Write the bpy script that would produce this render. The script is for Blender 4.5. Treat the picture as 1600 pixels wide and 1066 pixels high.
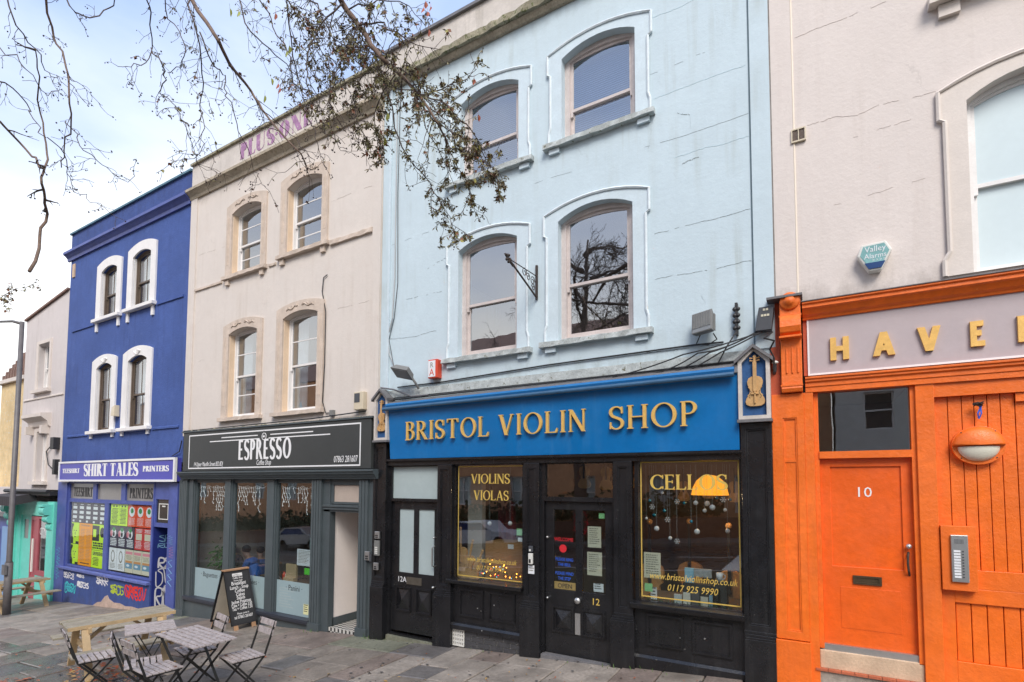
import bpy, math, random
from mathutils import Vector, Matrix, geometry
from math import sin, cos, pi, radians
random.seed(7)
for o in list(bpy.data.objects): bpy.data.objects.remove(o)
scene = bpy.context.scene
col = scene.collection

# ------------------------------------------------------------------ camera
# world: x along the terrace (right +), y into the buildings, z up, z = 0 at eye level; facades stand at y = 0
CX, CY, FPX, DIST = 800.0, 710.838, 820.0, 6.6
RW = Matrix(((0.86263211, -0.02413016, -0.50525595),
             (0.50582046, 0.04784699, 0.86131082),
             (0.00339141, -0.99856317, 0.05347988)))      # camera (x right, y down, z forward) -> world
cam_d = bpy.data.cameras.new('camera'); cam = bpy.data.objects.new('camera', cam_d); col.objects.link(cam)
cam_d.sensor_width = 36.0; cam_d.lens = 36.0 * FPX / 1600.0
cam_d.shift_x = 0.0; cam_d.shift_y = (CY - 533.0) / 1600.0
cam_d.clip_start = 0.05; cam_d.clip_end = 2000
m4 = RW.to_4x4() @ Matrix.Diagonal((1, -1, -1, 1)); m4.translation = Vector((0, -DIST, 0))
cam.matrix_world = m4
scene.camera = cam

# ------------------------------------------------------------------ light
SUN_EL, SUN_AZ = 46.0, 148.0            # azimuth measured from +y towards +x
world = bpy.data.worlds.new('World'); scene.world = world; world.use_nodes = True
wn, wl = world.node_tree.nodes, world.node_tree.links
wn.clear()
wo = wn.new('ShaderNodeOutputWorld'); wb = wn.new('ShaderNodeBackground'); sky = wn.new('ShaderNodeTexSky')
sky.sky_type = 'NISHITA'; sky.sun_disc = False
sky.sun_elevation = radians(SUN_EL); sky.sun_rotation = radians(SUN_AZ)
sky.altitude = 50; sky.air_density = 1.0; sky.dust_density = 1.2; sky.ozone_density = 1.6
wb.inputs['Strength'].default_value = 0.13
tc = wn.new('ShaderNodeTexCoord'); sep = wn.new('ShaderNodeSeparateXYZ')
wl.new(tc.outputs['Generated'], sep.inputs[0])
nz = wn.new('ShaderNodeTexNoise'); nz.inputs['Scale'].default_value = 2.2; nz.inputs['Detail'].default_value = 6; nz.inputs['Roughness'].default_value = 0.5
mp = wn.new('ShaderNodeMapping'); mp.inputs['Scale'].default_value = (1, 1, 2.4); mp.inputs['Location'].default_value = (3.1, 0.7, 0.2)
wl.new(tc.outputs['Generated'], mp.inputs[0]); wl.new(mp.outputs[0], nz.inputs['Vector'])
thin = wn.new('ShaderNodeMix'); thin.data_type = 'RGBA'; thin.inputs['Factor'].default_value = 0.80      # thin high cloud over the blue
wl.new(sky.outputs[0], thin.inputs['A']); thin.inputs['B'].default_value = (1.85, 2.45, 3.8, 1)
hz = wn.new('ShaderNodeMapRange'); hz.inputs['From Min'].default_value = 0.62; hz.inputs['From Max'].default_value = 0.20
hz.inputs['To Min'].default_value = 0.0; hz.inputs['To Max'].default_value = 1.0; hz.interpolation_type = 'SMOOTHSTEP'
wl.new(sep.outputs['Z'], hz.inputs['Value'])
nr = wn.new('ShaderNodeMapRange'); nr.inputs['From Min'].default_value = 0.38; nr.inputs['From Max'].default_value = 0.68; nr.inputs['To Min'].default_value = -0.15; nr.inputs['To Max'].default_value = 0.26
wl.new(nz.outputs['Fac'], nr.inputs['Value'])
ad = wn.new('ShaderNodeMath'); ad.operation = 'ADD'; ad.use_clamp = True; wl.new(nr.outputs[0], ad.inputs[0]); wl.new(hz.outputs[0], ad.inputs[1])
mxs = wn.new('ShaderNodeMix'); mxs.data_type = 'RGBA'
wl.new(ad.outputs[0], mxs.inputs['Factor']); wl.new(thin.outputs['Result'], mxs.inputs['A'])
mxs.inputs['B'].default_value = (4.9, 4.95, 4.95, 1)
wl.new(mxs.outputs['Result'], wb.inputs['Color']); wl.new(wb.outputs[0], wo.inputs[0])

sd = bpy.data.lights.new('sun', 'SUN'); so = bpy.data.objects.new('sun', sd); col.objects.link(so)
sd.energy = 1.5; sd.angle = radians(28); sd.color = (1.0, 0.93, 0.84)
dv = Vector((sin(radians(SUN_AZ)) * cos(radians(SUN_EL)), cos(radians(SUN_AZ)) * cos(radians(SUN_EL)), sin(radians(SUN_EL))))
so.rotation_euler = dv.to_track_quat('Z', 'Y').to_euler()
vs = scene.view_settings
vs.view_transform = 'Standard'; vs.look = 'None'; vs.gamma = 1; vs.use_curve_mapping = False; vs.exposure = 1.24

# ------------------------------------------------------------------ helpers
def at(px, py, y=0.0):
    "the point on the vertical plane at depth y (parallel to the terrace) that a measured photo point lies on"
    d = RW @ Vector((px - CX, py - CY, FPX)); t = (y + DIST) / d.y
    return Vector((d.x * t, y, d.z * t))
def far(px, py, dist):
    d = (RW @ Vector((px - CX, py - CY, FPX))) / FPX
    return Vector((0, -DIST, 0)) + d * dist
def gz(x): return -2.17 + 0.0669 * x

LOCAL = set()            # things whose parts are modelled round their own origin
def link(o, parent=None):
    col.objects.link(o)
    if parent is not None:
        o.parent = parent
        if parent.type == 'EMPTY' and parent.name not in LOCAL: o.matrix_parent_inverse = Matrix.Translation(-Vector(parent.location))
    return o
def tag(o, label=None, cat=None, group=None, kind=None):
    if label: o['label'] = label
    if cat: o['category'] = cat
    if group: o['group'] = group
    if kind: o['kind'] = kind
    return o
def thing(name, label, cat, loc=(0, 0, 0), rz=0.0, group=None, local=False):
    o = bpy.data.objects.new(name, None); col.objects.link(o); o.location = loc; o.rotation_euler = (0, 0, rz)
    o.empty_display_size = 0.2
    if local: LOCAL.add(o.name)
    return tag(o, label, cat, group)
def copy_tree(o, parent=None, depth=0):
    c = o.copy(); col.objects.link(c); c.parent = parent
    for ch in [k for k in bpy.data.objects if k.parent == o]:
        copy_tree(ch, c, depth + 1)
    return c

class MB:
    def __init__(s): s.v = []; s.f = []
    def quad(s, a, b, c, d):
        n = len(s.v); s.v += [tuple(a), tuple(b), tuple(c), tuple(d)]; s.f.append((n, n + 1, n + 2, n + 3)); return s
    def tri(s, a, b, c):
        n = len(s.v); s.v += [tuple(a), tuple(b), tuple(c)]; s.f.append((n, n + 1, n + 2)); return s
    def box(s, x0, x1, y0, y1, z0, z1):
        if x0 > x1: x0, x1 = x1, x0
        if y0 > y1: y0, y1 = y1, y0
        if z0 > z1: z0, z1 = z1, z0
        n = len(s.v)
        s.v += [(x0, y0, z0), (x1, y0, z0), (x1, y1, z0), (x0, y1, z0), (x0, y0, z1), (x1, y0, z1), (x1, y1, z1), (x0, y1, z1)]
        for q in ((0, 3, 2, 1), (4, 5, 6, 7), (0, 1, 5, 4), (1, 2, 6, 5), (2, 3, 7, 6), (3, 0, 4, 7)): s.f.append(tuple(n + i for i in q))
        return s
    def hexa(s, p):                      # 8 points: bottom ring 0-3, top ring 4-7
        n = len(s.v); s.v += [tuple(q) for q in p]
        for q in ((0, 3, 2, 1), (4, 5, 6, 7), (0, 1, 5, 4), (1, 2, 6, 5), (2, 3, 7, 6), (3, 0, 4, 7)): s.f.append(tuple(n + i for i in q))
        return s
    def bar(s, a, b, w, h, up=(0, 0, 1)):
        a = Vector(a); b = Vector(b); d = (b - a).normalized(); up = Vector(up)
        if abs(d.dot(up)) > 0.98: up = Vector((0, 1, 0))
        sd_ = d.cross(up).normalized(); u = sd_.cross(d).normalized()
        P = []
        for c in (a, b):
            P += [c - sd_ * w / 2 - u * h / 2, c + sd_ * w / 2 - u * h / 2, c + sd_ * w / 2 + u * h / 2, c - sd_ * w / 2 + u * h / 2]
        return s.hexa(P)
    def tube(s, pts, r, n=6, cap=True):
        pts = [Vector(p) for p in pts]
        if not isinstance(r, (list, tuple)): r = [r] * len(pts)
        base = len(s.v); prev = None
        for i, p in enumerate(pts):
            if i == 0: d = pts[1] - p
            elif i == len(pts) - 1: d = p - pts[i - 1]
            else: d = pts[i + 1] - pts[i - 1]
            if d.length < 1e-9: d = Vector((0, 0, 1))
            d.normalize()
            if prev is None:
                u = d.cross(Vector((0, 0, 1)))
                if u.length < 0.05: u = d.cross(Vector((1, 0, 0)))
            else:
                u = prev - d * prev.dot(d)
                if u.length < 1e-6: u = d.cross(Vector((1, 0, 0.3)))
            u.normalize(); prev = u; w = d.cross(u)
            for k in range(n):
                a = 2 * pi * k / n
                s.v.append(tuple(p + (u * cos(a) + w * sin(a)) * r[i]))
        for i in range(len(pts) - 1):
            for k in range(n):
                a = base + i * n + k; b = base + i * n + (k + 1) % n
                s.f.append((a, b, b + n, a + n))
        if cap:
            s.f.append(tuple(base + k for k in range(n))[::-1]); e = base + (len(pts) - 1) * n
            s.f.append(tuple(e + k for k in range(n)))
        return s
    def lathe(s, prof, c, n=12, axis='z'):
        base = len(s.v)
        for (r, h) in prof:
            for k in range(n):
                a = 2 * pi * k / n
                if axis == 'z': s.v.append((c[0] + r * cos(a), c[1] + r * sin(a), c[2] + h))
                elif axis == 'y': s.v.append((c[0] + r * cos(a), c[1] + h, c[2] + r * sin(a)))
                else: s.v.append((c[0] + h, c[1] + r * cos(a), c[2] + r * sin(a)))
        for i in range(len(prof) - 1):
            for k in range(n):
                a = base + i * n + k; b = base + i * n + (k + 1) % n
                s.f.append((a, b, b + n, a + n))
        s.f.append(tuple(base + k for k in range(n))); e = base + (len(prof) - 1) * n
        s.f.append(tuple(e + k for k in range(n)))
        return s
    def ball(s, c, r, n=10, m=6, sc=(1, 1, 1)):
        base = len(s.v)
        for i in range(m + 1):
            t = pi * i / m; rr = max(0.001, sin(t))
            for k in range(n):
                a = 2 * pi * k / n
                s.v.append((c[0] + r * sc[0] * rr * cos(a), c[1] + r * sc[1] * rr * sin(a), c[2] + r * sc[2] * cos(t)))
        for i in range(m):
            for k in range(n):
                a = base + i * n + k; b = base + i * n + (k + 1) % n
                s.f.append((a, a + n, b + n, b))
        return s
    def fill(s, outer, holes, y0, y1, back=True):   # polygon in x,z with holes, from front y0 to back y1
        loops = [outer] + list(holes)
        V = [[Vector((p[0], p[1], 0)) for p in l] for l in loops]
        tris = geometry.tessellate_polygon(V)
        flat = [p for l in loops for p in l]; n = len(s.v); N = len(flat)
        s.v += [(p[0], y0, p[1]) for p in flat] + [(p[0], y1, p[1]) for p in flat]
        for t in tris:
            s.f.append((n + t[0], n + t[1], n + t[2]))
            if back: s.f.append((n + N + t[2], n + N + t[1], n + N + t[0]))
        k = 0
        for l in loops:
            for i in range(len(l)):
                a = k + i; b = k + (i + 1) % len(l)
                s.f.append((n + a, n + b, n + N + b, n + N + a))
            k += len(l)
        return s
    def extr(s, prof, x0, x1):           # moulding: closed profile in (y,z) run along x
        n = len(s.v); N = len(prof)
        s.v += [(x0, p[0], p[1]) for p in prof] + [(x1, p[0], p[1]) for p in prof]
        for i in range(N): s.f.append((n + i, n + (i + 1) % N, n + N + (i + 1) % N, n + N + i))
        s.f.append(tuple(n + i for i in range(N))[::-1]); s.f.append(tuple(n + N + i for i in range(N)))
        return s
    def strip(s, L, R, y0, y1):          # ribbon between two polylines in x,z given thickness
        n = len(s.v); N = len(L)
        for y in (y0, y1):
            s.v += [(p[0], y, p[1]) for p in L]; s.v += [(p[0], y, p[1]) for p in R]
        for i in range(N - 1):
            s.f.append((n + i, n + i + 1, n + N + i + 1, n + N + i))
            s.f.append((n + i, n + i + 1, n + 2 * N + i + 1, n + 2 * N + i))
            s.f.append((n + N + i, n + N + i + 1, n + 3 * N + i + 1, n + 3 * N + i))
        s.f.append((n, n + N, n + 3 * N, n + 2 * N)); s.f.append((n + N - 1, n + 2 * N - 1, n + 4 * N - 1, n + 3 * N - 1))
        return s
    def mesh(s, name, mat, smooth=False):
        me = bpy.data.meshes.new(name); me.from_pydata(s.v, [], s.f)
        me.validate()
        import bmesh
        bm = bmesh.new(); bm.from_mesh(me); bmesh.ops.recalc_face_normals(bm, faces=bm.faces); bm.to_mesh(me); bm.free()
        mats = mat if isinstance(mat, (list, tuple)) else [mat]
        for m in mats: me.materials.append(m)
        if smooth:
            for p in me.polygons: p.use_smooth = True
        return me
    def build(s, name, mat, parent=None, smooth=False, bevel=0.0):
        o = bpy.data.objects.new(name, s.mesh(name, mat, smooth)); link(o, parent)
        if bevel:
            b = o.modifiers.new('bevel', 'BEVEL'); b.width = bevel; b.segments = 2; b.limit_method = 'ANGLE'; b.angle_limit = radians(40)
        return o
def B(*a): return MB().box(*a)

def rect(x0, x1, z0, z1): return [(x0, z0), (x1, z0), (x1, z1), (x0, z1)]
def arch(x0, x1, zb, zs, zc, n=10):      # zs springing, zc crown
    p = [(x1, zb), (x1, zs)]
    w = (x1 - x0) / 2; h = max(zc - zs, 1e-4); R = (w * w + h * h) / (2 * h); c = zc - R; cx = (x0 + x1) / 2
    a0 = math.asin(min(1, w / R))
    for i in range(1, n): 
        a = a0 - 2 * a0 * i / n; p.append((cx + R * sin(a), c + R * cos(a)))
    return p + [(x0, zs), (x0, zb)]

# ------------------------------------------------------------------ materials
def nodes(m): m.use_nodes = True; return m.node_tree.nodes, m.node_tree.links, m.node_tree.nodes['Principled BSDF']
MATS = {}
def mat(name, c, rough=0.6, mott=0.08, scale=3.0, bump=0.0, bscale=40.0, streak=0.0, dirt=(0.2, 0.17, 0.12), metal=0.0, spec=0.5, rvar=0.0, wear=None, wearamt=0.0, coat=0.0, emit=0.0, coords='Object', detail=8):
    if name in MATS: return MATS[name]
    m = bpy.data.materials.new(name); n, l, b = nodes(m); MATS[name] = m
    b.inputs['Roughness'].default_value = rough; b.inputs['Metallic'].default_value = metal
    b.inputs['Specular IOR Level'].default_value = spec; b.inputs['Coat Weight'].default_value = coat
    c = tuple(c) + (1,)
    if emit: b.inputs['Emission Color'].default_value = c; b.inputs['Emission Strength'].default_value = emit
    t = n.new('ShaderNodeTexCoord')
    cur = None
    def noise(sc, det=6, mapping=None, ro=0.6):
        k = n.new('ShaderNodeTexNoise'); k.inputs['Scale'].default_value = sc; k.inputs['Detail'].default_value = det; k.inputs['Roughness'].default_value = ro
        if mapping:
            q = n.new('ShaderNodeMapping'); q.inputs['Scale'].default_value = mapping; l.new(t.outputs[coords], q.inputs[0]); l.new(q.outputs[0], k.inputs['Vector'])
        else: l.new(t.outputs[coords], k.inputs['Vector'])
        return k
    def ramp(src, p0, p1):
        r = n.new('ShaderNodeMapRange'); r.inputs['From Min'].default_value = p0; r.inputs['From Max'].default_value = p1; r.clamp = True
        l.new(src, r.inputs['Value']); return r.outputs[0]
    def mix(fac, a, bb):
        k = n.new('ShaderNodeMix'); k.data_type = 'RGBA'; l.new(fac, k.inputs['Factor'])
        for nm, v in (('A', a), ('B', bb)):
            if isinstance(v, tuple): k.inputs[nm].default_value = v
            else: l.new(v, k.inputs[nm])
        return k.outputs['Result']
    if mott:
        lo = tuple(max(0, x * (1 - mott)) for x in c[:3]) + (1,); hi = tuple(min(1, x * (1 + mott)) for x in c[:3]) + (1,)
        cur = mix(ramp(noise(scale, detail).outputs['Fac'], 0.3, 0.7), lo, hi)
        k2 = noise(scale * 9, 4)
        cur = mix(ramp(k2.outputs['Fac'], 0.35, 0.9), cur, tuple(x * (1 - mott * 1.2) for x in c[:3]) + (1,))
    if streak:
        s1 = noise(1.0, 5, (7, 7, 0.45)); s2 = noise(0.8, 3)
        mm = n.new('ShaderNodeMath'); mm.operation = 'MULTIPLY'; l.new(ramp(s1.outputs['Fac'], 0.5, 0.8), mm.inputs[0]); l.new(ramp(s2.outputs['Fac'], 0.42, 0.7), mm.inputs[1])
        m3 = n.new('ShaderNodeMath'); m3.operation = 'MULTIPLY'; m3.inputs[1].default_value = streak; l.new(mm.outputs[0], m3.inputs[0])
        cur = mix(m3.outputs[0], cur if cur else c, tuple(dirt) + (1,))
    if wear is not None:
        w1 = noise(wearamt and 14 or 10, 8, None, 0.7)
        cur = mix(ramp(w1.outputs['Fac'], 0.72 - wearamt * 0.3, 0.76 - wearamt * 0.3), cur if cur else c, tuple(wear) + (1,))
    if cur is not None: l.new(cur, b.inputs['Base Color'])
    else: b.inputs['Base Color'].default_value = c
    if rvar:
        rr = n.new('ShaderNodeMapRange'); rr.inputs['From Min'].default_value = 0.35; rr.inputs['From Max'].default_value = 0.65
        rr.inputs['To Min'].default_value = max(0.03, rough - rvar); rr.inputs['To Max'].default_value = min(1, rough + rvar)
        l.new(noise(1.7, 5).outputs['Fac'], rr.inputs['Value']); l.new(rr.outputs[0], b.inputs['Roughness'])
    if bump:
        bp = n.new('ShaderNodeBump'); bp.inputs['Strength'].default_value = bump; bp.inputs['Distance'].default_value = 0.01
        l.new(noise(bscale, 8, None, 0.65).outputs['Fac'], bp.inputs['Height']); l.new(bp.outputs[0], b.inputs['Normal'])
    return m
def wallmat(name, c, dirt, streak, bump=0.35, mott=0.05, patch=None, patch_amt=0.0, mould=()):
    "painted render: mottled, stained, with hairline cracks and faint ashlar lines"
    m = mat(name, c, 0.75, mott, 0.9, bump, 22, streak, dirt, spec=0.3)
    n, l = m.node_tree.nodes, m.node_tree.links; b = n['Principled BSDF']
    src = b.inputs['Base Color'].links[0].from_socket; t = n.new('ShaderNodeTexCoord')
    # cracks: distorted voronoi edges, masked
    nn = n.new('ShaderNodeTexNoise'); nn.inputs['Scale'].default_value = 2.5; nn.inputs['Detail'].default_value = 8; l.new(t.outputs['Object'], nn.inputs['Vector'])
    vm = n.new('ShaderNodeVectorMath'); vm.operation = 'MULTIPLY_ADD'; vm.inputs[1].default_value = (0.5, 0.5, 0.5)
    l.new(nn.outputs['Color'], vm.inputs[0]); l.new(t.outputs['Object'], vm.inputs[2])
    v = n.new('ShaderNodeTexVoronoi'); v.feature = 'DISTANCE_TO_EDGE'; v.inputs['Scale'].default_value = 0.55; l.new(vm.outputs[0], v.inputs['Vector'])
    r = n.new('ShaderNodeMapRange'); r.inputs['From Min'].default_value = 0.0; r.inputs['From Max'].default_value = 0.0045; r.inputs['To Min'].default_value = 1; r.inputs['To Max'].default_value = 0
    l.new(v.outputs['Distance'], r.inputs['Value'])
    k = n.new('ShaderNodeTexNoise'); k.inputs['Scale'].default_value = 1.3; l.new(t.outputs['Object'], k.inputs['Vector'])
    r2 = n.new('ShaderNodeMapRange'); r2.inputs['From Min'].default_value = 0.55; r2.inputs['From Max'].default_value = 0.62; l.new(k.outputs['Fac'], r2.inputs['Value'])
    mm = n.new('ShaderNodeMath'); mm.operation = 'MULTIPLY'; l.new(r.outputs[0], mm.inputs[0]); l.new(r2.outputs[0], mm.inputs[1])
    m3 = n.new('ShaderNodeMath'); m3.operation = 'MULTIPLY'; m3.inputs[1].default_value = 0.16; l.new(mm.outputs[0], m3.inputs[0])
    x = n.new('ShaderNodeMix'); x.data_type = 'RGBA'; l.new(m3.outputs[0], x.inputs['Factor']); l.new(src, x.inputs['A']); x.inputs['B'].default_value = tuple(q * 0.35 for q in c) + (1,)
    out = x.outputs['Result']
    if patch:
        k = n.new('ShaderNodeTexNoise'); k.inputs['Scale'].default_value = 2.2; k.inputs['Detail'].default_value = 10; k.inputs['Roughness'].default_value = 0.7; l.new(t.outputs['Object'], k.inputs['Vector'])
        r = n.new('ShaderNodeMapRange'); r.inputs['From Min'].default_value = 0.55; r.inputs['From Max'].default_value = 0.75; r.inputs['To Max'].default_value = patch_amt; l.new(k.outputs['Fac'], r.inputs['Value'])
        x = n.new('ShaderNodeMix'); x.data_type = 'RGBA'; l.new(r.outputs[0], x.inputs['Factor']); l.new(out, x.inputs['A']); x.inputs['B'].default_value = tuple(patch) + (1,); out = x.outputs['Result']
    for (zc, zf, amt, mc) in mould:       # grime with its own ragged shape, densest at height zc and gone by zf
        sp = n.new('ShaderNodeSeparateXYZ'); l.new(t.outputs['Object'], sp.inputs[0])
        r = n.new('ShaderNodeMapRange'); r.inputs['From Min'].default_value = zf; r.inputs['From Max'].default_value = zc; r.inputs['To Min'].default_value = -0.35; r.inputs['To Max'].default_value = 0.35; l.new(sp.outputs['Z'], r.inputs['Value'])
        q = n.new('ShaderNodeMapping'); q.inputs['Scale'].default_value = (2.2, 2.2, 1.1); l.new(t.outputs['Object'], q.inputs[0])
        k = n.new('ShaderNodeTexNoise'); k.inputs['Scale'].default_value = 2.0; k.inputs['Detail'].default_value = 11; k.inputs['Roughness'].default_value = 0.72; l.new(q.outputs[0], k.inputs['Vector'])
        a_ = n.new('ShaderNodeMath'); a_.operation = 'ADD'; l.new(r.outputs[0], a_.inputs[0]); l.new(k.outputs['Fac'], a_.inputs[1])
        r3 = n.new('ShaderNodeMapRange'); r3.inputs['From Min'].default_value = 0.52; r3.inputs['From Max'].default_value = 0.95; r3.inputs['To Max'].default_value = amt; l.new(a_.outputs[0], r3.inputs['Value'])
        x = n.new('ShaderNodeMix'); x.data_type = 'RGBA'; l.new(r3.outputs[0], x.inputs['Factor']); l.new(out, x.inputs['A']); x.inputs['B'].default_value = tuple(mc) + (1,); out = x.outputs['Result']
    l.new(out, b.inputs['Base Color'])
    return m
def glass(name, ior=1.6, tint=(0.9, 0.93, 0.93), rough=0.0, wob=0.02):
    m = bpy.data.materials.new(name); m.use_nodes = True; n, l = m.node_tree.nodes, m.node_tree.links
    n.remove(n['Principled BSDF']); o = n['Material Output']
    g = n.new('ShaderNodeBsdfGlossy'); g.inputs['Roughness'].default_value = rough; g.inputs['Color'].default_value = (1, 1, 1, 1)
    t = n.new('ShaderNodeBsdfTransparent'); t.inputs['Color'].default_value = tuple(tint) + (1,)
    f = n.new('ShaderNodeFresnel'); f.inputs['IOR'].default_value = ior
    tcx = n.new('ShaderNodeTexCoord'); k = n.new('ShaderNodeTexNoise'); k.inputs['Scale'].default_value = 2.2; k.inputs['Detail'].default_value = 2
    l.new(tcx.outputs['Object'], k.inputs['Vector'])
    b = n.new('ShaderNodeBump'); b.inputs['Strength'].default_value = wob; b.inputs['Distance'].default_value = 0.05
    l.new(k.outputs['Fac'], b.inputs['Height']); l.new(b.outputs[0], g.inputs['Normal'])
    ge = n.new('ShaderNodeNewGeometry'); ff = n.new('ShaderNodeMath'); ff.operation = 'SUBTRACT'; ff.use_clamp = True      # reflect on the outer face of a pane only
    l.new(f.outputs[0], ff.inputs[0]); l.new(ge.outputs['Backfacing'], ff.inputs[1])
    mx = n.new('ShaderNodeMixShader'); l.new(ff.outputs[0], mx.inputs[0]); l.new(t.outputs[0], mx.inputs[1]); l.new(g.outputs[0], mx.inputs[2])
    l.new(mx.outputs[0], o.inputs['Surface'])
    return m

M = {}
M['sky_blue'] = wallmat('pale_blue_render', (0.545, 0.65, 0.70), (0.32, 0.34, 0.28), 0.75, patch=(0.47, 0.56, 0.60), patch_amt=0.35, mould=((1.3, 2.1, 0.6, (0.22, 0.25, 0.22)), (7.0, 6.3, 0.5, (0.28, 0.33, 0.32))))
M['trimblue'] = mat('pale_blue_trim', (0.58, 0.68, 0.73), 0.6, 0.08, 5, 0.3, 30, 0.3, (0.4, 0.42, 0.32))
M['flake'] = mat('flaking_pale_blue_trim', (0.68, 0.75, 0.78), 0.7, 0.12, 8, 0.5, 30, wear=(0.62, 0.50, 0.36), wearamt=0.25)
M['mossysill'] = mat('weathered_blue_sill', (0.50, 0.54, 0.53), 0.85, 0.3, 9, 0.9, 25, 0.6, (0.12, 0.12, 0.09), wear=(0.18, 0.18, 0.13), wearamt=0.42)
M['mossy'] = mat('mossy_stone', (0.34, 0.31, 0.22), 0.9, 0.45, 5, 1.0, 20, 0.6, (0.06, 0.06, 0.03), wear=(0.12, 0.13, 0.05), wearamt=0.55)
M['cream'] = wallmat('beige_render', (0.66, 0.60, 0.545), (0.40, 0.32, 0.24), 0.5, patch=(0.56, 0.47, 0.41), patch_amt=0.4, mould=((6.9, 5.9, 0.55, (0.33, 0.27, 0.21)), (1.0, 1.5, 0.5, (0.35, 0.27, 0.2))))
M['creamstone'] = mat('beige_stone_trim', (0.60, 0.50, 0.415), 0.85, 0.15, 6, 0.7, 25, 0.4, (0.35, 0.28, 0.2))
M['peach'] = mat('peach_reveal_paint', (0.75, 0.57, 0.40), 0.7, 0.08, 4, 0.2)
M['cornice_st'] = mat('weathered_cornice_stone', (0.42, 0.36, 0.27), 0.9, 0.35, 3, 1.0, 18, 0.9, (0.12, 0.11, 0.07), wear=(0.16, 0.16, 0.08), wearamt=0.35)
M['parapet'] = mat('stained_parapet_render', (0.60, 0.55, 0.50), 0.8, 0.14, 2, 0.5, 20, 0.8, (0.25, 0.22, 0.17))
M['navy'] = wallmat('ultramarine_render', (0.058, 0.105, 0.315), (0.02, 0.03, 0.10), 0.75, 0.9, 0.16, patch=(0.095, 0.15, 0.38), patch_amt=0.6, mould=((-3.6, -2.5, 0.7, (0.12, 0.13, 0.2)), (6.9, 6.0, 0.5, (0.03, 0.045, 0.14)), (0.5, 1.2, 0.5, (0.03, 0.04, 0.12))))
M['navypaint'] = mat('ultramarine_joinery', (0.07, 0.10, 0.34), 0.5, 0.22, 4, 0.25, 30, 0.35, (0.03, 0.04, 0.12), wear=(0.25, 0.27, 0.42), wearamt=0.05)
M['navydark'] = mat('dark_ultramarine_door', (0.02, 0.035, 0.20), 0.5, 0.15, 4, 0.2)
M['whitetrim'] = mat('white_surround_paint', (0.80, 0.78, 0.76), 0.7, 0.06, 4, 0.5, 22, 0.4, (0.4, 0.38, 0.34))
M['haven'] = wallmat('pale_pink_render', (0.69, 0.62, 0.575), (0.42, 0.34, 0.28), 0.4, 0.4, 0.045, patch=(0.60, 0.52, 0.47), patch_amt=0.3, mould=((1.95, 2.55, 0.75, (0.20, 0.17, 0.14)),))
M['haventrim'] = mat('pale_pink_trim', (0.68, 0.61, 0.55), 0.7, 0.06, 5, 0.25)
M['greywall'] = wallmat('pale_grey_render', (0.62, 0.57, 0.55), (0.32, 0.27, 0.24), 0.8)
M['orange'] = mat('orange_paint', (0.87, 0.165, 0.014), 0.46, 0.17, 1.3, 0.6, 24, 0.7, (0.42, 0.085, 0.02), rvar=0.14, coat=0.06, wear=(0.86, 0.27, 0.08), wearamt=0.17)
M['orange2'] = mat('orange_door_paint', (0.83, 0.125, 0.010), 0.42, 0.15, 1.2, 0.6, 16, 0.5, (0.5, 0.07, 0.01), rvar=0.12, coat=0.1, wear=(0.84, 0.2, 0.05), wearamt=0.15)
M['rustorange'] = mat('dull_orange_render', (0.48, 0.085, 0.03), 0.6, 0.15, 4, 0.4)
M['lilac'] = mat('lilac_grey_board', (0.47, 0.40, 0.41), 0.55, 0.05, 2, 0.1, 30, 0.25, (0.3, 0.25, 0.25))
M['brass'] = mat('brass_letter_metal', (0.86, 0.52, 0.15), 0.42, 0.15, 14, 0.1, metal=0.35)
M['gilt'] = mat('gilt_letter_paint', (0.84, 0.53, 0.15), 0.4, 0.12, 14, 0.1, metal=0.25)
M['giltline'] = mat('gold_leaf_line', (0.74, 0.52, 0.12), 0.45, 0.1, 20, metal=0.2)
M['wood_v'] = mat('pale_carved_wood', (0.60, 0.36, 0.15), 0.5, 0.2, 9, 0.2)
M['signblue'] = mat('azure_sign_paint', (0.0, 0.155, 0.44), 0.38, 0.10, 1.6, 0.1, 20, 0.5, (0.10, 0.28, 0.52), rvar=0.1, coat=0.15)
M['rollerblue'] = mat('azure_awning_fabric', (0.01, 0.16, 0.42), 0.6, 0.1, 3)
M['black'] = mat('black_gloss_paint', (0.013, 0.013, 0.015), 0.30, 0.35, 5, 0.35, 26, 0.5, (0.075, 0.075, 0.072), rvar=0.12, wear=(0.16, 0.155, 0.15), wearamt=0.14, coat=0.2)
M['espgrey'] = mat('slate_grey_joinery', (0.070, 0.088, 0.095), 0.5, 0.12, 4, 0.2, 30, 0.35, (0.14, 0.14, 0.13), wear=(0.22, 0.2, 0.17), wearamt=0.02)
M['espboard'] = mat('charcoal_sign_board', (0.042, 0.046, 0.045), 0.5, 0.1, 2, 0.05)
M['white'] = mat('white_sign_paint', (0.80, 0.80, 0.80), 0.5, 0.04, 8)
M['whitewood'] = mat('white_window_paint', (0.76, 0.74, 0.72), 0.45, 0.07, 6, 0.2, wear=(0.45, 0.38, 0.3), wearamt=0.02)
M['greywood'] = mat('pinkish_grey_window_paint', (0.60, 0.53, 0.50), 0.5, 0.14, 7, 0.3, wear=(0.30, 0.22, 0.15), wearamt=0.06)
M['darkwood'] = mat('dark_brown_window_wood', (0.13, 0.095, 0.07), 0.5, 0.2, 8, 0.2)
M['glass'] = glass('window_glass', 1.22)
M['glass_up'] = glass('upper_window_glass', 3.8, (0.75, 0.8, 0.84))
M['shopglass'] = glass('shop_window_glass', 2.5, (0.86, 0.90, 0.90), 0, 0.012)
M['frost'] = mat('frosted_green_glass', (0.42, 0.50, 0.50), 0.22, 0.06, 2)
M['frostw'] = mat('frosted_window_glass', (0.62, 0.72, 0.74), 0.2, 0.03, 1.5)
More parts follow.
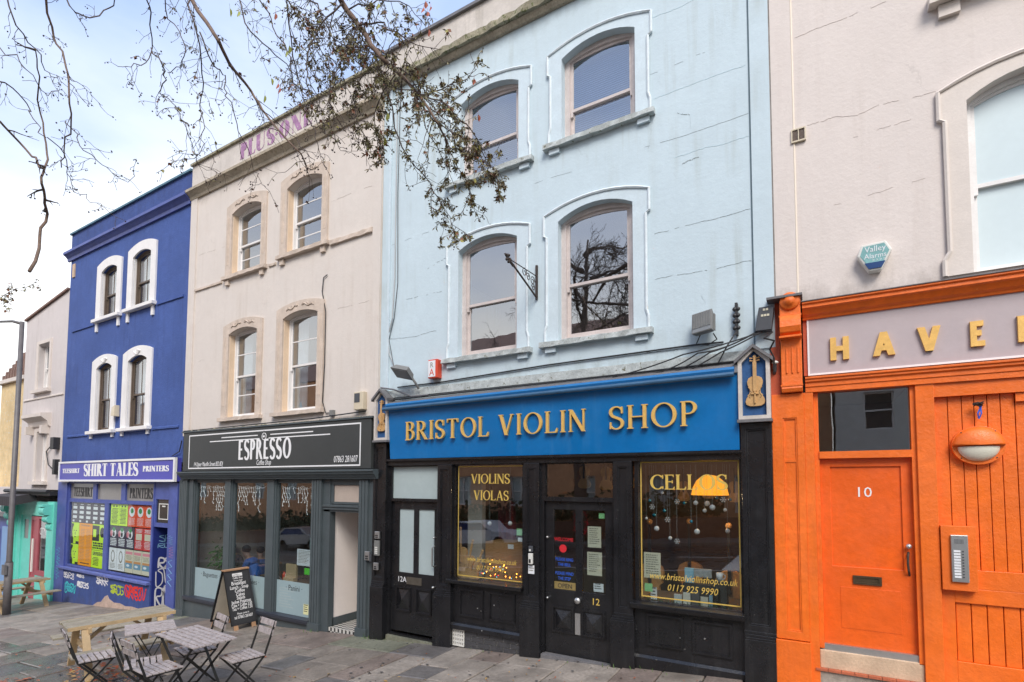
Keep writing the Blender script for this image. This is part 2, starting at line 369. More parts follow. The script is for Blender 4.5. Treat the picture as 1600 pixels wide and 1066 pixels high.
M['vinyl'] = mat('frosted_vinyl', (0.30, 0.40, 0.42), 0.28, 0.06, 2)
M['dustyglass'] = mat('dusty_painted_glass', (0.22, 0.21, 0.20), 0.3, 0.15, 3)
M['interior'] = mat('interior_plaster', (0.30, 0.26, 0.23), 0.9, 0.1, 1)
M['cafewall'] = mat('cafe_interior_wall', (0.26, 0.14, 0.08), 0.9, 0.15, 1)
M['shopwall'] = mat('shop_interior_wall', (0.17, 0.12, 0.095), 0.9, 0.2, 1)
M['hallwhite'] = mat('cream_hall_wall', (0.90, 0.82, 0.76), 0.6, 0.03, 2)
M['floorwood'] = mat('dark_floor_boards', (0.12, 0.08, 0.05), 0.5, 0.2, 4)
M['curtain'] = mat('white_net_curtain', (0.72, 0.72, 0.70), 0.9, 0.08, 3)
M['blind'] = mat('lilac_venetian_blind', (0.25, 0.26, 0.34), 0.6, 0.04, 3)
M['roller'] = mat('pale_roller_blind', (0.66, 0.76, 0.77), 0.7, 0.03, 2)
M['lead'] = mat('grey_lead_flashing', (0.16, 0.155, 0.16), 0.5, 0.25, 6, 0.5, 20, 0.4, (0.3, 0.3, 0.3))
M['cable'] = mat('black_cable_rubber', (0.025, 0.025, 0.027), 0.55, 0)
M['cablew'] = mat('grey_cable_sheath', (0.40, 0.42, 0.43), 0.55, 0)
M['iron'] = mat('rusty_black_iron', (0.05, 0.035, 0.028), 0.6, 0.3, 20, wear=(0.2, 0.08, 0.03), wearamt=0.3)
M['steel'] = mat('brushed_steel', (0.55, 0.55, 0.54), 0.35, 0.08, 12, metal=0.8)
M['plasticw'] = mat('white_plastic', (0.72, 0.71, 0.66), 0.45, 0.06, 8)
M['plasticc'] = mat('cream_plastic', (0.62, 0.54, 0.40), 0.45, 0.06, 8)
M['plasticd'] = mat('dark_grey_plastic', (0.07, 0.075, 0.085), 0.5, 0.1, 8)
M['floodgrey'] = mat('grey_lamp_casing', (0.19, 0.19, 0.18), 0.5, 0.15, 8)
M['red'] = mat('red_plastic', (0.65, 0.07, 0.03), 0.4, 0.05, 8)
M['teal'] = mat('teal_alarm_label', (0.20, 0.42, 0.42), 0.4, 0.25, 6)
M['aldk'] = mat('dark_blue_lens', (0.02, 0.06, 0.18), 0.15, 0)
M['diffuser'] = mat('opal_lamp_glass', (0.74, 0.72, 0.60), 0.35, 0.08, 7, wear=(0.55, 0.36, 0.1), wearamt=0.03)
M['sillstone'] = mat('worn_sill_stone', (0.60, 0.44, 0.30), 0.8, 0.2, 5, 0.5, wear=(0.35, 0.2, 0.12), wearamt=0.2)
M['redtile'] = mat('red_quarry_tile', (0.48, 0.13, 0.06), 0.6, 0.2, 6, 0.4)
M['brick'] = mat('dark_glazed_brick', (0.07, 0.07, 0.075), 0.35, 0.3, 8, 0.4)
M['mortar'] = mat('pale_mortar', (0.36, 0.35, 0.33), 0.9, 0.15, 10, 0.6)
M['turq'] = mat('turquoise_joinery', (0.15, 0.62, 0.52), 0.5, 0.1, 3, 0.2)
M['plum'] = mat('dusty_red_door_paint', (0.38, 0.09, 0.11), 0.5, 0.1, 3, 0.2)
M['awn'] = mat('black_awning_fabric', (0.05, 0.045, 0.05), 0.8, 0.15, 4)
M['yellowwall'] = mat('faded_mural_wall', (0.74, 0.56, 0.30), 0.9, 0.25, 0.5, 0.5, 20, wear=(0.60, 0.66, 0.66), wearamt=0.42)
M['rooftile'] = mat('brown_roof_tile', (0.24, 0.15, 0.12), 0.9, 0.3, 8, 0.6)
M['pinetop'] = mat('weathered_grey_pine', (0.33, 0.29, 0.22), 0.75, 0.3, 7, 0.6, 30, wear=(0.17, 0.17, 0.09), wearamt=0.45)
M['pine'] = mat('pale_orange_pine', (0.50, 0.36, 0.20), 0.7, 0.2, 5, 0.4, 30, wear=(0.42, 0.40, 0.2), wearamt=0.12)
M['slat'] = mat('bleached_grey_slat', (0.44, 0.385, 0.37), 0.65, 0.4, 18, 0.8, 40, wear=(0.20, 0.11, 0.075), wearamt=0.42)
M['chairiron'] = mat('dark_folding_frame_metal', (0.035, 0.035, 0.033), 0.45, 0.2, 10, metal=0.4)
M['chalk'] = mat('chalkboard_black', (0.03, 0.03, 0.032), 0.7, 0.2, 5)
M['chalkw'] = mat('white_chalk', (0.82, 0.80, 0.78), 0.9, 0.06, 40)
M['oldwood'] = mat('bare_plywood', (0.66, 0.58, 0.46), 0.8, 0.1, 5)
M['footwood'] = mat('worn_wooden_foot', (0.42, 0.24, 0.13), 0.8, 0.2, 8)
M['post'] = mat('dark_lamp_post_paint', (0.13, 0.12, 0.12), 0.5, 0.2, 6)
M['bark'] = mat('grey_brown_bark', (0.12, 0.09, 0.075), 0.85, 0.3, 20, 0.4)
M['barklight'] = mat('brown_branch_bark', (0.21, 0.14, 0.10), 0.85, 0.3, 20, 0.5)
M['leafg'] = mat('olive_tree_leaf', (0.27, 0.24, 0.12), 0.6, 0.4, 12, wear=(0.28, 0.16, 0.08), wearamt=0.5)
M['leafy'] = mat('yellow_green_leaf', (0.34, 0.36, 0.045), 0.5, 0.2, 12)
M['leafr'] = mat('rust_red_leaf', (0.42, 0.10, 0.045), 0.6, 0.3, 12)
M['cone'] = mat('dark_seed_cone', (0.045, 0.022, 0.02), 0.7, 0.3, 30)
M['skin'] = mat('skin', (0.50, 0.29, 0.20), 0.55, 0.04, 20)
M['hair'] = mat('dark_hair', (0.02, 0.015, 0.012), 0.6, 0.1)
M['bluejkt'] = mat('blue_jacket_cloth', (0.04, 0.14, 0.50), 0.8, 0.1, 6)
M['darkcloth'] = mat('dark_cloth', (0.03, 0.03, 0.04), 0.9, 0.1, 6)
# ------------------------------------------------------------------ lettering
def earc(cx, cy, rx, ry, a0, a1, T, t, n=16):
    L = []; R = []
    for i in range(n + 1):
        a = radians(a0 + (a1 - a0) * i / n)
        L.append((cx + rx * cos(a), cy + ry * sin(a))); R.append((cx + (rx - T) * cos(a), cy + (ry - t) * sin(a)))
    return (L, R)
def band(P, W):
    L = []; R = []
    for i, p in enumerate(P):
        a = P[max(0, i - 1)]; b = P[min(len(P) - 1, i + 1)]
        dx, dy = b[0] - a[0], b[1] - a[1]; q = math.hypot(dx, dy); nx, ny = -dy / q, dx / q
        L.append((p[0] + nx * W[i] / 2, p[1] + ny * W[i] / 2)); R.append((p[0] - nx * W[i] / 2, p[1] - ny * W[i] / 2))
    return (L, R)
def glyph(ch, T=0.13, t=0.05, sf=0.07):
    S = []
    st = lambda x, w=T, y0=0, y1=1: S.append(([(x - w / 2, y0), (x - w / 2, y1)], [(x + w / 2, y0), (x + w / 2, y1)]))
    def serif(x, y, w=T, l=1, r=1):
        if sf: 
            h = t * 0.8; y0 = y if y < 0.5 else y - h
            S.append(([(x - w / 2 - sf * l, y0), (x - w / 2 - sf * l, y0 + h)], [(x + w / 2 + sf * r, y0), (x + w / 2 + sf * r, y0 + h)]))
    hb = lambda x0, x1, y: S.append(([(x0, y - t / 2), (x1, y - t / 2)], [(x0, y + t / 2), (x1, y + t / 2)]))
    dg = lambda x0, y0, x1, y1, w: S.append(([(x0 - w / 2, y0), (x1 - w / 2, y1)], [(x0 + w / 2, y0), (x1 + w / 2, y1)]))
    vs_ = lambda x, y0, y1: S.append(([(x - t / 2, y0), (x - t / 2, y1)], [(x + t / 2, y0), (x + t / 2, y1)]))
    m = T / 2 + sf * 0.8
    if ch == 'I': st(m); serif(m, 0); serif(m, 1); w = 2 * m
    elif ch == 'H':
        a, b = m, m + 0.5; st(a); st(b); hb(a, b, 0.5)
        for x in (a, b): serif(x, 0); serif(x, 1)
        w = b + m
    elif ch == 'L':
        st(m); serif(m, 1); serif(m, 0, l=1, r=0); hb(m, m + 0.42, t / 2); w = m + 0.44
        if sf: S.append(([(w - 0.10, t), (w, t)], [(w - 0.02, 0.22), (w, 0.22)]))
    elif ch == 'T':
        x = 0.33; st(x); serif(x, 0); hb(0.02, 0.64, 1 - t / 2); w = 0.66
        if sf: S.append(([(0.02, 1 - t), (0.09, 1 - t)], [(0.02, 0.80), (0.04, 0.80)])); S.append(([(0.57, 1 - t), (0.64, 1 - t)], [(0.62, 0.80), (0.64, 0.80)]))
    elif ch == 'E':
        st(m); serif(m, 1, r=0); serif(m, 0, r=0); hb(m, m + 0.38, 1 - t / 2); hb(m, m + 0.30, 0.52); hb(m, m + 0.42, t / 2); w = m + 0.43
        if sf:
            S.append(([(m + 0.31, 1 - t), (m + 0.38, 1 - t)], [(m + 0.36, 0.82), (m + 0.38, 0.82)])); S.append(([(m + 0.33, t), (m + 0.42, t)], [(m + 0.40, 0.2), (m + 0.43, 0.2)]))
            vs_(m + 0.30, 0.42, 0.62)
    elif ch in 'PR':
        st(m); serif(m, 1, r=0); serif(m, 0); c = m + 0.16
        hb(m, c, 1 - t / 2); hb(m, c, 0.47 + t / 2); S.append(earc(c, 0.735, 0.26, 0.265, -90, 90, T, t))
        w = c + 0.27
        if ch == 'R': dg(c + 0.02, 0.48, w + 0.06, 0, T * 1.05); serif(w + 0.07, 0, T, 0, 0.7); w += 0.14
    elif ch == 'B':
        st(m); serif(m, 1, r=0); serif(m, 0, r=0); c = m + 0.17
        hb(m, c, 1 - t / 2); hb(m, c, 0.53); hb(m, c, t / 2)
        S.append(earc(c, 0.755, 0.22, 0.245, -90, 90, T, t)); S.append(earc(c, 0.28, 0.27, 0.28, -90, 90, T, t)); w = c + 0.28
    elif ch == 'O': S.append(earc(0.42, 0.5, 0.42, 0.51, 0, 360, T * 1.05, t, 28)); w = 0.84
    elif ch == 'C':
        S.append(earc(0.42, 0.5, 0.42, 0.51, 42, 318, T * 1.05, t, 22)); w = 0.76
        if sf: vs_(0.71, 0.72, 0.99); vs_(0.72, 0.03, 0.22)
    elif ch == 'U':
        r = 0.27; a, b = m, m + 0.5
        st(a, T, 0.3, 1); st(b, t if sf else T, 0.3, 1); serif(a, 1); serif(b, 1, t if sf else T)
        P = []; W = []
        for i in range(15):
            q = radians(180 + 180 * i / 14); P.append(((a + b) / 2 + 0.25 * cos(q), 0.3 + (0.3 - t / 2) * sin(q)))
            f = abs(cos(q)); e = T if i < 7 else (t if sf else T); W.append(t + (e - t) * f)
        S.append(band(P, W)); w = b + m
    elif ch == 'V':
        dg(m, 1, m + 0.27, 0, T * 1.1); dg(m + 0.54, 1, m + 0.27, 0, t * 1.3 if sf else T * 1.1); serif(m, 1); serif(m + 0.54, 1, t); w = m * 2 + 0.54
    elif ch == 'A':
        a = m; dg(a, 0, a + 0.28, 1, t * 1.3 if sf else T * 1.1); dg(a + 0.56, 0, a + 0.28, 1, T * 1.1); hb(a + 0.09, a + 0.47, 0.32); serif(a, 0, t); serif(a + 0.56, 0); w = a * 2 + 0.56
    elif ch == 'N':
        tt = t * 1.2 if sf else T
        st(m, tt); dg(m, 1, m + 0.54, 0, T * 1.15); st(m + 0.54, tt); serif(m, 1, tt, 1, 0); serif(m, 0, tt); serif(m + 0.54, 1, tt); w = m * 2 + 0.54
    elif ch == 'S':
        P = []; W = []
        for i in range(21):       # top bowl, counter-clockwise from upper right
            q = radians(25 + 215 * i / 20); P.append((0.27 + 0.21 * cos(q), 0.75 + 0.22 * sin(q))); W.append(t + (T - t) * (0.9 * abs(cos(q)) ** 1.2 if i > 6 else 0.35 * abs(cos(q))))
        P2 = []; W2 = []
        for i in range(21):
            q = radians(60 - 215 * i / 20); P2.append((0.27 + 0.22 * cos(q), 0.25 + 0.23 * sin(q))); W2.append(t + (T - t) * (0.9 * abs(cos(q)) ** 1.2 if i < 14 else 0.35 * abs(cos(q))))
        W[-1] = W[-2] = T * 0.95; W2[0] = W2[1] = T * 0.95
        P += P2; W += W2; S.append(band(P, W)); w = 0.54
        if sf: vs_(0.47, 0.68, 0.97); vs_(0.06, 0.03, 0.32)
    elif ch == '.': S.append(([(0.05, 0.4), (0.05, 0.55)], [(0.2, 0.4), (0.2, 0.55)])); w = 0.25
    else: w = 0.35
    return S, w
def lettering(word, x0, x1, z0, h, y, depth, m, parent, T=0.13, t=0.05, sf=0.07, xs=None, g=None, italic=0.0, name='letter', slope=0.0):
    "each letter a mesh of its own; the line runs from x0 to x1"
    G = [glyph(c, T, t, sf) for c in word]; n = len(word); tot = sum(g[1] for g in G)
    if xs is None: xs = 1.0
    if g is not None: xs = ((x1 - x0) - g * h * (n - 1)) / (tot * h)
    gap = ((x1 - x0) - tot * xs * h) / max(1, n - 1); x = x0; k = 0
    for c, (S, w) in zip(word, G):
        if S and c != ' ':
            mb = MB()
            for L, R in S:
                k += 1; e = (k % 7) * 0.0004
                f = lambda p: (x + (p[0] * xs + p[1] * italic) * h, z0 + p[1] * h + slope * (x - x0))
                mb.strip([f(p) for p in L], [f(p) for p in R], y - depth - e, y - 0.0005)
            o = mb.build(name, m, parent)
        x += w * xs * h + gap
def text(body, x, z, size, y, m, parent=None, xs=1.0, depth=0.002, name='lettering', align='CENTER', shear=0.0, spacing=1.0):
    cu = bpy.data.curves.new(name, 'FONT'); cu.body = body; cu.size = size; cu.extrude = depth / 2; cu.align_x = align; cu.shear = shear; cu.resolution_u = 2; cu.space_character = spacing
    o = bpy.data.objects.new('t', cu); col.objects.link(o); bpy.context.view_layer.update()
    me = bpy.data.meshes.new_from_object(o.evaluated_get(bpy.context.evaluated_depsgraph_get()))
    bpy.data.objects.remove(o)
    for v in me.vertices: v.co = Vector((x + v.co.x * xs, y - v.co.z, z + v.co.y))
    me.materials.clear(); me.materials.append(m)
    r = bpy.data.objects.new(name, me); return link(r, parent)

# ------------------------------------------------------------------ the setting: ground
def slope_sheet(x0, x1, y0, y1, dz, thick=None):
    mb = MB()
    if thick: mb.hexa([(x0, y0, gz(x0) + dz - thick), (x1, y0, gz(x1) + dz - thick), (x1, y1, gz(x1) + dz - thick), (x0, y1, gz(x0) + dz - thick),
                       (x0, y0, gz(x0) + dz), (x1, y0, gz(x1) + dz), (x1, y1, gz(x1) + dz), (x0, y1, gz(x0) + dz)])
    else: mb.quad((x0, y0, gz(x0) + dz), (x1, y0, gz(x1) + dz), (x1, y1, gz(x1) + dz), (x0, y1, gz(x0) + dz))
    return mb
M['joint'] = mat('mossy_joint_grit', (0.035, 0.038, 0.02), 0.95, 0.5, 6, 0.8, 30)
M['asphalt'] = mat('wet_asphalt', (0.055, 0.055, 0.058), 0.4, 0.2, 2, 0.5, 60, rvar=0.2)
M['farpave'] = mat('paving_beyond', (0.17, 0.16, 0.15), 0.7, 0.2, 2, 0.4)
M['roadpaint'] = mat('road_marking_paint', (0.7, 0.7, 0.68), 0.6, 0.1, 4)
M['kerbst'] = mat('kerb_granite', (0.28, 0.27, 0.26), 0.8, 0.15, 8, 0.4)
M['soil'] = mat('ground_soil', (0.12, 0.11, 0.09), 0.95, 0.2, 0.3)
tag(slope_sheet(-140, 110, -120, 140, -0.35).build('ground', M['soil']), kind='structure')
pave = tag(slope_sheet(-46, 14, -8.4, 0.25, -0.035, 0.12).build('pavement', M['joint']), kind='structure')
tag(slope_sheet(-100, 60, -16.6, -8.56, -0.16, 0.1).build('road', M['asphalt']), kind='structure')
tag(slope_sheet(-100, 60, -8.56, -8.4, -0.02, 0.25).build('kerb', M['kerbst']), kind='structure')
tag(slope_sheet(-100, 60, -20, -16.6, -0.03, 0.2).build('far_pavement', M['farpave']), kind='structure')
rm = MB()
for i in range(16):
    x = -30 + i * 3.2; rm.quad(*[(a, b, gz(a) - 0.155) for a, b in ((x, -12.6), (x + 1.8, -12.6), (x + 1.8, -12.48), (x, -12.48))])
for i in range(8):
    x = -2.5 + i * 0.9; rm.quad(*[(a, b, gz(a) - 0.155) for a, b in ((x, -16.2), (x + 0.45, -16.2), (x + 0.45, -9.0), (x, -9.0))])
tag(rm.build('road_markings', M['roadpaint']), kind='structure')

# flags: courses running out from the terrace, every stone its own piece
def flagmat(name, c, r, amt=0.16):
    m = mat(name, c, r, 0.38, 2.6, 0.7, 18, 0.6, (0.09, 0.075, 0.06), rvar=0.18, wear=tuple(x * 0.55 for x in c), wearamt=amt)
    return m
FL = [flagmat('grey_pennant_flag', (0.25, 0.212, 0.175), 0.6), flagmat('pinkish_brown_flag', (0.235, 0.185, 0.155), 0.6),
      flagmat('blue_grey_flag', (0.175, 0.16, 0.15), 0.45), flagmat('pale_worn_flag', (0.33, 0.285, 0.24), 0.62), flagmat('green_tinged_flag', (0.20, 0.20, 0.145), 0.7, 0.3)]
FW = [flagmat('wet_grey_flag', (0.15, 0.13, 0.112), 0.18), flagmat('wet_brown_flag', (0.16, 0.13, 0.11), 0.22), flagmat('wet_slate_flag', (0.11, 0.10, 0.10), 0.13)]
rf = random.Random(11); nflag = 0
def flag(x0, x1, y0, y1, m):
    g = 0.008; x0 += g; x1 -= g; y0 += g; y1 -= g; j = lambda: rf.uniform(-0.007, 0.007); dz = rf.uniform(-0.006, 0.008)
    c = [(x0 + j(), y0 + j()), (x1 + j(), y0 + j()), (x1 + j(), y1 + j()), (x0 + j(), y1 + j())]
    tz = [rf.uniform(-0.005, 0.005) for _ in c]; b = 0.012
    mid = (sum(p[0] for p in c) / 4, sum(p[1] for p in c) / 4)
    mb = MB(); V = []
    for p in c: V.append((p[0], p[1], gz(p[0]) - 0.045))
    for p, q in zip(c, tz): V.append((p[0], p[1], gz(p[0]) + dz + q - 0.010))
    for p, q in zip(c, tz):
        d = Vector((mid[0] - p[0], mid[1] - p[1])).normalized() * b * 1.4
        V.append((p[0] + d.x, p[1] + d.y, gz(p[0]) + dz + q))
    mb.v = V
    for k in range(4):
        n = (k + 1) % 4
        mb.f.append((k, n, 4 + n, 4 + k)); mb.f.append((4 + k, 4 + n, 8 + n, 8 + k))
    mb.f.append((8, 9, 10, 11))
    o = mb.build('paving_slab', m, pave); return o
x = -26.5
while x < 2.6:
    w = rf.choice([0.5, 0.62, 0.75, 0.85, 0.95]) * (1.35 if x < -13 else 1.0)
    depth = -2.1 if x > -3.2 else (-3.2 if x > -7 else -4.9)
    if x > -1.2: depth = -1.3
    y = -0.005 - 0.0
    while y > depth:
        l = rf.choice([0.45, 0.6, 0.75, 0.9, 1.15]) * (1.3 if x < -13 else 1.0)
        wet = (x < -7.2 and y < -1.9 - rf.random() * 0.8)
        if nflag < 296:
            m = rf.choice(FW) if wet else rf.choices(FL, [6, 3, 2.0, 3, 1.2 if y > -0.5 else 0.15])[0]
            if rf.random() < 0.13 and w > 0.6 and x > -14:
                k = w * rf.uniform(0.35, 0.6); flag(x, x + k, y - l, y, m); flag(x + k, x + w, y - l, y, rf.choice(FL)); nflag += 2
            else: flag(x, x + w, y - l, y, m); nflag += 1
        y -= l
    x += w
print('flags', nflag)

# ------------------------------------------------------------------ windows and walls
def ringarch(a, b, y0, y1): return MB().fill(a, [b], y0, y1)
def sash(parent, x0, x1, zb, zs, zc, y, m, bars=(0, 0), gl=None, meet=None, fr=0.055, sr=0.045, inner=None, vbars=0, name='window', lift=0.0):
    "sliding sash window: box frame > upper_sash, lower_sash, panes, glazing bars"
    gl = gl or M['glass_up']
    zm = meet if meet else (zb + zs) / 2
    op = arch(x0, x1, zb, zs, zc); a = arch(x0 + fr, x1 - fr, zb + fr * 0.8, zs, max(zs + 0.001, zc - fr))
    f = ringarch(op, a, y, y + 0.09).build(name, m, parent)
    xa, xb = x0 + fr, x1 - fr
    zt = max(zs + 0.001, zc - fr)
    ua = arch(xa, xb, zm - 0.02, zs, zt); ub = arch(xa + sr, xb - sr, zm + 0.02, zs - 0.01, max(zs - 0.005, zt - sr))
    ringarch(ua, ub, y + 0.028, y + 0.058).build('upper_sash', m, f)
    MB().fill(ub, [], y + 0.040, y + 0.044).build('pane', gl, f)
    la = rect(xa, xb, zb + fr * 0.8, zm + 0.02); lb = rect(xa + sr, xb - sr, zb + fr * 0.8 + sr * 1.4, zm - 0.02)
    ringarch(la, lb, y + 0.062, y + 0.088).build('lower_sash', m, f)
    MB().fill(lb, [], y + 0.072, y + 0.076).build('pane', gl, f)
    for k in range(bars[0]):
        z = zm + 0.02 + (zs + (zt - zs) * 0.6 - zm - 0.02) * (k + 1) / (bars[0] + 1); B(xa + sr, xb - sr, y + 0.034, y + 0.054, z - 0.011, z + 0.011).build('glazing_bar', m, f)
    for k in range(bars[1]):
        z = zb + fr + sr + (zm - zb - fr - sr) * (k + 1) / (bars[1] + 1); B(xa + sr, xb - sr, y + 0.066, y + 0.084, z - 0.011, z + 0.011).build('glazing_bar', m, f)
    for k in range(vbars):
        xx = xa + sr + (xb - xa - 2 * sr) * (k + 1) / (vbars + 1)
        B(xx - 0.01, xx + 0.01, y + 0.0335, y + 0.0545, zm + 0.02, zs).build('glazing_bar', m, f); B(xx - 0.01, xx + 0.01, y + 0.0655, y + 0.0845, zb + 0.1, zm - 0.02).build('glazing_bar', m, f)
    # sash horns
    for xx in (xa + 0.02, xb - 0.02): B(xx - 0.018, xx + 0.018, y + 0.0275, y + 0.0575, zm - 0.09, zm - 0.02).build('sash_horn', m, f)
    if inner == 'blind':
        mb = MB(); n = int((zs - zb) / 0.032)
        for i in range(n):
            z = zb + 0.08 + i * 0.032; mb.quad((x0 + 0.06, y + 0.13, z), (x1 - 0.06, y + 0.13, z), (x1 - 0.06, y + 0.145, z + 0.0265), (x0 + 0.06, y + 0.145, z + 0.0265))
        tag(mb.build('venetian_blind', M['blind'], f), kind='stuff')
    if inner == 'roller': MB().fill(arch(x0 + 0.02, x1 - 0.02, zb, zs, zc), [], y + 0.12, y + 0.125).build('roller_blind', M['roller'], f)
    if inner == 'curtain':
        for (c0, c1) in ((x0 + 0.03, x0 + 0.33), (x1 - 0.25, x1 - 0.02)):
            L = []; n = 22
            for i in range(n + 1):
                u = i / n; L.append((c0 + (c1 - c0) * u, y + 0.2 + 0.025 * sin(u * 26)))
            mb = MB()
            for i in range(n): mb.quad((L[i][0], L[i][1], zb), (L[i + 1][0], L[i + 1][1], zb), (L[i + 1][0], L[i + 1][1], zs), (L[i][0], L[i][1], zs))
            mb.build('curtain', M['curtain'], f)
    return f

def shell(parent, x0, x1, ztop, zlow, holes, wm, name='wall', depth=9.0, levels=(1.2, 4.2), thick=0.35, roofz=None, inner='interior'):
    "front wall with openings, sides, back, floors and roof"
    MB().fill(rect(x0, x1, zlow, ztop), holes, 0.0, thick).build(name, wm, parent)
    g = min(gz(x0), gz(x1)) - 0.3
    mb = MB(); mb.box(x0, x0 + 0.2, thick, depth, g, ztop).box(x1 - 0.2, x1, thick, depth, g, ztop).box(x0 + 0.2, x1 - 0.2, depth - 0.2, depth, g, ztop)
    mb.build('outer_wall', wm, parent)
    mb = MB()
    for z in levels: mb.box(x0 + 0.2, x1 - 0.2, thick, depth - 0.2, z - 0.12, z + 0.12)
    mb.box(x0 + 0.2, x1 - 0.2, 3.6, 3.7, g + 0.05, ztop - 0.5)
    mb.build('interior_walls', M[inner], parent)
    rz = roofz if roofz is not None else ztop - 0.45
    B(x0 + 0.2, x1 - 0.2, thick, depth - 0.2, rz - 0.15, rz).build('roof', M['lead'], parent)

def path_tube(mb, pts, r): return mb.tube(pts, r, 5)
def rough_bar(mb, x0, x1, y0, y1, z0, z1, n=14, amp=0.012, rnd=random.Random(3)):
    "a stone ledge with an uneven worn edge"
    P = []
    for i in range(n + 1):
        x = x0 + (x1 - x0) * i / n; j = lambda: rnd.uniform(-amp, amp)
        P.append([(x, y1, z0), (x, y0 + j(), z0 + abs(j())), (x, y0 + j(), z1 - abs(j())), (x, y1, z1 + 0.01)])
    b = len(mb.v)
    for p in P: mb.v += p
    for i in range(n):
        for k in range(4):
            a = b + i * 4 + k; c = b + i * 4 + (k + 1) % 4; mb.f.append((a, c, c + 4, a + 4))
    mb.f.append((b, b + 1, b + 2, b + 3)); e = b + n * 4; mb.f.append((e + 3, e + 2, e + 1, e))
    return mb

# ================================================================== pale blue house
pb = thing('terraced_house', 'pale blue rendered house above the azure violin shop sign', 'house', (-3.45, 0, gz(-3.45)))
XW = {'TR': (-3.06, -1.99, 4.86, 6.08, 6.22), 'TL': (-4.84, -3.77, 4.80, 6.06, 6.20), 'MR': (-3.12, -2.04, 1.99, 3.70, 3.85), 'ML': (-4.86, -3.79, 1.96, 3.66, 3.80)}
shell(pb, -6.52, -0.40, 6.95, 1.25, [arch(*XW[k]) for k in XW], M['sky_blue'], depth=9, levels=(1.28, 4.3), roofz=6.9)
for k, (x0, x1, zb, zs, zc) in XW.items():
    sash(pb, x0, x1, zb, zs, zc, 0.10, M['greywood'], (0, 0), M['glass_up'], meet=(5.36 if zb > 4 else 2.80), inner='blind' if k in ('TR', 'TL') else None, fr=0.075)
    # flat surround with ears and a raised bead
    xo0, xo1 = x0 - 0.22, x1 + 0.22; zt = zs + 0.12; zr = zc + 0.12; e = 0.045
    crown = arch(xo0, xo1, zb, zt, zr)[2:-2]
    out = [(xo1 - 0.02, zb), (xo1 - 0.02, zb + 0.16), (xo1 - e, zb + 0.24), (xo1 - e, zt - 0.32), (xo1, zt - 0.29), (xo1, zt)] + crown + [(xo0, zt), (xo0, zt - 0.29), (xo0 + e, zt - 0.32), (xo0 + e, zb + 0.24), (xo0 + 0.02, zb + 0.16), (xo0 + 0.02, zb)]
    MB().fill(out, [[(x1 + 0.001, zb + 0.001)] + arch(x0, x1, zb, zs, zc)[1:-1] + [(x0 - 0.001, zb + 0.001)]], -0.018, 0.0).build('window_surround', M['trimblue'], pb)
    bd = MB(); bd.tube([(p[0], -0.022, p[1]) for p in out], 0.021, 6); bd.build('surround_bead', M['flake'], pb)
    mb = MB(); rough_bar(mb, xo0 - 0.05, xo1 + 0.04, -0.09, 0.12, zb - 0.085, zb - 0.005, 18, 0.010); s_ = mb.build('window_sill', M['mossysill'], pb)
    for xx in (xo0 + 0.03, xo1 - 0.19): B(xx, xx + 0.16, -0.045, -0.002, zb - 0.155, zb - 0.087).build('sill_bracket', M['trimblue'], s_)
# right-hand strip, ashlar cracks
B(-0.605, -0.40, -0.022, -0.001, 1.55, 6.90).build('edge_strip', M['sky_blue'], pb)
B(-0.625, -0.605, -0.004, -0.001, 1.55, 6.90).build('edge_groove', mat('dark_groove', (0.16, 0.22, 0.25), 0.8), pb)
M['crackm'] = mat('dark_render_crack', (0.27, 0.32, 0.33), 0.9, 0.4, 30)
M['crackl'] = mat('pale_filled_crack', (0.56, 0.72, 0.78), 0.8, 0.1)
rc = random.Random(5)
def crack(mb, x0, z0, x1, z1, w=0.006, amp=0.012, n=22, gaps=0.25):
    n *= 2; wk = [0.0]
    for i in range(n): wk.append(wk[-1] * 0.93 + rc.uniform(-amp, amp) * 0.5)
    P = [(x0 + (x1 - x0) * i / n, z0 + (z1 - z0) * i / n + wk[i]) for i in range(n + 1)]
    on = True
    for i in range(n):
        if rc.random() < 0.3: on = rc.random() > gaps
        if not on: continue
        ww = w * rc.uniform(0.25, 0.75); mb.strip([(P[i][0], P[i][1] - ww / 2), (P[i + 1][0], P[i + 1][1] - ww / 2)], [(P[i][0], P[i][1] + ww / 2), (P[i + 1][0], P[i + 1][1] + ww / 2)], -0.0025, 0.0005)
mb = MB()
for a in ((-1.84, 2.595, -0.63, 2.60), (-1.76, 3.20, -0.63, 3.205), (-1.88, 1.67, -1.3, 1.655), (-5.95, 3.09, -5.08, 3.10), (-6.4, 2.45, -5.3, 2.45), (-5.5, 3.52, -5.1, 3.62)): crack(mb, *a, w=0.008)
crack(mb, -1.4, 4.02, -1.2, 4.06, 0.018); crack(mb, -1.78, 4.62, -1.84, 4.3, 0.006, 0.02); crack(mb, -1.45, 4.70, -1.3, 4.62, 0.014); crack(mb, -1.3, 4.62, -1.29, 4.45, 0.01); crack(mb, -1.2, 2.3, -1.15, 2.2, 0.006)
for a in ((-3.5, 4.38, -0.63, 4.40), (-6.3, 4.1, -5.2, 4.12), (-1.8, 5.35, -0.63, 5.38), (-3.6, 1.62, -3.3, 1.63)): crack(mb, *a, w=0.0035, gaps=0.5)
tag(mb.build('render_cracks', M['crackm'], pb), kind='stuff')
mb = MB()
for a in ((-1.5, 4.13, -0.63, 4.12), (-1.9, 6.1, -0.7, 6.11), (-1.75, 5.0, -0.65, 5.0)): crack(mb, *a, w=0.008, gaps=0.1)
tag(mb.build('filled_cracks', M['crackl'], pb), kind='stuff')
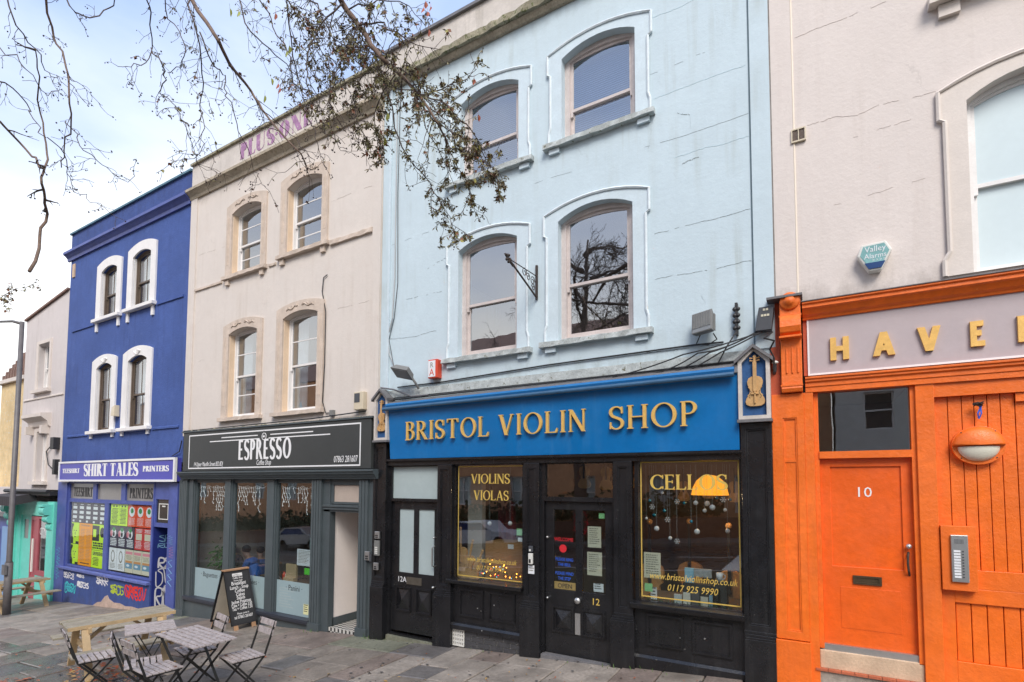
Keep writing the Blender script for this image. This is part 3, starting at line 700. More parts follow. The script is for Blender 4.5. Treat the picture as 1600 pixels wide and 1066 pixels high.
# cornice and parapet
mb = MB(); rough_bar(mb, -6.52, -0.40, -0.15, 0.30, 6.95, 7.07, 60, 0.02); mb.build('cornice', M['mossy'], pb)
MB().extr([(0, 6.89), (-0.05, 6.89), (-0.10, 6.95), (0, 6.95)], -6.51, -0.41).build('cornice_moulding', M['cornice_st'], pb)
B(-6.50, -0.41, 0.0, 0.3, 7.07, 7.62).build('parapet', M['parapet'], pb)
B(-6.52, -0.40, -0.05, 0.36, 7.62, 7.67).build('coping', M['lead'], pb)
B(-0.405, -0.385, -0.004, 0.3, 1.9, 7.6).build('joint_strip', mat('party_joint', (0.30, 0.27, 0.25), 0.9, 0.3), pb)

# ================================================================== beige house
bh = thing('terraced_house', 'beige rendered house with faded purple lettering on its parapet', 'house', (-9.6, 0, gz(-9.6)))
WB = {'TL': (-11.00, -9.96, 4.50, 5.86, 5.98), 'TR': (-9.13, -8.09, 4.56, 5.90, 6.02), 'BL': (-10.99, -9.99, 1.38, 3.18, 3.28), 'BR': (-9.16, -8.13, 1.38, 3.24, 3.34)}
shell(bh, -12.68, -6.53, 6.85, 1.0, [arch(*WB[k]) for k in WB], M['cream'], depth=9, levels=(1.0, 4.2), roofz=6.7)
for k, (x0, x1, zb, zs, zc) in WB.items():
    sash(bh, x0, x1, zb, zs, zc, 0.115, M['whitewood'], (1, 1), M['glass_up'], inner='curtain' if k[0] == 'B' else None, fr=0.05, sr=0.035)
    # peach-painted reveal lining
    B(x0 + 0.001, x0 + 0.012, 0.004, 0.114, zb, zs).build('reveal', M['peach'], bh); B(x1 - 0.012, x1 - 0.001, 0.004, 0.114, zb, zs).build('reveal', M['peach'], bh)
    xo0, xo1 = x0 - 0.20, x1 + 0.17; zt = zs + 0.20; zr = zc + 0.20
    MB().fill(arch(xo0, xo1, zb, zt, zr), [[(x1 + 0.001, zb + 0.001)] + arch(x0, x1, zb, zs, zc)[1:-1] + [(x0 - 0.001, zb + 0.001)]], -0.035, 0.0).build('window_surround', M['creamstone'], bh)
    bd = MB()
    for xx in (xo0 + 0.09, xo1 - 0.08):
        bd.tube([(xx - 0.02, -0.037, zb + 0.25), (xx - 0.02, -0.037, zs - 0.05)], 0.009, 5); bd.tube([(xx + 0.02, -0.037, zb + 0.25), (xx + 0.02, -0.037, zs - 0.05)], 0.009, 5)
    cx = (x0 + x1) / 2
    for s_ in (-1, 1):            # carved scroll on the head
        P = []
        for i in range(26):
            u = i / 25; P.append((cx + s_ * (0.06 + 0.34 * u), -0.042, zc + 0.10 - 0.06 * u * u + 0.022 * sin(u * 9)))
        bd.tube(P, 0.011, 5)
        for q in range(3):
            c = (cx + s_ * (0.10 + 0.12 * q), zc + 0.11 - 0.015 * q); bd.tube([(c[0] + (0.028 - i * 0.0024) * cos(i * 0.9), -0.043, c[1] + (0.028 - i * 0.0024) * sin(i * 0.9)) for i in range(10)], 0.008, 4)
    bd.build('carved_ornament', M['creamstone'], bh)
    mb = MB(); rough_bar(mb, xo0 - 0.05, xo1 + 0.05, -0.09, 0.11, zb - 0.085, zb - 0.003, 14, 0.008); s_ = mb.build('window_sill', M['creamstone'], bh)
    if zb > 4:
        for xx in (xo0 + 0.03, xo1 - 0.17): B(xx, xx + 0.12, -0.05, -0.002, zb - 0.20, zb - 0.087).build('sill_bracket', M['creamstone'], s_)
for a_ in ((-12.4, -11.34, -0.03, 0.0, 4.40, 4.45, 8, 0.006), (-9.68, -9.46, -0.03, 0.0, 4.42, 4.47, 3, 0.006), (-7.83, -6.75, -0.045, 0.0, 4.44, 4.53, 10, 0.01)): rough_bar(MB(), *a_).build('string_course', M['creamstone'], bh)
B(-6.735, -6.54, -0.03, -0.001, 1.05, 6.64).build('edge_strip', M['cream'], bh); B(-12.67, -12.42, -0.03, -0.001, 1.05, 6.64).build('edge_strip', M['cream'], bh)
MB().extr([(0.0, 6.64), (-0.04, 6.64), (-0.06, 6.70), (-0.11, 6.75), (-0.15, 6.78), (-0.16, 6.78), (-0.16, 6.84), (0.0, 6.90)], -12.76, -6.54).build('cornice', M['cornice_st'], bh)
B(-12.68, -6.53, -0.02, 0.3, 6.85, 7.47).build('parapet', M['parapet'], bh)
B(-12.70, -6.52, -0.07, 0.36, 7.47, 7.52).build('coping', M['mossy'], bh)
M['purple'] = mat('faded_purple_paint', (0.38, 0.20, 0.36), 0.8, 0.3, 12, wear=(0.52, 0.42, 0.44), wearamt=0.45)
lettering('PLUS.ONE', -10.78, -8.45, 7.04, 0.36, -0.021, 0.004, M['purple'], bh, T=0.30, t=0.03, sf=0.03, g=0.10)
mb = MB()
for a in ((-12.3, 5.25, -11.3, 5.22), (-12.2, 2.75, -11.3, 2.77), (-7.8, 3.2, -6.8, 3.22), (-7.9, 5.3, -6.8, 5.31), (-9.7, 4.2, -9.75, 3.5)): crack(mb, *a, w=0.004, gaps=0.4)
tag(mb.build('render_cracks', mat('beige_crack', (0.42, 0.36, 0.31), 0.9), bh), kind='stuff')

# ================================================================== ultramarine house
uh = thing('terraced_house', 'ultramarine blue rendered house above the shirt printing shop', 'house', (-16.0, 0, gz(-16)))
WU = {'TL': (-17.12, -16.22, 4.50, 5.80, 5.92), 'TR': (-15.36, -14.44, 4.50, 5.84, 5.96), 'BL': (-17.16, -16.28, 1.38, 3.10, 3.22), 'BR': (-15.40, -14.45, 1.38, 3.10, 3.22)}
shell(uh, -19.22, -12.70, 6.87, 0.45, [arch(*WU[k]) for k in WU], M['navy'], depth=9, levels=(0.62, 4.2), roofz=6.7)
for k, (x0, x1, zb, zs, zc) in WU.items():
    sash(uh, x0, x1, zb, zs, zc, 0.055, M['darkwood'], (0, 0), M['glass_up'], inner='curtain', vbars=1, fr=0.05, sr=0.04)
    B(x0 + 0.001, x0 + 0.010, 0.003, 0.054, zb, zs).build('reveal', M['whitetrim'], uh); B(x1 - 0.010, x1 - 0.001, 0.003, 0.054, zb, zs).build('reveal', M['whitetrim'], uh)
    xo0, xo1 = x0 - 0.27, x1 + 0.25; zt = zs + 0.22; zr = zc + 0.24
    MB().fill(arch(xo0, xo1, zb, zt, zr), [[(x1 + 0.001, zb + 0.001)] + arch(x0, x1, zb, zs, zc)[1:-1] + [(x0 - 0.001, zb + 0.001)]], -0.04, 0.0).build('window_surround', M['whitetrim'], uh)
    if zb < 4:
        bd = MB(); cx = (x0 + x1) / 2
        for q in (-0.16, -0.08, 0, 0.08, 0.16): bd.tube([(cx + q * 0.3, -0.045, zc + 0.02), (cx + q, -0.05, zc + 0.15 - abs(q) * 0.25)], [0.012, 0.022], 5)
        bd.build('shell_ornament', M['whitetrim'], uh)
    B(xo0 - 0.05, xo1 + 0.05, -0.12, 0.13, zb - 0.09, zb - 0.002).build('window_sill', M['whitetrim'], uh, bevel=0.008)
    for xx in (xo0 + 0.02, xo1 - 0.15): B(xx, xx + 0.11, -0.04, -0.002, zb - (0.34 if zb > 4 else 0.2), zb - 0.092).build('sill_bracket', M['whitetrim'], uh)
for z_, a_, b_ in ((4.38, -18.9, -17.5), (4.38, -14.1, -12.9), (1.27, -18.9, -17.6), (1.27, -14.1, -12.9)): MB().extr([(0, z_), (-0.03, z_), (-0.03, z_ + .045), (0, z_ + .065)], a_, b_).build('string_course', M['navy'], uh)
MB().extr([(0.0, 6.58), (-0.05, 6.58), (-0.06, 6.66), (-0.12, 6.72), (-0.17, 6.75), (-0.17, 6.82), (0.0, 6.87)], -19.34, -12.70).build('cornice', M['navypaint'], uh)
B(-19.22, -12.70, -0.01, 0.3, 6.87, 7.38).build('parapet', M['navy'], uh)
B(-19.25, -12.70, -0.06, 0.36, 7.38, 7.43).build('coping', mat('blue_grey_coping', (0.10, 0.20, 0.26), 0.8, 0.3, 4, 0.5), uh)
B(-19.05, -18.9, -0.03, -0.001, 6.05, 6.45).build('bare_patch', M['sillstone'], uh)

# ================================================================== pale pink house (right)
hh = thing('terraced_house', 'pale pink rendered house above the orange shopfront on the right', 'house', (2.8, 0, gz(2.8)))
WH = {'M': (1.34, 2.42, 2.06, 3.80, 3.98), 'T': (1.34, 2.42, 4.97, 6.30, 6.42), 'M2': (4.0, 5.08, 2.06, 3.80, 3.98), 'T2': (4.0, 5.08, 4.97, 6.30, 6.42)}
shell(hh, -0.385, 6.2, 8.3, 1.98, [arch(*WH[k]) for k in WH], M['haven'], depth=9, levels=(1.98, 4.5), roofz=8.0)
for k, (x0, x1, zb, zs, zc) in WH.items():
    sash(hh, x0, x1, zb, zs, zc, 0.10, M['whitewood'], (0, 0), M['frostw'] if k[0] == 'M' else M['glass_up'], meet=2.97 if k[0] == 'M' else 5.6, inner=None, fr=0.05, sr=0.035)
    xo0, xo1 = x0 - 0.22, x1 + 0.22; zt = zs + 0.15; zr = zc + 0.15; e = 0.045
    crown = arch(xo0, xo1, zb, zt, zr)[2:-2]
    out = [(xo1 - 0.0, zb), (xo1 - 0.0, zb + 0.16), (xo1 - e, zb + 0.24), (xo1 - e, zt - 0.32), (xo1, zt - 0.29), (xo1, zt)] + crown + [(xo0, zt), (xo0, zt - 0.29), (xo0 + e, zt - 0.32), (xo0 + e, zb + 0.24), (xo0 + 0.0, zb + 0.16), (xo0 + 0.0, zb)]
    MB().fill(out, [[(x1 + 0.001, zb + 0.001)] + arch(x0, x1, zb, zs, zc)[1:-1] + [(x0 - 0.001, zb + 0.001)]], -0.02, 0.0).build('window_surround', M['haventrim'], hh)
    MB().tube([(p[0], -0.024, p[1]) for p in out], 0.022, 6).build('surround_bead', M['haventrim'], hh)
    if k[0] == 'T':
        mb = MB(); rough_bar(mb, xo0 - 0.05, xo1 + 0.05, -0.12, 0.1, zb - 0.12, zb - 0.003, 10, 0.004); mb.build('window_sill', M['haventrim'], hh); B(xo0 + 0.03, xo0 + 0.2, -0.05, -0.002, zb - 0.25, zb - 0.125).build('sill_bracket', M['haventrim'], hh)
MB().tube([(-0.165, -0.002, 1.99), (-0.165, -0.002, 8.2)], 0.013, 6).build('edge_bead', mat('cream_bead', (0.78, 0.68, 0.56), 0.6, 0.05), hh)
B(-0.3845, -0.168, -0.010, -0.0005, 1.99, 8.2).build('edge_strip', M['haven'], hh)
mb = MB(); crack(mb, -0.13, 5.11, 0.73, 5.12, 0.005, 0.01, 22, 0.1); crack(mb, -0.03, 4.04, 1.11, 3.98, 0.005, 0.018, 30, 0.1); crack(mb, 0.4, 3.75, 0.9, 3.78, 0.003, 0.01, 18, 0.2); crack(mb, 0.2, 3.05, 1.0, 3.12, 0.003, 0.01, 18, 0.5)
tag(mb.build('render_cracks', mat('pink_crack', (0.47, 0.40, 0.36), 0.9), hh), kind='stuff')

# ================================================================== low grey house with turquoise shop
gh = thing('terraced_house', 'narrow pale grey house above the turquoise shopfront', 'house', (-20.8, 0, gz(-20.8)))
WG = {'T': (-21.25, -20.42, 2.86, 4.28, 4.32), 'B': (-21.05, -20.35, 0.0, 1.50, 1.54)}
mb = MB().fill([(-22.4, -0.25), (-19.24, -0.25), (-19.24, 5.72), (-22.4, 5.24)], [arch(*WG[k]) for k in WG], 0.0, 0.35); mb.build('wall', M['greywall'], gh)
g0 = gz(-22.4) - 0.3
MB().box(-22.4, -22.2, 0.35, 8, g0, 5.2).box(-22.2, -19.3, 7.8, 8, g0, 5.2).build('outer_wall', M['greywall'], gh)
MB().hexa([(-22.45, -0.06, 5.25), (-19.24, -0.06, 5.73), (-19.24, 8, 5.73), (-22.45, 8, 5.25), (-22.45, -0.06, 5.31), (-19.24, -0.06, 5.79), (-19.24, 8, 5.79), (-22.45, 8, 5.31)]).build('roof', M['rooftile'], gh)
MB().box(-22.2, -19.3, 3.0, 3.1, g0, 5).box(-22.2, -19.3, 0.36, 3, -0.3, -0.15).box(-22.2, -19.3, 0.36, 3, 2.4, 2.5).build('interior_walls', M['interior'], gh)
for k, (x0, x1, zb, zs, zc) in WG.items():
    sash(gh, x0, x1, zb, zs, zc, 0.14, M['whitewood'], (0, 0), M['glass_up'], inner='curtain', fr=0.05)
    MB().fill(rect(x0 - 0.16, x1 + 0.13, zb - 0.001, zs + 0.14), [rect(x0, x1, zb, zs + 0.04)], -0.03, 0).build('window_surround', M['haventrim'], gh)
    B(x0 - 0.22, x1 + 0.2, -0.12, 0.12, zb - 0.10, zb - 0.003).build('window_sill', M['haventrim'], gh)
MB().extr([(0, 1.66), (-0.06, 1.70), (-0.10, 1.84), (-0.26, 1.96), (-0.26, 2.06), (0, 2.10)], -21.6, -20.1).box(-21.5, -21.36, -0.2, -0.001, 1.45, 1.70).box(-20.34, -20.2, -0.2, -0.001, 1.45, 1.70).build('window_hood', M['haventrim'], gh)
MB().extr([(0, 2.58), (-0.03, 2.58), (-0.03, 2.62), (0, 2.64)], -22.3, -19.3).build('string_course', M['haventrim'], gh)
# turquoise shopfront
mb = MB(); mb.box(-22.75, -22.3, -0.10, 0.0, g0, -0.74).box(-19.75, -19.26, -0.10, 0.0, g0, -0.60).box(-22.3, -19.75, -0.02, 0.1, -1.05, -0.62); mb.build('shopfront_frame', M['turq'], gh)
for x0 in (-22.8, -19.78):
    pr = [(0.0, -0.68), (-0.34, -0.68), (-0.34, -0.74)]
    for k in range(13): a = pi * k / 12; pr.append((-0.26 - 0.07 * sin(a), -0.86 + 0.12 * cos(a)))
    for k in range(11): a = pi * k / 10; pr.append((-0.16 - 0.08 * sin(a), -1.10 + 0.11 * cos(a)))
    for k in range(9): a = pi * k / 8; pr.append((-0.10 - 0.05 * sin(a), -1.33 + 0.10 * cos(a)))
    pr.append((0.0, -1.44)); MB().extr(pr, x0 + 0.08, x0 + 0.42).build('scroll_corbel', M['turq'], gh, bevel=0.01)
mb = MB(); mb.box(-22.3, -22.0, -0.01, 0.1, g0, -1.05).box(-21.35, -21.2, 0.0, 0.1, g0, -1.05); mb.build('door_frame', M['turq'], gh)
mb = MB(); mb.fill(rect(-22.0, -21.35, gz(-21.6), -1.05), [rect(-21.85, -21.5, -1.8, -1.2)], 0.03, 0.09); mb.build('side_door', M['turq'], gh); B(-21.85, -21.5, 0.05, 0.06, -1.8, -1.2).build('pane', M['dustyglass'], gh)
dr = MB().fill(rect(-21.2, -20.75, gz(-21), -1.08), [rect(-21.12, -20.84, -2.9, -1.2)], 0.0, 0.06).build('shop_door', M['plum'], gh)
B(-21.12, -20.84, 0.02, 0.04, -2.9, -1.2).build('pane', M['plum'], dr); MB().tube([(-20.82, -0.06, -2.75), (-20.82, -0.06, -1.75)], 0.03, 6).build('handle', M['plasticw'], dr)
MB().fill(rect(-20.75, -19.76, -2.85, -1.08), [rect(-20.62, -19.8, -2.7, -1.15)], 0.0, 0.06).build('window_frame', M['plum'], gh)
wn_ = B(-20.62, -19.8, 0.03, 0.036, -2.7, -1.15).build('shop_window', M['shopglass'], gh)
text('CITY LOO', -20.2, -1.62, 0.30, 0.028, M['white'], gh, xs=0.6)
B(-20.75, -19.76, 0.0, 0.08, g0, -2.86).build('stall_riser', M['turq'], gh)
MB().box(-22.2, -19.3, 2.5, 2.55, g0, -0.7).box(-22.2, -19.3, 0.4, 2.5, -3.5, -3.45).build('shop_interior', M['shopwall'], gh)
aw = thing('awning', 'folded black fabric awning over the turquoise shop door', 'awning', (-21.6, -0.3, -0.5))
mb = MB(); mb.box(-22.7, -20.75, -0.62, -0.05, -0.66, -0.36).hexa([(-22.7, -0.62, -0.66), (-20.75, -0.62, -0.66), (-20.75, -0.05, -0.42), (-22.7, -0.05, -0.42), (-22.7, -0.6, -0.40), (-20.75, -0.6, -0.40), (-20.75, -0.05, -0.28), (-22.7, -0.05, -0.28)])
mb = MB(); n = 24
for i in range(n):
    xa = -22.7 + 1.95 * i / n; xb = -22.7 + 1.95 * (i + 1) / n; ya = -0.62 - 0.02 * (i % 2); yb = -0.62 - 0.02 * ((i + 1) % 2)
    mb.quad((xa, ya, -0.74), (xb, yb, -0.74), (xb, yb, -0.46), (xa, ya, -0.46)); mb.quad((xa, ya, -0.46), (xb, yb, -0.46), (xb, -0.05, -0.36), (xa, -0.05, -0.36))
mb.quad((-20.75, -0.62, -0.74), (-20.75, -0.05, -0.6), (-20.75, -0.05, -0.36), (-20.75, -0.62, -0.46))
mb.build('fabric', M['awn'], aw); MB().tube([(-22.6, -0.25, -0.30), (-19.4, -0.22, -0.30)], 0.06, 8).box(-22.4, -19.35, -0.2, -0.002, -0.42, -0.30).build('roller_tube', M['cable'], aw)

# ================================================================== far houses on the left
yh = thing('house', 'tall narrow house end with faded yellow painted mural and tiled roof', 'house', (-25.5, 6, gz(-25.5)))
a = at(8, 600, 0.6); 
B(-27.3, -24.9, 0.8, 7, gz(-27) - 0.4, 3.72).build('wall', M['yellowwall'], yh)
B(-27.5, -24.8, 0.68, 7.1, 3.72, 3.86).build('eaves_cornice', M['haventrim'], yh)
rf_ = MB().hexa([(-27.2, 0.85, 3.86), (-24.95, 0.85, 3.86), (-24.95, 7, 3.86), (-27.2, 7, 3.86), (-26.7, 1.3, 5.1), (-25.3, 1.3, 5.1), (-25.3, 6, 5.1), (-26.7, 6, 5.1)]).build('roof', M['rooftile'], yh)
mb = MB()
for i in range(7):
    for j in range(8):
        u = i / 7; xx = -27.1 + 0.45 * u + j * (2.1 - 0.85 * u) / 8; mb.box(xx, xx + 0.16, 0.74 + 0.5 * u, 0.85 + 0.5 * u, 3.9 + u * 1.1, 4.04 + u * 1.1)
tag(mb.build('roof_tile', M['rooftile'], rf_), kind='stuff')
bs = thing('shop_building', 'dark blue shopfront with white wall above at far left behind the lamp post', 'shop', (-25, 0.5, gz(-25)))
B(-30, -22.78, 0.05, 0.78, gz(-28) - 0.5, -1.15).build('shopfront', M['navypaint'], bs)
B(-30, -22.46, 0.02, 0.6, -1.1, -0.2).build('wall', M['greywall'], bs); B(-30, -22.6, -0.15, 0.3, -1.15, -1.02).build('fascia_cornice', M['lead'], bs)
B(-23.6, -23.1, 0.0, 0.05, gz(-23) - 0.3, -1.5).build('door', mat('pale_blue_door', (0.2, 0.35, 0.6), 0.5), bs)
B(-24.6, -23.9, 0.0, 0.05, -2.8, -1.6).build('window', M['shopglass'], bs)
# ================================================================== shopfront pieces
def pilaster(parent, x0, x1, zt, zb, zg, m, y=-0.05, blk=0.035, name='pilaster', back=0.02):
    "panelled shaft on a taller base block with a stepped cap"
    mb = MB(); mb.fill(rect(x0, x1, zb, zt), [rect(x0 + 0.055, x1 - 0.055, zb + 0.10, zt - 0.07)], y, back)
    mb.box(x0 + 0.05, x1 - 0.05, y + 0.022, back, zb + 0.09, zt - 0.06)
    mb.fill(rect(x0 + 0.055, x1 - 0.055, zb + 0.10, zt - 0.07), [rect(x0 + 0.072, x1 - 0.072, zb + 0.117, zt - 0.087)], y + 0.008, y + 0.022)
    o = mb.build(name, m, parent, bevel=0.004)
    mb = MB(); mb.box(x0 - blk, x1 + blk * 0.6, y - 0.035, back, zg, zb - 0.055)
    mb.box(x0 - blk + 0.008, x1 + blk * 0.6 - 0.008, y - 0.028, back, zb - 0.055, zb - 0.03).box(x0 - blk * 0.5, x1 + blk * 0.3, y - 0.015, back, zb - 0.03, zb + 0.0)
    mb.box(x0 - 0.004, x1 + 0.004, y - 0.006, back, zb, zb + 0.035)
    mb.build('base_block', m, o, bevel=0.004); return o
def frame_panel(parent, x0, x1, z0, z1, y, m, kind='flat', name='panel', w=0.035):
    mb = MB(); mb.fill(rect(x0, x1, z0, z1), [rect(x0 + w, x1 - w, z0 + w, z1 - w)], y - 0.018, y)
    mb.fill(rect(x0 + w * 0.35, x1 - w * 0.35, z0 + w * 0.35, z1 - w * 0.35), [rect(x0 + w * 0.75, x1 - w * 0.75, z0 + w * 0.75, z1 - w * 0.75)], y - 0.026, y - 0.018)
    a, b, c, d = x0 + w, x1 - w, z0 + w, z1 - w
    if kind == 'pyramid':
        cx, cz = (a + b) / 2, (c + d) / 2; q = 0.02; A = (a + q, y - 0.001, c + q); Bq = (b - q, y - 0.001, c + q); Cq = (b - q, y - 0.001, d - q); D = (a + q, y - 0.001, d - q); P = (cx, y - 0.05, cz)
        for u, v in ((A, Bq), (Bq, Cq), (Cq, D), (D, A)): mb.tri(u, v, P)
    return mb.build(name, m, parent)
def knob(parent, x, z, y, r, m, name='door_knob'): return MB().lathe([(r * 0.6, 0), (r * 0.35, -0.02), (r, -0.035), (r * 0.9, -0.055), (0.001, -0.062)], (x, y, z), 12, 'y').build(name, m, parent, True)
def gold_frame(parent, x0, x1, z0, z1, y, w=0.014): return MB().fill(rect(x0, x1, z0, z1), [rect(x0 + w, x1 - w, z0 + w, z1 - w)], y, y + 0.002).build('gilt_border', M['giltline'], parent)
violins = []
def violin_outline(cx, cz, h, n=40):
    "body outline, h = body length, centred at cx, bottom at cz"
    K = [(0, 0), (0.17, 0.01), (0.27, 0.07), (0.295, 0.17), (0.26, 0.28), (0.215, 0.345), (0.235, 0.375), (0.175, 0.42), (0.155, 0.50), (0.165, 0.585), (0.215, 0.63), (0.20, 0.66), (0.225, 0.72), (0.238, 0.82), (0.20, 0.93), (0.11, 0.985), (0.04, 1.0)]
    R = [(cx + p[0] * h, cz + p[1] * h) for p in K]; L = [(cx - p[0] * h, cz + p[1] * h) for p in K[1:]][::-1]
    return R + L
def carve_violin(name, label, cx, cz, h, y, m, group=None, flip=False):
    t = thing(name, label, 'carved violin', (cx, y, cz), group=group)
    bd = MB().fill(violin_outline(cx, cz, h * 0.6), [], y - 0.030, y).build('body', m, t, bevel=0.006)
    MB().box(cx - 0.017 * h * 2, cx + 0.017 * h * 2, y - 0.042, y - 0.030, cz + h * 0.30, cz + h * 0.88).build('fingerboard', m, t)
    mb = MB().box(cx - 0.012 * h, cx + 0.012 * h, y - 0.05, y - 0.03, cz + h * 0.06, cz + h * 0.3).box(cx - 0.07 * h, cx + 0.07 * h, y - 0.05, y - 0.03, cz + h * 0.235, cz + h * 0.252); mb.build('bridge', m, t)
    mb = MB().box(cx - 0.02 * h, cx + 0.02 * h, y - 0.035, y - 0.005, cz + h * 0.88, cz + h * 0.98)
    mb.lathe([(0.03 * h, 0), (0.03 * h, -0.03)], (cx, y - 0.006, cz + h * 0.985), 10, 'y')
    for k in range(2):
        for s_ in (-1, 1): mb.tube([(cx, y - 0.02, cz + h * (0.90 + 0.05 * k)), (cx + s_ * 0.09 * h, y - 0.02, cz + h * (0.915 + 0.05 * k))], [0.004, 0.009 * h * 2], 5)
    mb.build('scroll', m, t)
    mb = MB()
    for s_ in (-1, 1): mb.tube([(cx + s_ * (0.09 + 0.02 * sin(u * 6)) * h, y - 0.0305, cz + h * (0.16 + 0.15 * u)) for u in [i / 8 for i in range(9)]], 0.0028, 4)
    mb.build('sound_hole', M['cable'], t)
    return t

# ------------------------------------------------------------------ violin shop (part of the pale blue house)
vs = thing('shopfront', 'black panelled violin shopfront under the azure sign', 'shopfront', (-3.45, 0, gz(-3.45)))
BK = M['black']; GB = lambda x: gz(x) - 0.12
# shop room
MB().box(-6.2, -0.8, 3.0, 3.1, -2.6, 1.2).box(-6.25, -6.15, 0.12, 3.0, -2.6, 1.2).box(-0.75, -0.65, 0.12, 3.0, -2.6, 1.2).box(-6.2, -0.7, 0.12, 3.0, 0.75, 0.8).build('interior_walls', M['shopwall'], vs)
B(-6.2, -0.7, 0.12, 3.0, -2.45, -2.35).build('interior_floor', M['floorwood'], vs)
MB().box(-6.50, -0.45, -0.055, 0.12, 0.28, 0.375).build('frame_head', BK, vs, bevel=0.006)
MB().extr([(0.0, 0.345), (-0.085, 0.345), (-0.10, 0.36), (-0.10, 0.385), (0.0, 0.385)], -6.26, -0.76).build('lower_moulding', BK, vs)
for (a, b, zt) in ((-6.56, -6.27, 0.66), (-5.19, -4.92, 0.28), (-3.64, -3.40, 0.28), (-2.31, -2.07, 0.28), (-0.775, -0.455, 0.69)):
    pilaster(vs, a, b, zt, -1.68, GB(a), BK, y=-0.065 if zt < 0.5 else -0.085, blk=0.045 if a > -6 and a < -1 else 0.0)
# door 12A
def panel_door(name, x0, x1, zt, zb, y, m, panes, panels, mid):
    holes = [rect(*p) for p in panes]
    mb = MB().fill(rect(x0, x1, zb, zt), holes, y, y + 0.045); return mb.build(name, m, vs, bevel=0.003)
MB().fill(rect(-6.27, -5.19, GB(-6), 0.28), [rect(-6.2, -5.235, -0.26, 0.26), rect(-6.22, -5.235, gz(-5.7) - 0.02 + 0.1, -0.31)], -0.01, 0.10).build('door_frame', BK, vs)
B(-6.2, -5.235, 0.03, 0.036, -0.26, 0.26).build('transom_light', M['frost'], vs)
d = panel_door('door', -6.215, -5.24, -0.315, -2.43, 0.03, BK, [(-6.06, -5.745, -1.475, -0.435), (-5.645, -5.32, -1.475, -0.435)], None, None)
for a, b in ((-6.06, -5.745), (-5.645, -5.32)): B(a, b, 0.05, 0.055, -1.475, -0.435).build('frosted_pane', M['frost'], d)
for a, b in ((-6.10, -5.78), (-5.68, -5.35)): frame_panel(d, a, b, -2.11, -1.70, 0.03, BK, 'pyramid')
B(-5.875, -5.56, 0.018, 0.03, -1.655, -1.54).build('letterbox', mat('tarnished_brass', (0.18, 0.16, 0.13), 0.4, 0.2, 10, metal=0.6), d); 
MB().tube([(-5.31, 0.03, -1.01), (-5.31, -0.03, -1.03), (-5.31, -0.03, -1.31), (-5.31, 0.03, -1.33)], 0.012, 8).build('pull_handle', M['steel'], d)
knob(d, -5.30, -1.65, 0.03, 0.022, M['steel'], 'lock'); knob(d, -5.29, -0.87, 0.03, 0.018, M['steel'], 'lock')
text('12A', -5.985, -1.63, 0.125, 0.029, M['white'], d, 0.95, 0.003, 'house_number')
B(-6.24, -5.2, -0.06, 0.1, gz(-5.7) - 0.1, gz(-5.7) + 0.05).build('door_step', FL[4], vs)
# window with VIOLINS VIOLAS
def shop_window(x0, x1, zb, zt, y=0.02):
    MB().fill(rect(x0 - 0.02, x1 + 0.02, zb - 0.03, 0.285), [rect(x0 + 0.03, x1 - 0.03, zb, zt - 0.02)], y - 0.03, y + 0.05).build('window_frame', BK, vs)
    return B(x0 + 0.03, x1 - 0.03, y + 0.02, y + 0.028, zb, zt - 0.02).build('shop_window', M['shopglass'], vs)
w1 = shop_window(-4.92, -3.66, -1.46, 0.29); yg = 0.036
gold_frame(w1, -4.86, -3.70, -1.425, 0.255, yg)
lettering('VIOLINS', -4.62, -3.93, -0.01, 0.145, yg + 0.002, 0.002, M['giltline'], w1, T=0.15, t=0.06, sf=0.05, g=0.06)
lettering('VIOLAS', -4.57, -3.95, -0.26, 0.145, yg + 0.002, 0.002, M['giltline'], w1, T=0.15, t=0.06, sf=0.05, g=0.06)
text('www.bristolviolinshop.co.uk', -4.25, -1.19, 0.105, yg, M['giltline'], w1, 0.72, 0.002, 'gilt_writing', shear=0.25)
text('0117 925 9990', -4.27, -1.31, 0.10, yg, M['giltline'], w1, 0.8, 0.002, 'gilt_writing', shear=0.25)
mb = MB().extr([(0.05, -1.53), (-0.095, -1.53), (-0.11, -1.50), (-0.11, -1.475), (0.05, -1.455)], -4.99, -3.66); mb.build('window_sill', BK, vs, bevel=0.004)
sr = B(-4.92, -3.66, -0.012, 0.10, -2.14, -1.53).build('stall_riser', BK, vs)
frame_panel(sr, -4.78, -4.34, -2.02, -1.60, -0.012, BK); frame_panel(sr, -4.25, -3.80, -2.02, -1.60, -0.012, BK)
MB().extr([(0.05, -2.21), (-0.075, -2.21), (-0.075, -2.15), (-0.05, -2.12), (0.05, -2.11)], -4.96, -3.66).build('plinth_rail', BK, vs)
pl = B(-4.68, -3.66, -0.005, 0.2, GB(-4.68), -2.205).build('brick_plinth', M['mortar'], vs)
for r_ in range(4):
    z0 = -2.215 - 0.074 * (r_ + 1); x = -4.675 - (0.11 if r_ % 2 else 0)
    while x < -3.68:
        a, b = max(x, -4.675), min(x + 0.215, -3.665)
        if b - a > 0.03: B(a, b, -0.018, 0.0, z0, z0 + 0.063).build('brick', M['brick'], pl)
        x += 0.227
vt = MB().fill(rect(-4.94, -4.685, -2.47, -2.215), [rect(-4.925 + i * 0.04, -4.905 + i * 0.04, -2.45 + j * 0.058, -2.41 + j * 0.058) for i in range(6) for j in range(4)], -0.03, -0.01).build('air_vent', M['plasticw'], vs)
B(-4.935, -4.69, -0.009, 0.1, -2.5, -2.22).build('vent_backing', M['cable'], vt)
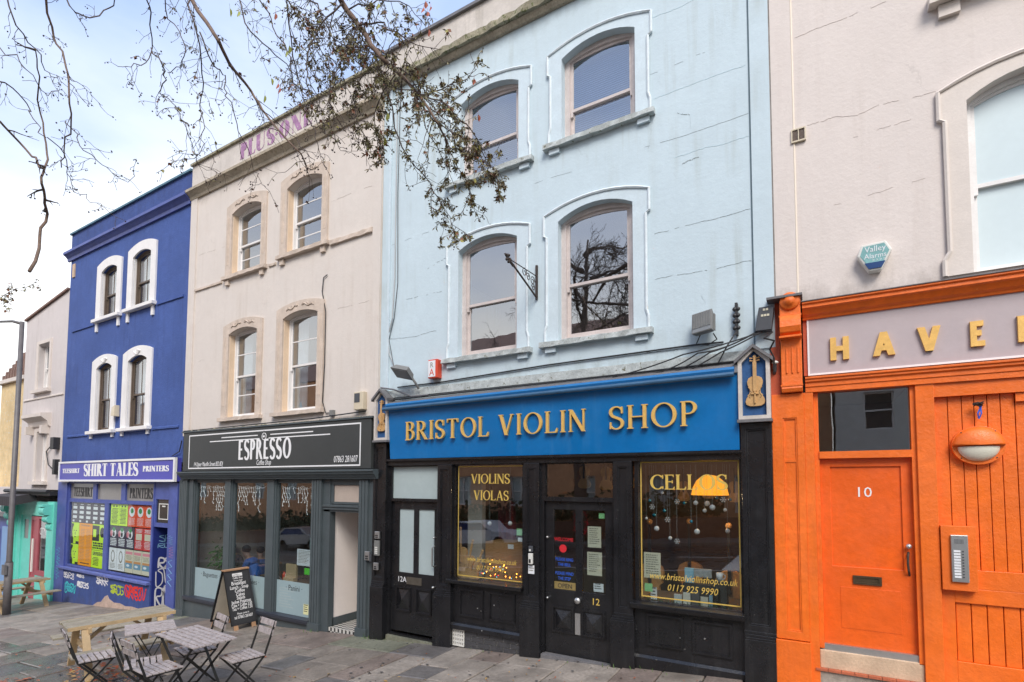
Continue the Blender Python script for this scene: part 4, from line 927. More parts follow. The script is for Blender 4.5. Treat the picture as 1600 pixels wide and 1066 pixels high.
# door 12
MB().fill(rect(-3.40, -2.31, GB(-3), 0.28), [rect(-3.33, -2.34, -0.19, 0.265), rect(-3.345, -2.345, gz(-2.9) + 0.0, -0.25)], -0.01, 0.10).build('door_frame', BK, vs)
B(-3.33, -2.34, 0.03, 0.036, -0.19, 0.265).build('transom_light', M['shopglass'], vs)
d = panel_door('door', -3.34, -2.35, -0.255, -2.33, 0.03, BK, [(-3.215, -2.885, -1.46, -0.365), (-2.785, -2.46, -1.46, -0.365)], None, None)
for a, b in ((-3.215, -2.885), (-2.785, -2.46)): B(a, b, 0.05, 0.055, -1.46, -0.365).build('pane', M['shopglass'], d)
for a, b in ((-3.24, -2.90), (-2.80, -2.46)): frame_panel(d, a, b, -2.04, -1.68, 0.03, BK, 'pyramid')
B(-2.89, -2.815, 0.015, 0.03, -2.03, -1.75).build('letterbox', M['steel'], d)
knob(d, -2.845, -1.575, 0.03, 0.045, M['steel']); knob(d, -3.29, -0.75, 0.03, 0.016, M['steel'], 'lock'); knob(d, -3.29, -1.58, 0.03, 0.016, M['steel'], 'lock')
text('12', -2.60, -1.61, 0.125, 0.029, M['giltline'], d, 1.0, 0.004, 'house_number')
M['stkred'] = mat('red_sticker', (0.6, 0.02, 0.03), 0.5, 0); M['stkblue'] = mat('blue_sticker', (0.03, 0.12, 0.62), 0.5, 0)
yy = 0.049
text('WELCOME', -3.07, -0.80, 0.07, yy, M['stkred'], d, 0.85, 0.002, 'sticker_writing')
MB().lathe([(0.055, 0), (0.055, -0.002)], (-3.08, yy, -0.90), 16, 'y').build('round_sticker', M['stkred'], d)
text('PLEASE RING', -3.06, -1.07, 0.062, yy, M['stkblue'], d, 0.75, 0.002, 'sticker_writing'); text('THE BELL', -3.06, -1.14, 0.062, yy, M['stkblue'], d, 0.75, 0.002, 'sticker_writing')
text('PLEASE MIND', -3.06, -1.26, 0.062, yy, M['stkblue'], d, 0.75, 0.002, 'sticker_writing'); text('THE STEP', -3.06, -1.33, 0.062, yy, M['stkblue'], d, 0.75, 0.002, 'sticker_writing')
B(-3.21, -2.89, 0.044, 0.049, -1.455, -1.355).build('open_plate', mat('aged_gold_plate', (0.32, 0.24, 0.09), 0.5, 0.2, 10, metal=0.3), d); text('OPEN', -3.05, -1.435, 0.085, 0.043, M['cable'], d, 1.0, 0.002, 'plate_writing')
B(-3.36, -2.33, -0.08, 0.1, gz(-2.9) - 0.1, gz(-2.9) + 0.03).build('door_step', M['lead'], vs)
# window with CELLOS
w2 = shop_window(-2.03, -0.775, -1.47, 0.305)
gold_frame(w2, -1.985, -0.815, -1.425, 0.275, yg)
lettering('CELLOS', -1.86, -0.945, -0.075, 0.185, yg + 0.002, 0.002, M['giltline'], w2, T=0.15, t=0.06, sf=0.05, g=0.08)
text('www.bristolviolinshop.co.uk', -1.37, -1.19, 0.115, yg, M['giltline'], w2, 0.78, 0.002, 'gilt_writing', shear=0.25)
text('0117 925 9990', -1.37, -1.32, 0.115, yg, M['giltline'], w2, 0.85, 0.002, 'gilt_writing', shear=0.25)
MB().extr([(0.05, -1.555), (-0.095, -1.555), (-0.11, -1.52), (-0.11, -1.49), (0.05, -1.465)], -2.09, -0.77).build('window_sill', BK, vs, bevel=0.004)
sr = B(-2.06, -0.775, -0.012, 0.10, GB(-2.06), -1.555).build('stall_riser', BK, vs)
frame_panel(sr, -1.91, -1.46, -2.01, -1.61, -0.012, BK); frame_panel(sr, -1.36, -0.91, -2.02, -1.62, -0.012, BK)
MB().extr([(0.05, -2.50), (-0.045, -2.50), (-0.045, -2.16), (-0.02, -2.13), (0.05, -2.13)], -2.06, -0.785).build('plinth_rail', BK, vs)
mb = MB()
for c in ((-4.45, -1.87), (-4.385, -1.9), (-4.16, -1.79), (-1.5, -1.86), (-1.22, -1.83), (-4.33, -2.165)): mb.lathe([(0.011, 0), (0.008, -0.006)], (c[0], -0.076 if c[1] < -2.1 else -0.012, c[1]), 8, 'y')
mb.build('coin_stud', M['steel'], vs)
# ledge above the fascia, lead flashing
mb = MB(); mb.hexa([(-6.25, -0.16, 1.24), (-0.78, -0.16, 1.27), (-0.78, 0.02, 1.30), (-6.25, 0.02, 1.27), (-6.25, -0.14, 1.33), (-0.78, -0.14, 1.37), (-0.78, 0.02, 1.43), (-6.25, 0.02, 1.38)]); mb.build('lead_flashing', M['lead'], vs, bevel=0.01)
MB().box(-6.45, -0.62, -0.03, -0.001, 1.43, 1.55).build('ledge_course', M['mossysill'], vs)
MB().tube([(-6.3, -0.05, 1.385), (-3.4, -0.06, 1.40), (-0.7, -0.05, 1.43)], 0.012, 5).build('lower_cable', M['cable'], vs)

# fascia sign
sg = thing('shop_sign', 'azure violin shop sign board with raised gilt lettering', 'sign', (-3.5, -0.1, 0.39))
bd = MB().hexa([(-6.19, -0.07, 0.392), (-0.79, -0.07, 0.392), (-0.79, 0.0, 0.392), (-6.19, 0.0, 0.392), (-6.19, -0.13, 1.24), (-0.79, -0.13, 1.27), (-0.79, 0.0, 1.27), (-6.19, 0.0, 1.24)]).build('board', M['signblue'], sg)
B(-3.452, -3.444, -0.1, -0.12, 0.40, 1.25)
zy = -0.108
lettering('BRISTOL', -5.80, -4.20, 0.685, 0.30, zy, 0.035, M['gilt'], sg, T=0.115, t=0.05, sf=0.05, g=0.16)
lettering('VIOLIN', -4.02, -2.66, 0.688, 0.30, zy, 0.035, M['gilt'], sg, T=0.115, t=0.05, sf=0.05, g=0.16)
lettering('SHOP', -2.34, -1.24, 0.69, 0.30, zy, 0.035, M['gilt'], sg, T=0.115, t=0.05, sf=0.05, g=0.16)
aw = thing('rolled_awning', 'rolled azure awning tube along the top of the violin shop sign', 'awning', (-3.5, -0.25, 1.22))
MB().tube([(-6.25, -0.20, 1.215), (-0.82, -0.20, 1.25)], 0.030, 10).build('awning_bar', mat('dull_blue_grey_metal', (0.05, 0.13, 0.24), 0.4, 0.2, 5), aw)
MB().tube([(-6.2, -0.165, 1.275), (-0.82, -0.165, 1.31)], 0.035, 8).build('fabric_roll', M['rollerblue'], aw)

# bracket boxes with carved violins
def corbel_box(x0, x1, zb, zt, label):
    t = thing('sign_end_box', label, 'shop ornament', ((x0 + x1) / 2, -0.1, zb)); cx = (x0 + x1) / 2; zs = zt - 0.16
    MB().fill([(x0, zb), (x1, zb), (x1, zs), (cx, zt), (x0, zs)], [[(x0 + 0.04, zb + 0.04), (x1 - 0.04, zb + 0.04), (x1 - 0.04, zs - 0.02), (cx, zt - 0.05), (x0 + 0.04, zs - 0.02)]], -0.15, 0.0).build('frame', M['parapet'], t)
    MB().fill([(x0 + 0.03, zb + 0.03), (x1 - 0.03, zb + 0.03), (x1 - 0.03, zs), (cx, zt - 0.03), (x0 + 0.03, zs)], [], -0.10, -0.02).build('back_panel', mat('dusty_azure_panel', (0.02, 0.09, 0.25), 0.7, 0.25, 5, 0.3), t)
    mb = MB()
    for s_ in (-1, 1):
        e = x0 - 0.035 if s_ < 0 else x1 + 0.035
        mb.hexa([(cx, -0.19, zt - 0.02), (e, -0.19, zs - 0.03), (e, 0.0, zs - 0.03), (cx, 0.0, zt - 0.02), (cx, -0.19, zt + 0.02), (e, -0.19, zs + 0.01), (e, 0.0, zs + 0.01), (cx, 0.0, zt + 0.02)])
    mb.build('gable_roof', M['lead'], t); B(x0 - 0.015, x1 + 0.015, -0.17, 0.0, zb - 0.035, zb - 0.002).build('shelf', M['lead'], t)
corbel_box(-0.785, -0.455, 0.73, 1.56, 'small blue gabled box holding a carved violin at the right end of the azure sign')
corbel_box(-6.50, -6.20, 0.71, 1.56, 'small blue gabled box holding a carved violin at the left end of the azure sign')
carve_violin('carved_violin', 'pale carved wooden violin at the right end of the azure sign', -0.61, 0.875, 0.575, -0.102, M['wood_v'])
carve_violin('carved_violin', 'pale carved wooden violin at the left end of the azure sign', -6.35, 0.86, 0.52, -0.102, M['wood_v'])

# ------------------------------------------------------------------ inside the violin shop windows
def bauble(x, y, z, r, m, lab, top=0.24, grp=None):
    t = thing('bauble', lab, 'bauble', (x, y, z), group=grp)
    MB().ball((x, y, z), r, 12, 8).build('ball', m, t, True); MB().tube([(x, y, z + r), (x, y, top)], 0.0015, 3).build('thread', M['cablew'], t)
M['bw'] = mat('pearl_white_bauble', (0.62, 0.64, 0.68), 0.25, 0.05, 10); M['bb'] = mat('turquoise_bauble', (0.02, 0.25, 0.38), 0.2, 0.05, 10, metal=0.4)
for i, (px, py, r, c) in enumerate([(1026, 826, .034, 'w'), (1089, 831, .036, 'w'), (1047, 841, .026, 'w'), (1105, 787, .034, 'w'), (1113, 793, .036, 'w'), (1087, 786, .03, 'w'), (1101, 798, .026, 'w'), (1137, 830, .03, 'w'), (1133, 797, .022, 'w'),
                     (1015, 782, .022, 'b'), (1038, 798, .024, 'b'), (1022, 805, .024, 'b'), (1080, 815, .022, 'b'), (1069, 786, .02, 'b'), (1141, 781, .02, 'b'), (1120, 778, .018, 'b'), (1010, 810, .02, 'w'), (1035, 770, .018, 'w')]):
    y = 0.22 + 0.05 * (i % 4); p = at(px, py, y)
    names = ['lowest white bauble left of centre in the cello window', 'white bauble low in the middle of the cello window', 'small white bauble low in the cello window left of the middle', 'left one of the two white baubles side by side under the orange lamp', 'right one of the two white baubles side by side under the orange lamp', 'white bauble just under the left rim of the orange lamp', 'small white bauble beneath the pair under the orange lamp', 'white bauble low on the right of the cello window', 'small white bauble to the right under the orange lamp',
             'small turquoise bauble high on the left of the cello window', 'turquoise bauble on the left of the cello window, right one of a lower pair', 'turquoise bauble on the left of the cello window, left one of a lower pair', 'turquoise bauble low in the middle of the cello window', 'turquoise bauble left of the orange lamp', 'turquoise bauble at the right of the orange lamp', 'tiny turquoise bauble straight beneath the orange lamp', 'small white bauble nearest the left edge of the cello window', 'tiny white bauble highest on the left of the cello window']
    bauble(p.x, y, p.z, r, M['bw'] if c == 'w' else M['bb'], names[i])
for i, (px, py, lab) in enumerate([(765, 818, 'white bauble near the middle of the violins window'), (797, 818, 'white bauble at the right of the violins window')]):
    p = at(px, py, 0.2); bauble(p.x, 0.2, p.z, 0.034, M['bw'], lab)
# snowflakes
for i, (px, py, lab) in enumerate([(1058, 784, 'paper snowflake in the upper middle of the cello window'), (1058, 846, 'paper snowflake low in the cello window'), (1130, 781, 'paper snowflake at the right rim of the orange lamp'), (1019, 792, 'paper snowflake at the upper left of the cello window'), (1043, 812, 'paper snowflake in the left half of the cello window')]):
    p = at(px, py, 0.16); mb = MB()
    for k in range(3):
        a = pi * k / 3; d_ = Vector((cos(a), 0, sin(a))) * 0.035; mb.bar(p - d_, p + d_, 0.004, 0.007, (0, 1, 0))
        for s_ in (-1, 1):
            q = p + d_ * 0.6 * s_
            for b_ in (a + 0.7, a - 0.7): mb.bar(q, q + Vector((cos(b_), 0, sin(b_))) * 0.014 * s_, 0.004, 0.005, (0, 1, 0))
    mb.tube([p + Vector((0, 0, 0.03)), (p.x, p.y, 0.24)], 0.001, 3)
    tag(mb.build('snowflake', M['bw']), lab, 'snowflake')
# orange pendant lamp (lit)
p = at(1109, 762, 0.75); lp = thing('pendant_lamp', 'glowing orange pendant lamp behind the word on the cello window', 'lamp', tuple(p))
MB().lathe([(0.235, -0.10), (0.235, -0.095), (0.215, 0.0), (0.17, 0.09), (0.10, 0.15), (0.03, 0.165)], tuple(p), 24).build('lamp_shade', mat('glowing_orange_shade', (1.0, 0.34, 0.02), 0.35, 0, emit=0.8), lp, True)
MB().tube([p + Vector((0, 0, 0.16)), (p.x, p.y, 0.74)], 0.006, 5).build('lamp_cord', M['cable'], lp)
bl = bpy.data.lights.new('lamp_bulb', 'POINT'); bl.energy = 16; bl.color = (1.0, 0.62, 0.32); bl.shadow_soft_size = 0.06
bo = bpy.data.objects.new('lamp_bulb', bl); link(bo, lp); bo.location = p + Vector((0, 0, -0.12))
# notices, books, instruments
def sheet(name, lab, cat, x0, x1, z0, z1, y, m, lines=0, lm=None, mx=0.1, hd=False):
    t = thing(name, lab, cat, ((x0 + x1) / 2, y, z0)); B(x0, x1, y, y + 0.002, z0, z1).build('sheet', m, t)
    if lines:
        mb = MB(); w = x1 - x0; h = z1 - z0; rr = random.Random(int((x0 + z0) * 1000))
        for i in range(lines):
            z = z1 - h * (0.12 + 0.80 * i / lines); a = x0 + w * mx; b = x1 - w * (mx + rr.random() * 0.25)
            while a < b:
                c = min(b, a + w * rr.uniform(0.05, 0.16)); mb.box(a, c, y - 0.0012, y, z, z + h * 0.32 / lines); a = c + w * 0.03
        tag(mb.build('print', lm or M['cable'], t), kind='stuff')
    return t
M['paper'] = mat('cream_paper', (0.64, 0.60, 0.46), 0.8, 0.05, 5); M['paperw'] = mat('white_paper', (0.76, 0.78, 0.80), 0.8, 0.04, 5); M['pgrey'] = mat('grey_ink', (0.22, 0.2, 0.16), 0.8, 0); M['pgreen'] = mat('pale_green_paper', (0.30, 0.62, 0.28), 0.7, 0.05)
sheet('notice', 'cream notice taped low on the left of the cello window', 'notice', -1.955, -1.745, -1.19, -0.87, 0.055, M['paper'], 9, M['pgrey'], 0.12)
sheet('notice', 'upper cream notice behind the right glass of door number 12', 'notice', -2.72, -2.53, -0.86, -0.58, 0.062, M['paper'], 8, M['pgrey'], 0.12)
sheet('notice', 'lower cream notice behind the right glass of door number 12', 'notice', -2.73, -2.52, -1.23, -0.92, 0.062, M['paper'], 9, M['pgrey'], 0.12)
sheet('sticker', 'small green sticker at the top of the right glass of door number 12', 'sticker', -2.56, -2.48, -0.47, -0.40, 0.062, M['pgreen'])
sheet('notice', 'small white notice at the bottom of the right glass of door number 12', 'notice', -2.64, -2.50, -1.44, -1.33, 0.062, M['paperw'], 3)
sheet('sticker', 'pale green sticker low at the left edge of the cello window', 'sticker', -1.95, -1.85, -1.36, -1.26, 0.055, M['pgreen'])
sheet('sticker', 'pale green sticker at the right edge of the violins window', 'sticker', -3.82, -3.73, -0.76, -0.66, 0.055, M['pgreen'])
sheet('sticker', 'white sticker below the green one on the violins window', 'sticker', -3.80, -3.72, -0.85, -0.79, 0.055, M['paperw'])
ply = mat('display_platform', (0.10, 0.07, 0.05), 0.8, 0.2, 4)
B(-4.95, -3.65, 0.08, 0.9, -1.62, -1.50).build('display_floor', ply, vs); B(-2.05, -0.77, 0.08, 0.9, -1.62, -1.50).build('display_floor', ply, vs)
bx = thing('cardboard_box', 'brown cardboard box behind the fairy lights in the violins window', 'box', (-4.1, 0.6, -1.5))
B(-4.62, -3.72, 0.45, 0.95, -1.5, -0.93).build('carton', mat('brown_cardboard', (0.42, 0.23, 0.10), 0.8, 0.12, 4), bx); B(-4.2, -4.1, 0.443, 0.449, -1.02, -0.95).build('carton_label', M['paperw'], bx)
cr_ = thing('hanging_garment', 'wine red cloth hanging in the middle of the violins window', 'cloth', (-4.4, 0.9, -0.9))
mb = MB(); 
for i in range(12):
    a = i / 12; b = (i + 1) / 12; X = lambda u: -4.62 + 0.34 * u; Y = lambda u: 0.85 + 0.04 * sin(u * 22)
    mb.quad((X(a), Y(a), -0.92), (X(b), Y(b), -0.92), (X(b) - 0.02, Y(b), -0.2 - abs(b - 0.5) * 0.3), (X(a) - 0.02, Y(a), -0.2 - abs(a - 0.5) * 0.3))
mb.build('drape', mat('wine_red_cloth', (0.16, 0.02, 0.03), 0.9, 0.1), cr_)
tag(B(-5.0, -4.72, 0.5, 0.6, -1.5, 0.1).build('display_screen', mat('pale_display_board', (0.45, 0.40, 0.36), 0.8, 0.08)), 'tall pale board at the left inside the violins window', 'board')
vw = mat('unvarnished_violin_wood', (0.62, 0.36, 0.16), 0.5, 0.2, 7)
def small_violin(x, y, z, h, tilt, lab):
    t = thing('violin', lab, 'violin', (x, y, z), group=None, local=True)
    MB().fill(violin_outline(0, 0, h * 0.6), [], -0.04, 0.0).build('body', vw, t); MB().box(-0.015, 0.015, -0.055, -0.04, h * 0.3, h * 0.95).build('neck', vw, t); MB().ball((0, -0.045, h * 0.97), 0.022, 8, 6).build('scroll', vw, t)
    t.rotation_euler = (radians(-6), radians(tilt), 0)
small_violin(-4.93, 0.26, -1.5, 0.80, -5, 'unvarnished violin leaning at the far left of the violins window')
small_violin(-4.80, 0.20, -1.5, 0.62, 9, 'smaller unvarnished violin leaning right beside the far left one')
small_violin(-4.66, 0.17, -1.5, 0.50, 20, 'smallest unvarnished violin in the violins window next to the box')
fl = thing('fairy_lights', 'heap of glowing orange and red fairy lights in the violins window', 'fairy lights', (-4.1, 0.25, -1.45)); rr = random.Random(4)
mb = MB(); P = [(-4.5 + 0.75 * i / 60 + rr.uniform(-.05, .05), 0.2 + rr.uniform(0, .14), -1.44 + abs(rr.gauss(0, 0.11))) for i in range(61)]; mb.tube(P, 0.003, 3); mb.build('wire', mat('dark_green_wire', (0.02, 0.05, 0.02), 0.6, 0), fl)
for nm, c, e, n, rad in (('orange_bulb', (1, 0.35, 0.04), 4.5, 26, .009), ('red_bulb', (0.9, 0.05, 0.05), 2.0, 16, .008), ('blue_bulb', (0.1, 0.5, 0.8), 1.5, 8, .007)):
    mb = MB()
    for i in range(n):
        p = P[rr.randrange(0, 60)]; mb.ball(p, rad, 6, 4)
    tag(mb.build(nm, mat(nm, c, 0.5, 0, emit=e), fl), kind='stuff')
gr = MB()
for i in range(70):
    x = -4.85 + 1.12 * rr.random(); gr.tube([(x, 0.09, -1.49), (x + rr.uniform(-.03, .03), 0.08 + rr.uniform(-.01, .02), -1.45)], [0.006, 0.001], 3)
for i in range(60):
    x = -1.95 + 1.12 * rr.random(); gr.tube([(x, 0.09, -1.49), (x + rr.uniform(-.03, .03), 0.08 + rr.uniform(-.01, .02), -1.44)], [0.006, 0.001], 3)
tag(gr.build('tinsel_garland', mat('green_tinsel', (0.05, 0.16, 0.06), 0.4, 0.3, metal=0.3)), 'green tinsel garland along the bottom of both violin shop windows', 'tinsel', kind='stuff')
sheet('card', 'tall white leaflet at the lower left of the cello window', 'leaflet', -1.90, -1.82, -1.47, -1.32, 0.15, M['paperw'], 3)
bk = thing('book_stack', 'row of small music books standing in the cello window', 'books', (-1.25, 0.25, -1.5))
for i, c in enumerate([(0.55, 0.6, 0.62), (0.7, 0.68, 0.6), (0.1, 0.1, 0.11), (0.6, 0.58, 0.5), (0.25, 0.4, 0.5), (0.65, 0.65, 0.6)]): B(-1.62 + i * 0.105, -1.53 + i * 0.105, 0.2 + 0.02 * (i % 2), 0.24 + 0.02 * (i % 2), -1.5, -1.5 + 0.11 + 0.03 * (i % 3)).build('book', mat('book_cover_%d' % i, c, 0.6, 0.1), bk)
tv = thing('boxed_set', 'pale blue and white boxed music set on a stand in the cello window', 'box', (-1.35, 0.3, -1.3))
B(-1.50, -1.39, 0.26, 0.3, -1.24, -1.06).build('blue_box', mat('pale_blue_card', (0.25, 0.48, 0.62), 0.6, 0.2, 12), tv); B(-1.385, -1.18, 0.26, 0.3, -1.16, -1.06).build('grey_box', mat('grey_card', (0.3, 0.32, 0.33), 0.6, 0.3, 30), tv); B(-1.52, -1.15, 0.24, 0.36, -1.5, -1.25).build('stand', M['cable'], tv)
mg = thing('mug', 'white mug with note pattern in the cello window', 'mug', (-1.08, 0.25, -1.2)); MB().lathe([(0.035, -0.02), (0.04, 0.08), (0.036, 0.08), (0.03, -0.01)], (-1.09, 0.28, -1.17), 14).build('cup', M['bw'], mg, True); MB().tube([(-1.05, 0.28, -1.10), (-1.02, 0.28, -1.12), (-1.025, 0.28, -1.15), (-1.055, 0.28, -1.17)], 0.006, 5).build('handle', M['bw'], mg); B(-1.16, -1.0, 0.2, 0.36, -1.5, -1.19).build('plinth', M['cable'], mg)
ky = thing('toy_keyboard', 'black and white toy keyboard upright at the right of the cello window', 'toy keyboard', (-1.1, 0.2, -1.5)); B(-1.14, -1.07, 0.2, 0.22, -1.5, -1.27).build('body', M['paperw'], ky)
mb = MB()
for i in range(9): mb.box(-1.14, -1.10, 0.195, 0.2, -1.49 + i * 0.024, -1.48 + i * 0.024)
tag(mb.build('black_key', M['cable'], ky), kind='stuff')
td = thing('red_tinsel_wreath', 'red tinsel wreath hanging behind door number 12', 'wreath', (-2.98, 0.3, -0.5)); mb = MB()
for i in range(160):
    a = rr.uniform(0, 2 * pi); c = Vector((-2.88 + 0.10 * cos(a), 0.2, -0.55 + 0.17 * sin(a))); mb.tube([c, c + Vector((rr.uniform(-1, 1), rr.uniform(-1, 1), rr.uniform(-1, 1))) * 0.045], [0.004, 0.001], 3)
tag(mb.build('tinsel', mat('red_tinsel', (0.45, 0.01, 0.03), 0.35, 0.2, metal=0.4), td), kind='stuff')
# instruments hung deeper in the shop
for i, (x, z) in enumerate([(-2.0, -0.2), (-1.6, -0.15), (-1.2, -0.2), (-3.1, 0.02), (-2.75, 0.0), (-2.4, 0.03)]):
    lab = ['violin hanging on the back wall left behind the cello window', 'violin hanging on the back wall in the middle behind the cello window', 'violin hanging on the back wall right behind the cello window', 'violin hanging at the left behind the light over door number 12', 'violin hanging in the middle behind the light over door number 12', 'violin hanging at the right behind the light over door number 12'][i]
    y = 2.6 if i < 3 else 0.9; t = thing('violin', lab, 'violin', (x, y, z)); MB().fill(violin_outline(x, z - 0.1, 0.34), [], y - 0.05, y).build('body', M['wood_v'] if i > 2 else vw, t); B(x - 0.015, x + 0.015, y - 0.06, y - 0.05, z + 0.05, z + 0.45).build('neck', M['cable'], t)
B(-3.3, -0.8, 2.85, 2.99, -2.3, -1.2).build('counter', M['floorwood'], vs)
for i, (x, y, m_) in enumerate(((-2.25, 1.5, 'wood_v'), (-1.75, 1.9, 'vw'), (-1.1, 1.3, 'vw'), (-4.35, 1.7, 'vw'))):
    lab = ['pale cello standing at the left behind the cello window', 'dark cello standing in the middle behind the cello window', 'brown cello standing at the right behind the cello window', 'brown cello standing behind the box in the violins window'][i]; m_ = vw if m_ == 'vw' else M['wood_v']
    t = thing('cello', lab, 'cello', (x, y, -2.2)); MB().fill(violin_outline(x, -2.0, 0.80), [], y - 0.12, y).build('body', m_, t, bevel=0.02); B(x - 0.02, x + 0.02, y - 0.16, y - 0.125, -1.5, -0.62).build('neck', M['cable'], t); MB().ball((x, y - 0.13, -0.58), 0.045, 8, 6).build('scroll', m_, t); MB().tube([(x, y - 0.06, -2.35), (x, y - 0.06, -2.0)], 0.008, 5).build('end_pin', M['steel'], t)

# ------------------------------------------------------------------ coffee shopfront
ef = thing('shopfront', 'slate grey coffee shopfront with three tall windows and open doorway', 'shopfront', (-9.5, 0, gz(-9.5)))
EG = M['espgrey']
zf = -2.72
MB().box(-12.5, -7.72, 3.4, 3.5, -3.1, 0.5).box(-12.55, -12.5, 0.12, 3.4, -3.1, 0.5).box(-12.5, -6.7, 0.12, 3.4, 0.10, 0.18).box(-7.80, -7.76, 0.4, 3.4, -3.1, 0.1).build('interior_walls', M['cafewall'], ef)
B(-12.5, -7.76, 0.12, 3.4, zf - 0.1, zf).build('interior_floor', M['floorwood'], ef)
B(-7.755, -7.72, 0.10, 3.4, -2.48, 0.1).build('hall_wall', M['hallwhite'], ef); B(-7.755, -7.70, 0.10, 3.4, -2.62, -2.46).build('skirting', EG, ef)
MB().box(-6.80, -6.72, 0.12, 3.4, -2.7, 0.1).box(-7.7, -6.7, 3.3, 3.4, -2.7, 0.1).build('hall_side_wall', M['hallwhite'], ef)
def checker():
    m = mat('black_white_floor_tile', (0.6, 0.6, 0.56), 0.4, 0); n, l = m.node_tree.nodes, m.node_tree.links
    t = n.new('ShaderNodeTexCoord'); q = n.new('ShaderNodeMapping'); q.inputs['Rotation'].default_value = (0, 0, radians(45)); c = n.new('ShaderNodeTexChecker'); c.inputs['Scale'].default_value = 15
    c.inputs['Color1'].default_value = (0.02, 0.02, 0.02, 1); c.inputs['Color2'].default_value = (0.62, 0.60, 0.55, 1); l.new(t.outputs['Object'], q.inputs[0]); l.new(q.outputs[0], c.inputs['Vector']); l.new(c.outputs[0], n['Principled BSDF'].inputs['Base Color']); return m
B(-7.74, -6.80, 0.02, 3.3, -2.75, -2.60).build('tiled_floor', checker(), ef)
def fluted(x0, x1, zt, zb, y=-0.06, nm='pilaster'):
    n = max(2, int((x1 - x0) / 0.06)); mb = MB(); mb.box(x0, x1, y + 0.015, 0.03, zb + 0.2, zt)
    for i in range(n): 
        a = x0 + (x1 - x0) * (i + 0.12) / n; b = x0 + (x1 - x0) * (i + 0.88) / n; mb.box(a, b, y, y + 0.015, zb + 0.3, zt - 0.02)
    mb.box(x0 - 0.015, x1 + 0.015, y - 0.02, 0.03, zb, zb + 0.3); return mb.build(nm, EG, ef, bevel=0.003)
fluted(-12.68, -12.36, 0.06, gz(-12.6) - 0.15); fluted(-8.16, -7.88, 0.06, gz(-8.1) - 0.15); fluted(-6.93, -6.70, 0.06, gz(-6.9) - 0.15)
MB().box(-7.88, -7.70, -0.01, 0.12, gz(-8) - 0.1, 0.06).box(-7.70, -6.93, 0.0, 0.12, -0.03, 0.06).build('door_frame', EG, ef)
MB().extr([(0.12, -0.53), (-0.01, -0.53), (-0.01, -0.50), (-0.04, -0.49), (-0.04, -0.45), (-0.06, -0.44), (-0.06, -0.41), (0.12, -0.39)], -7.86, -6.93).build('transom_rail', EG, ef)
MB().fill(rect(-7.70, -6.93, -0.39, -0.03), [rect(-7.63, -6.95, -0.35, -0.05)], 0.01, 0.06).build('transom_frame', EG, ef); B(-7.63, -6.95, 0.03, 0.036, -0.35, -0.05).build('transom_light', mat('cream_glass', (0.50, 0.42, 0.36), 0.2, 0.1, 4), ef)
MB().box(-6.70, -6.57, -0.03, 0.05, gz(-6.7) - 0.2, 0.22).build('side_board', EG, ef)
for a, b in ((-12.36, -12.12), (-10.98, -10.70), (-9.54, -9.25)): MB().box(a, b, -0.01, 0.09, -2.58, 0.06).box(a + 0.04, b - 0.04, -0.03, -0.01, -2.56, 0.05).build('mullion', EG, ef)
E1 = [(-12.12, -10.98), (-10.70, -9.54), (-9.25, -8.16)]
for i, (a, b) in enumerate(E1):
    MB().fill(rect(a, b, -2.58, 0.06), [rect(a + 0.03, b - 0.02, -2.52, -0.02)], 0.02, 0.08).build('window_frame', EG, ef)
    w = B(a + 0.03, b - 0.02, 0.045, 0.052, -2.52, -0.02).build('shop_window', M['shopglass'], ef)
    B(a + 0.03, b - 0.02, 0.040, 0.0445, -2.52, -1.90).build('frosted_band', M['vinyl'], w)
    text(['· Baguettes ·', '· Coffees ·', '· Panini ·'][i], (a + b) / 2 + (0.05, 0.05, 0.0)[i], -2.07, 0.15, 0.039, M['cable'], w, 0.95, 0.001, 'window_writing')
mb = MB(); a = E1[2][0]; 
for i in range(8): mb.box(a + 0.12, a + 0.45 + 0.1 * sin(i * 2.1), 0.0385, 0.0395, -2.05 - i * 0.05, -2.035 - i * 0.05)
tag(mb.build('faint_price_lines', M['frost'], ef), kind='stuff')
MB().extr([(0.1, -2.62), (-0.07, -2.62), (-0.08, -2.58), (-0.08, -2.54), (0.1, -2.51)], -12.36, -8.16).build('window_sill', mat('dark_sill_paint', (0.035, 0.04, 0.055), 0.4, 0.1), ef)
B(-12.36, -8.16, -0.02, 0.1, gz(-12.4) - 0.15, -2.62).build('stall_riser', EG, ef)
MB().extr([(0.02, 0.06), (-0.10, 0.06), (-0.11, 0.09), (-0.13, 0.10), (-0.14, 0.13), (-0.17, 0.145), (-0.18, 0.18), (-0.20, 0.19), (-0.20, 0.225), (0.02, 0.23)], -12.55, -6.46).build('cornice_moulding', EG, ef, bevel=0.003)
es = thing('shop_sign', 'charcoal coffee shop sign with white lettering and border', 'sign', (-9.5, -0.15, 0.23))
B(-12.40, -6.56, -0.15, 0.0, 0.235, 1.10).build('board', M['espboard'], es, bevel=0.01); B(-12.45, -6.52, -0.17, 0.02, 1.10, 1.13).build('top_capping', EG, es)
y = -0.153
MB().fill(rect(-12.16, -6.80, 0.285, 1.035), [rect(-12.135, -6.825, 0.31, 1.01)], y, -0.1502).build('white_border', M['white'], es)
MB().box(-10.92, -9.68, y, -0.1502, 0.925, 0.945).box(-9.28, -8.03, y, -0.1502, 0.925, 0.945).box(-11.35, -9.62, y, -0.1502, 0.855, 0.875).box(-9.33, -7.57, y, -0.1502, 0.855, 0.875).build('white_bar', M['white'], es)
MB().lathe([(0.075, 0), (0.075, -0.003)], (-9.475, -0.1502, 0.905), 18, 'y').build('cup_emblem', M['white'], es)
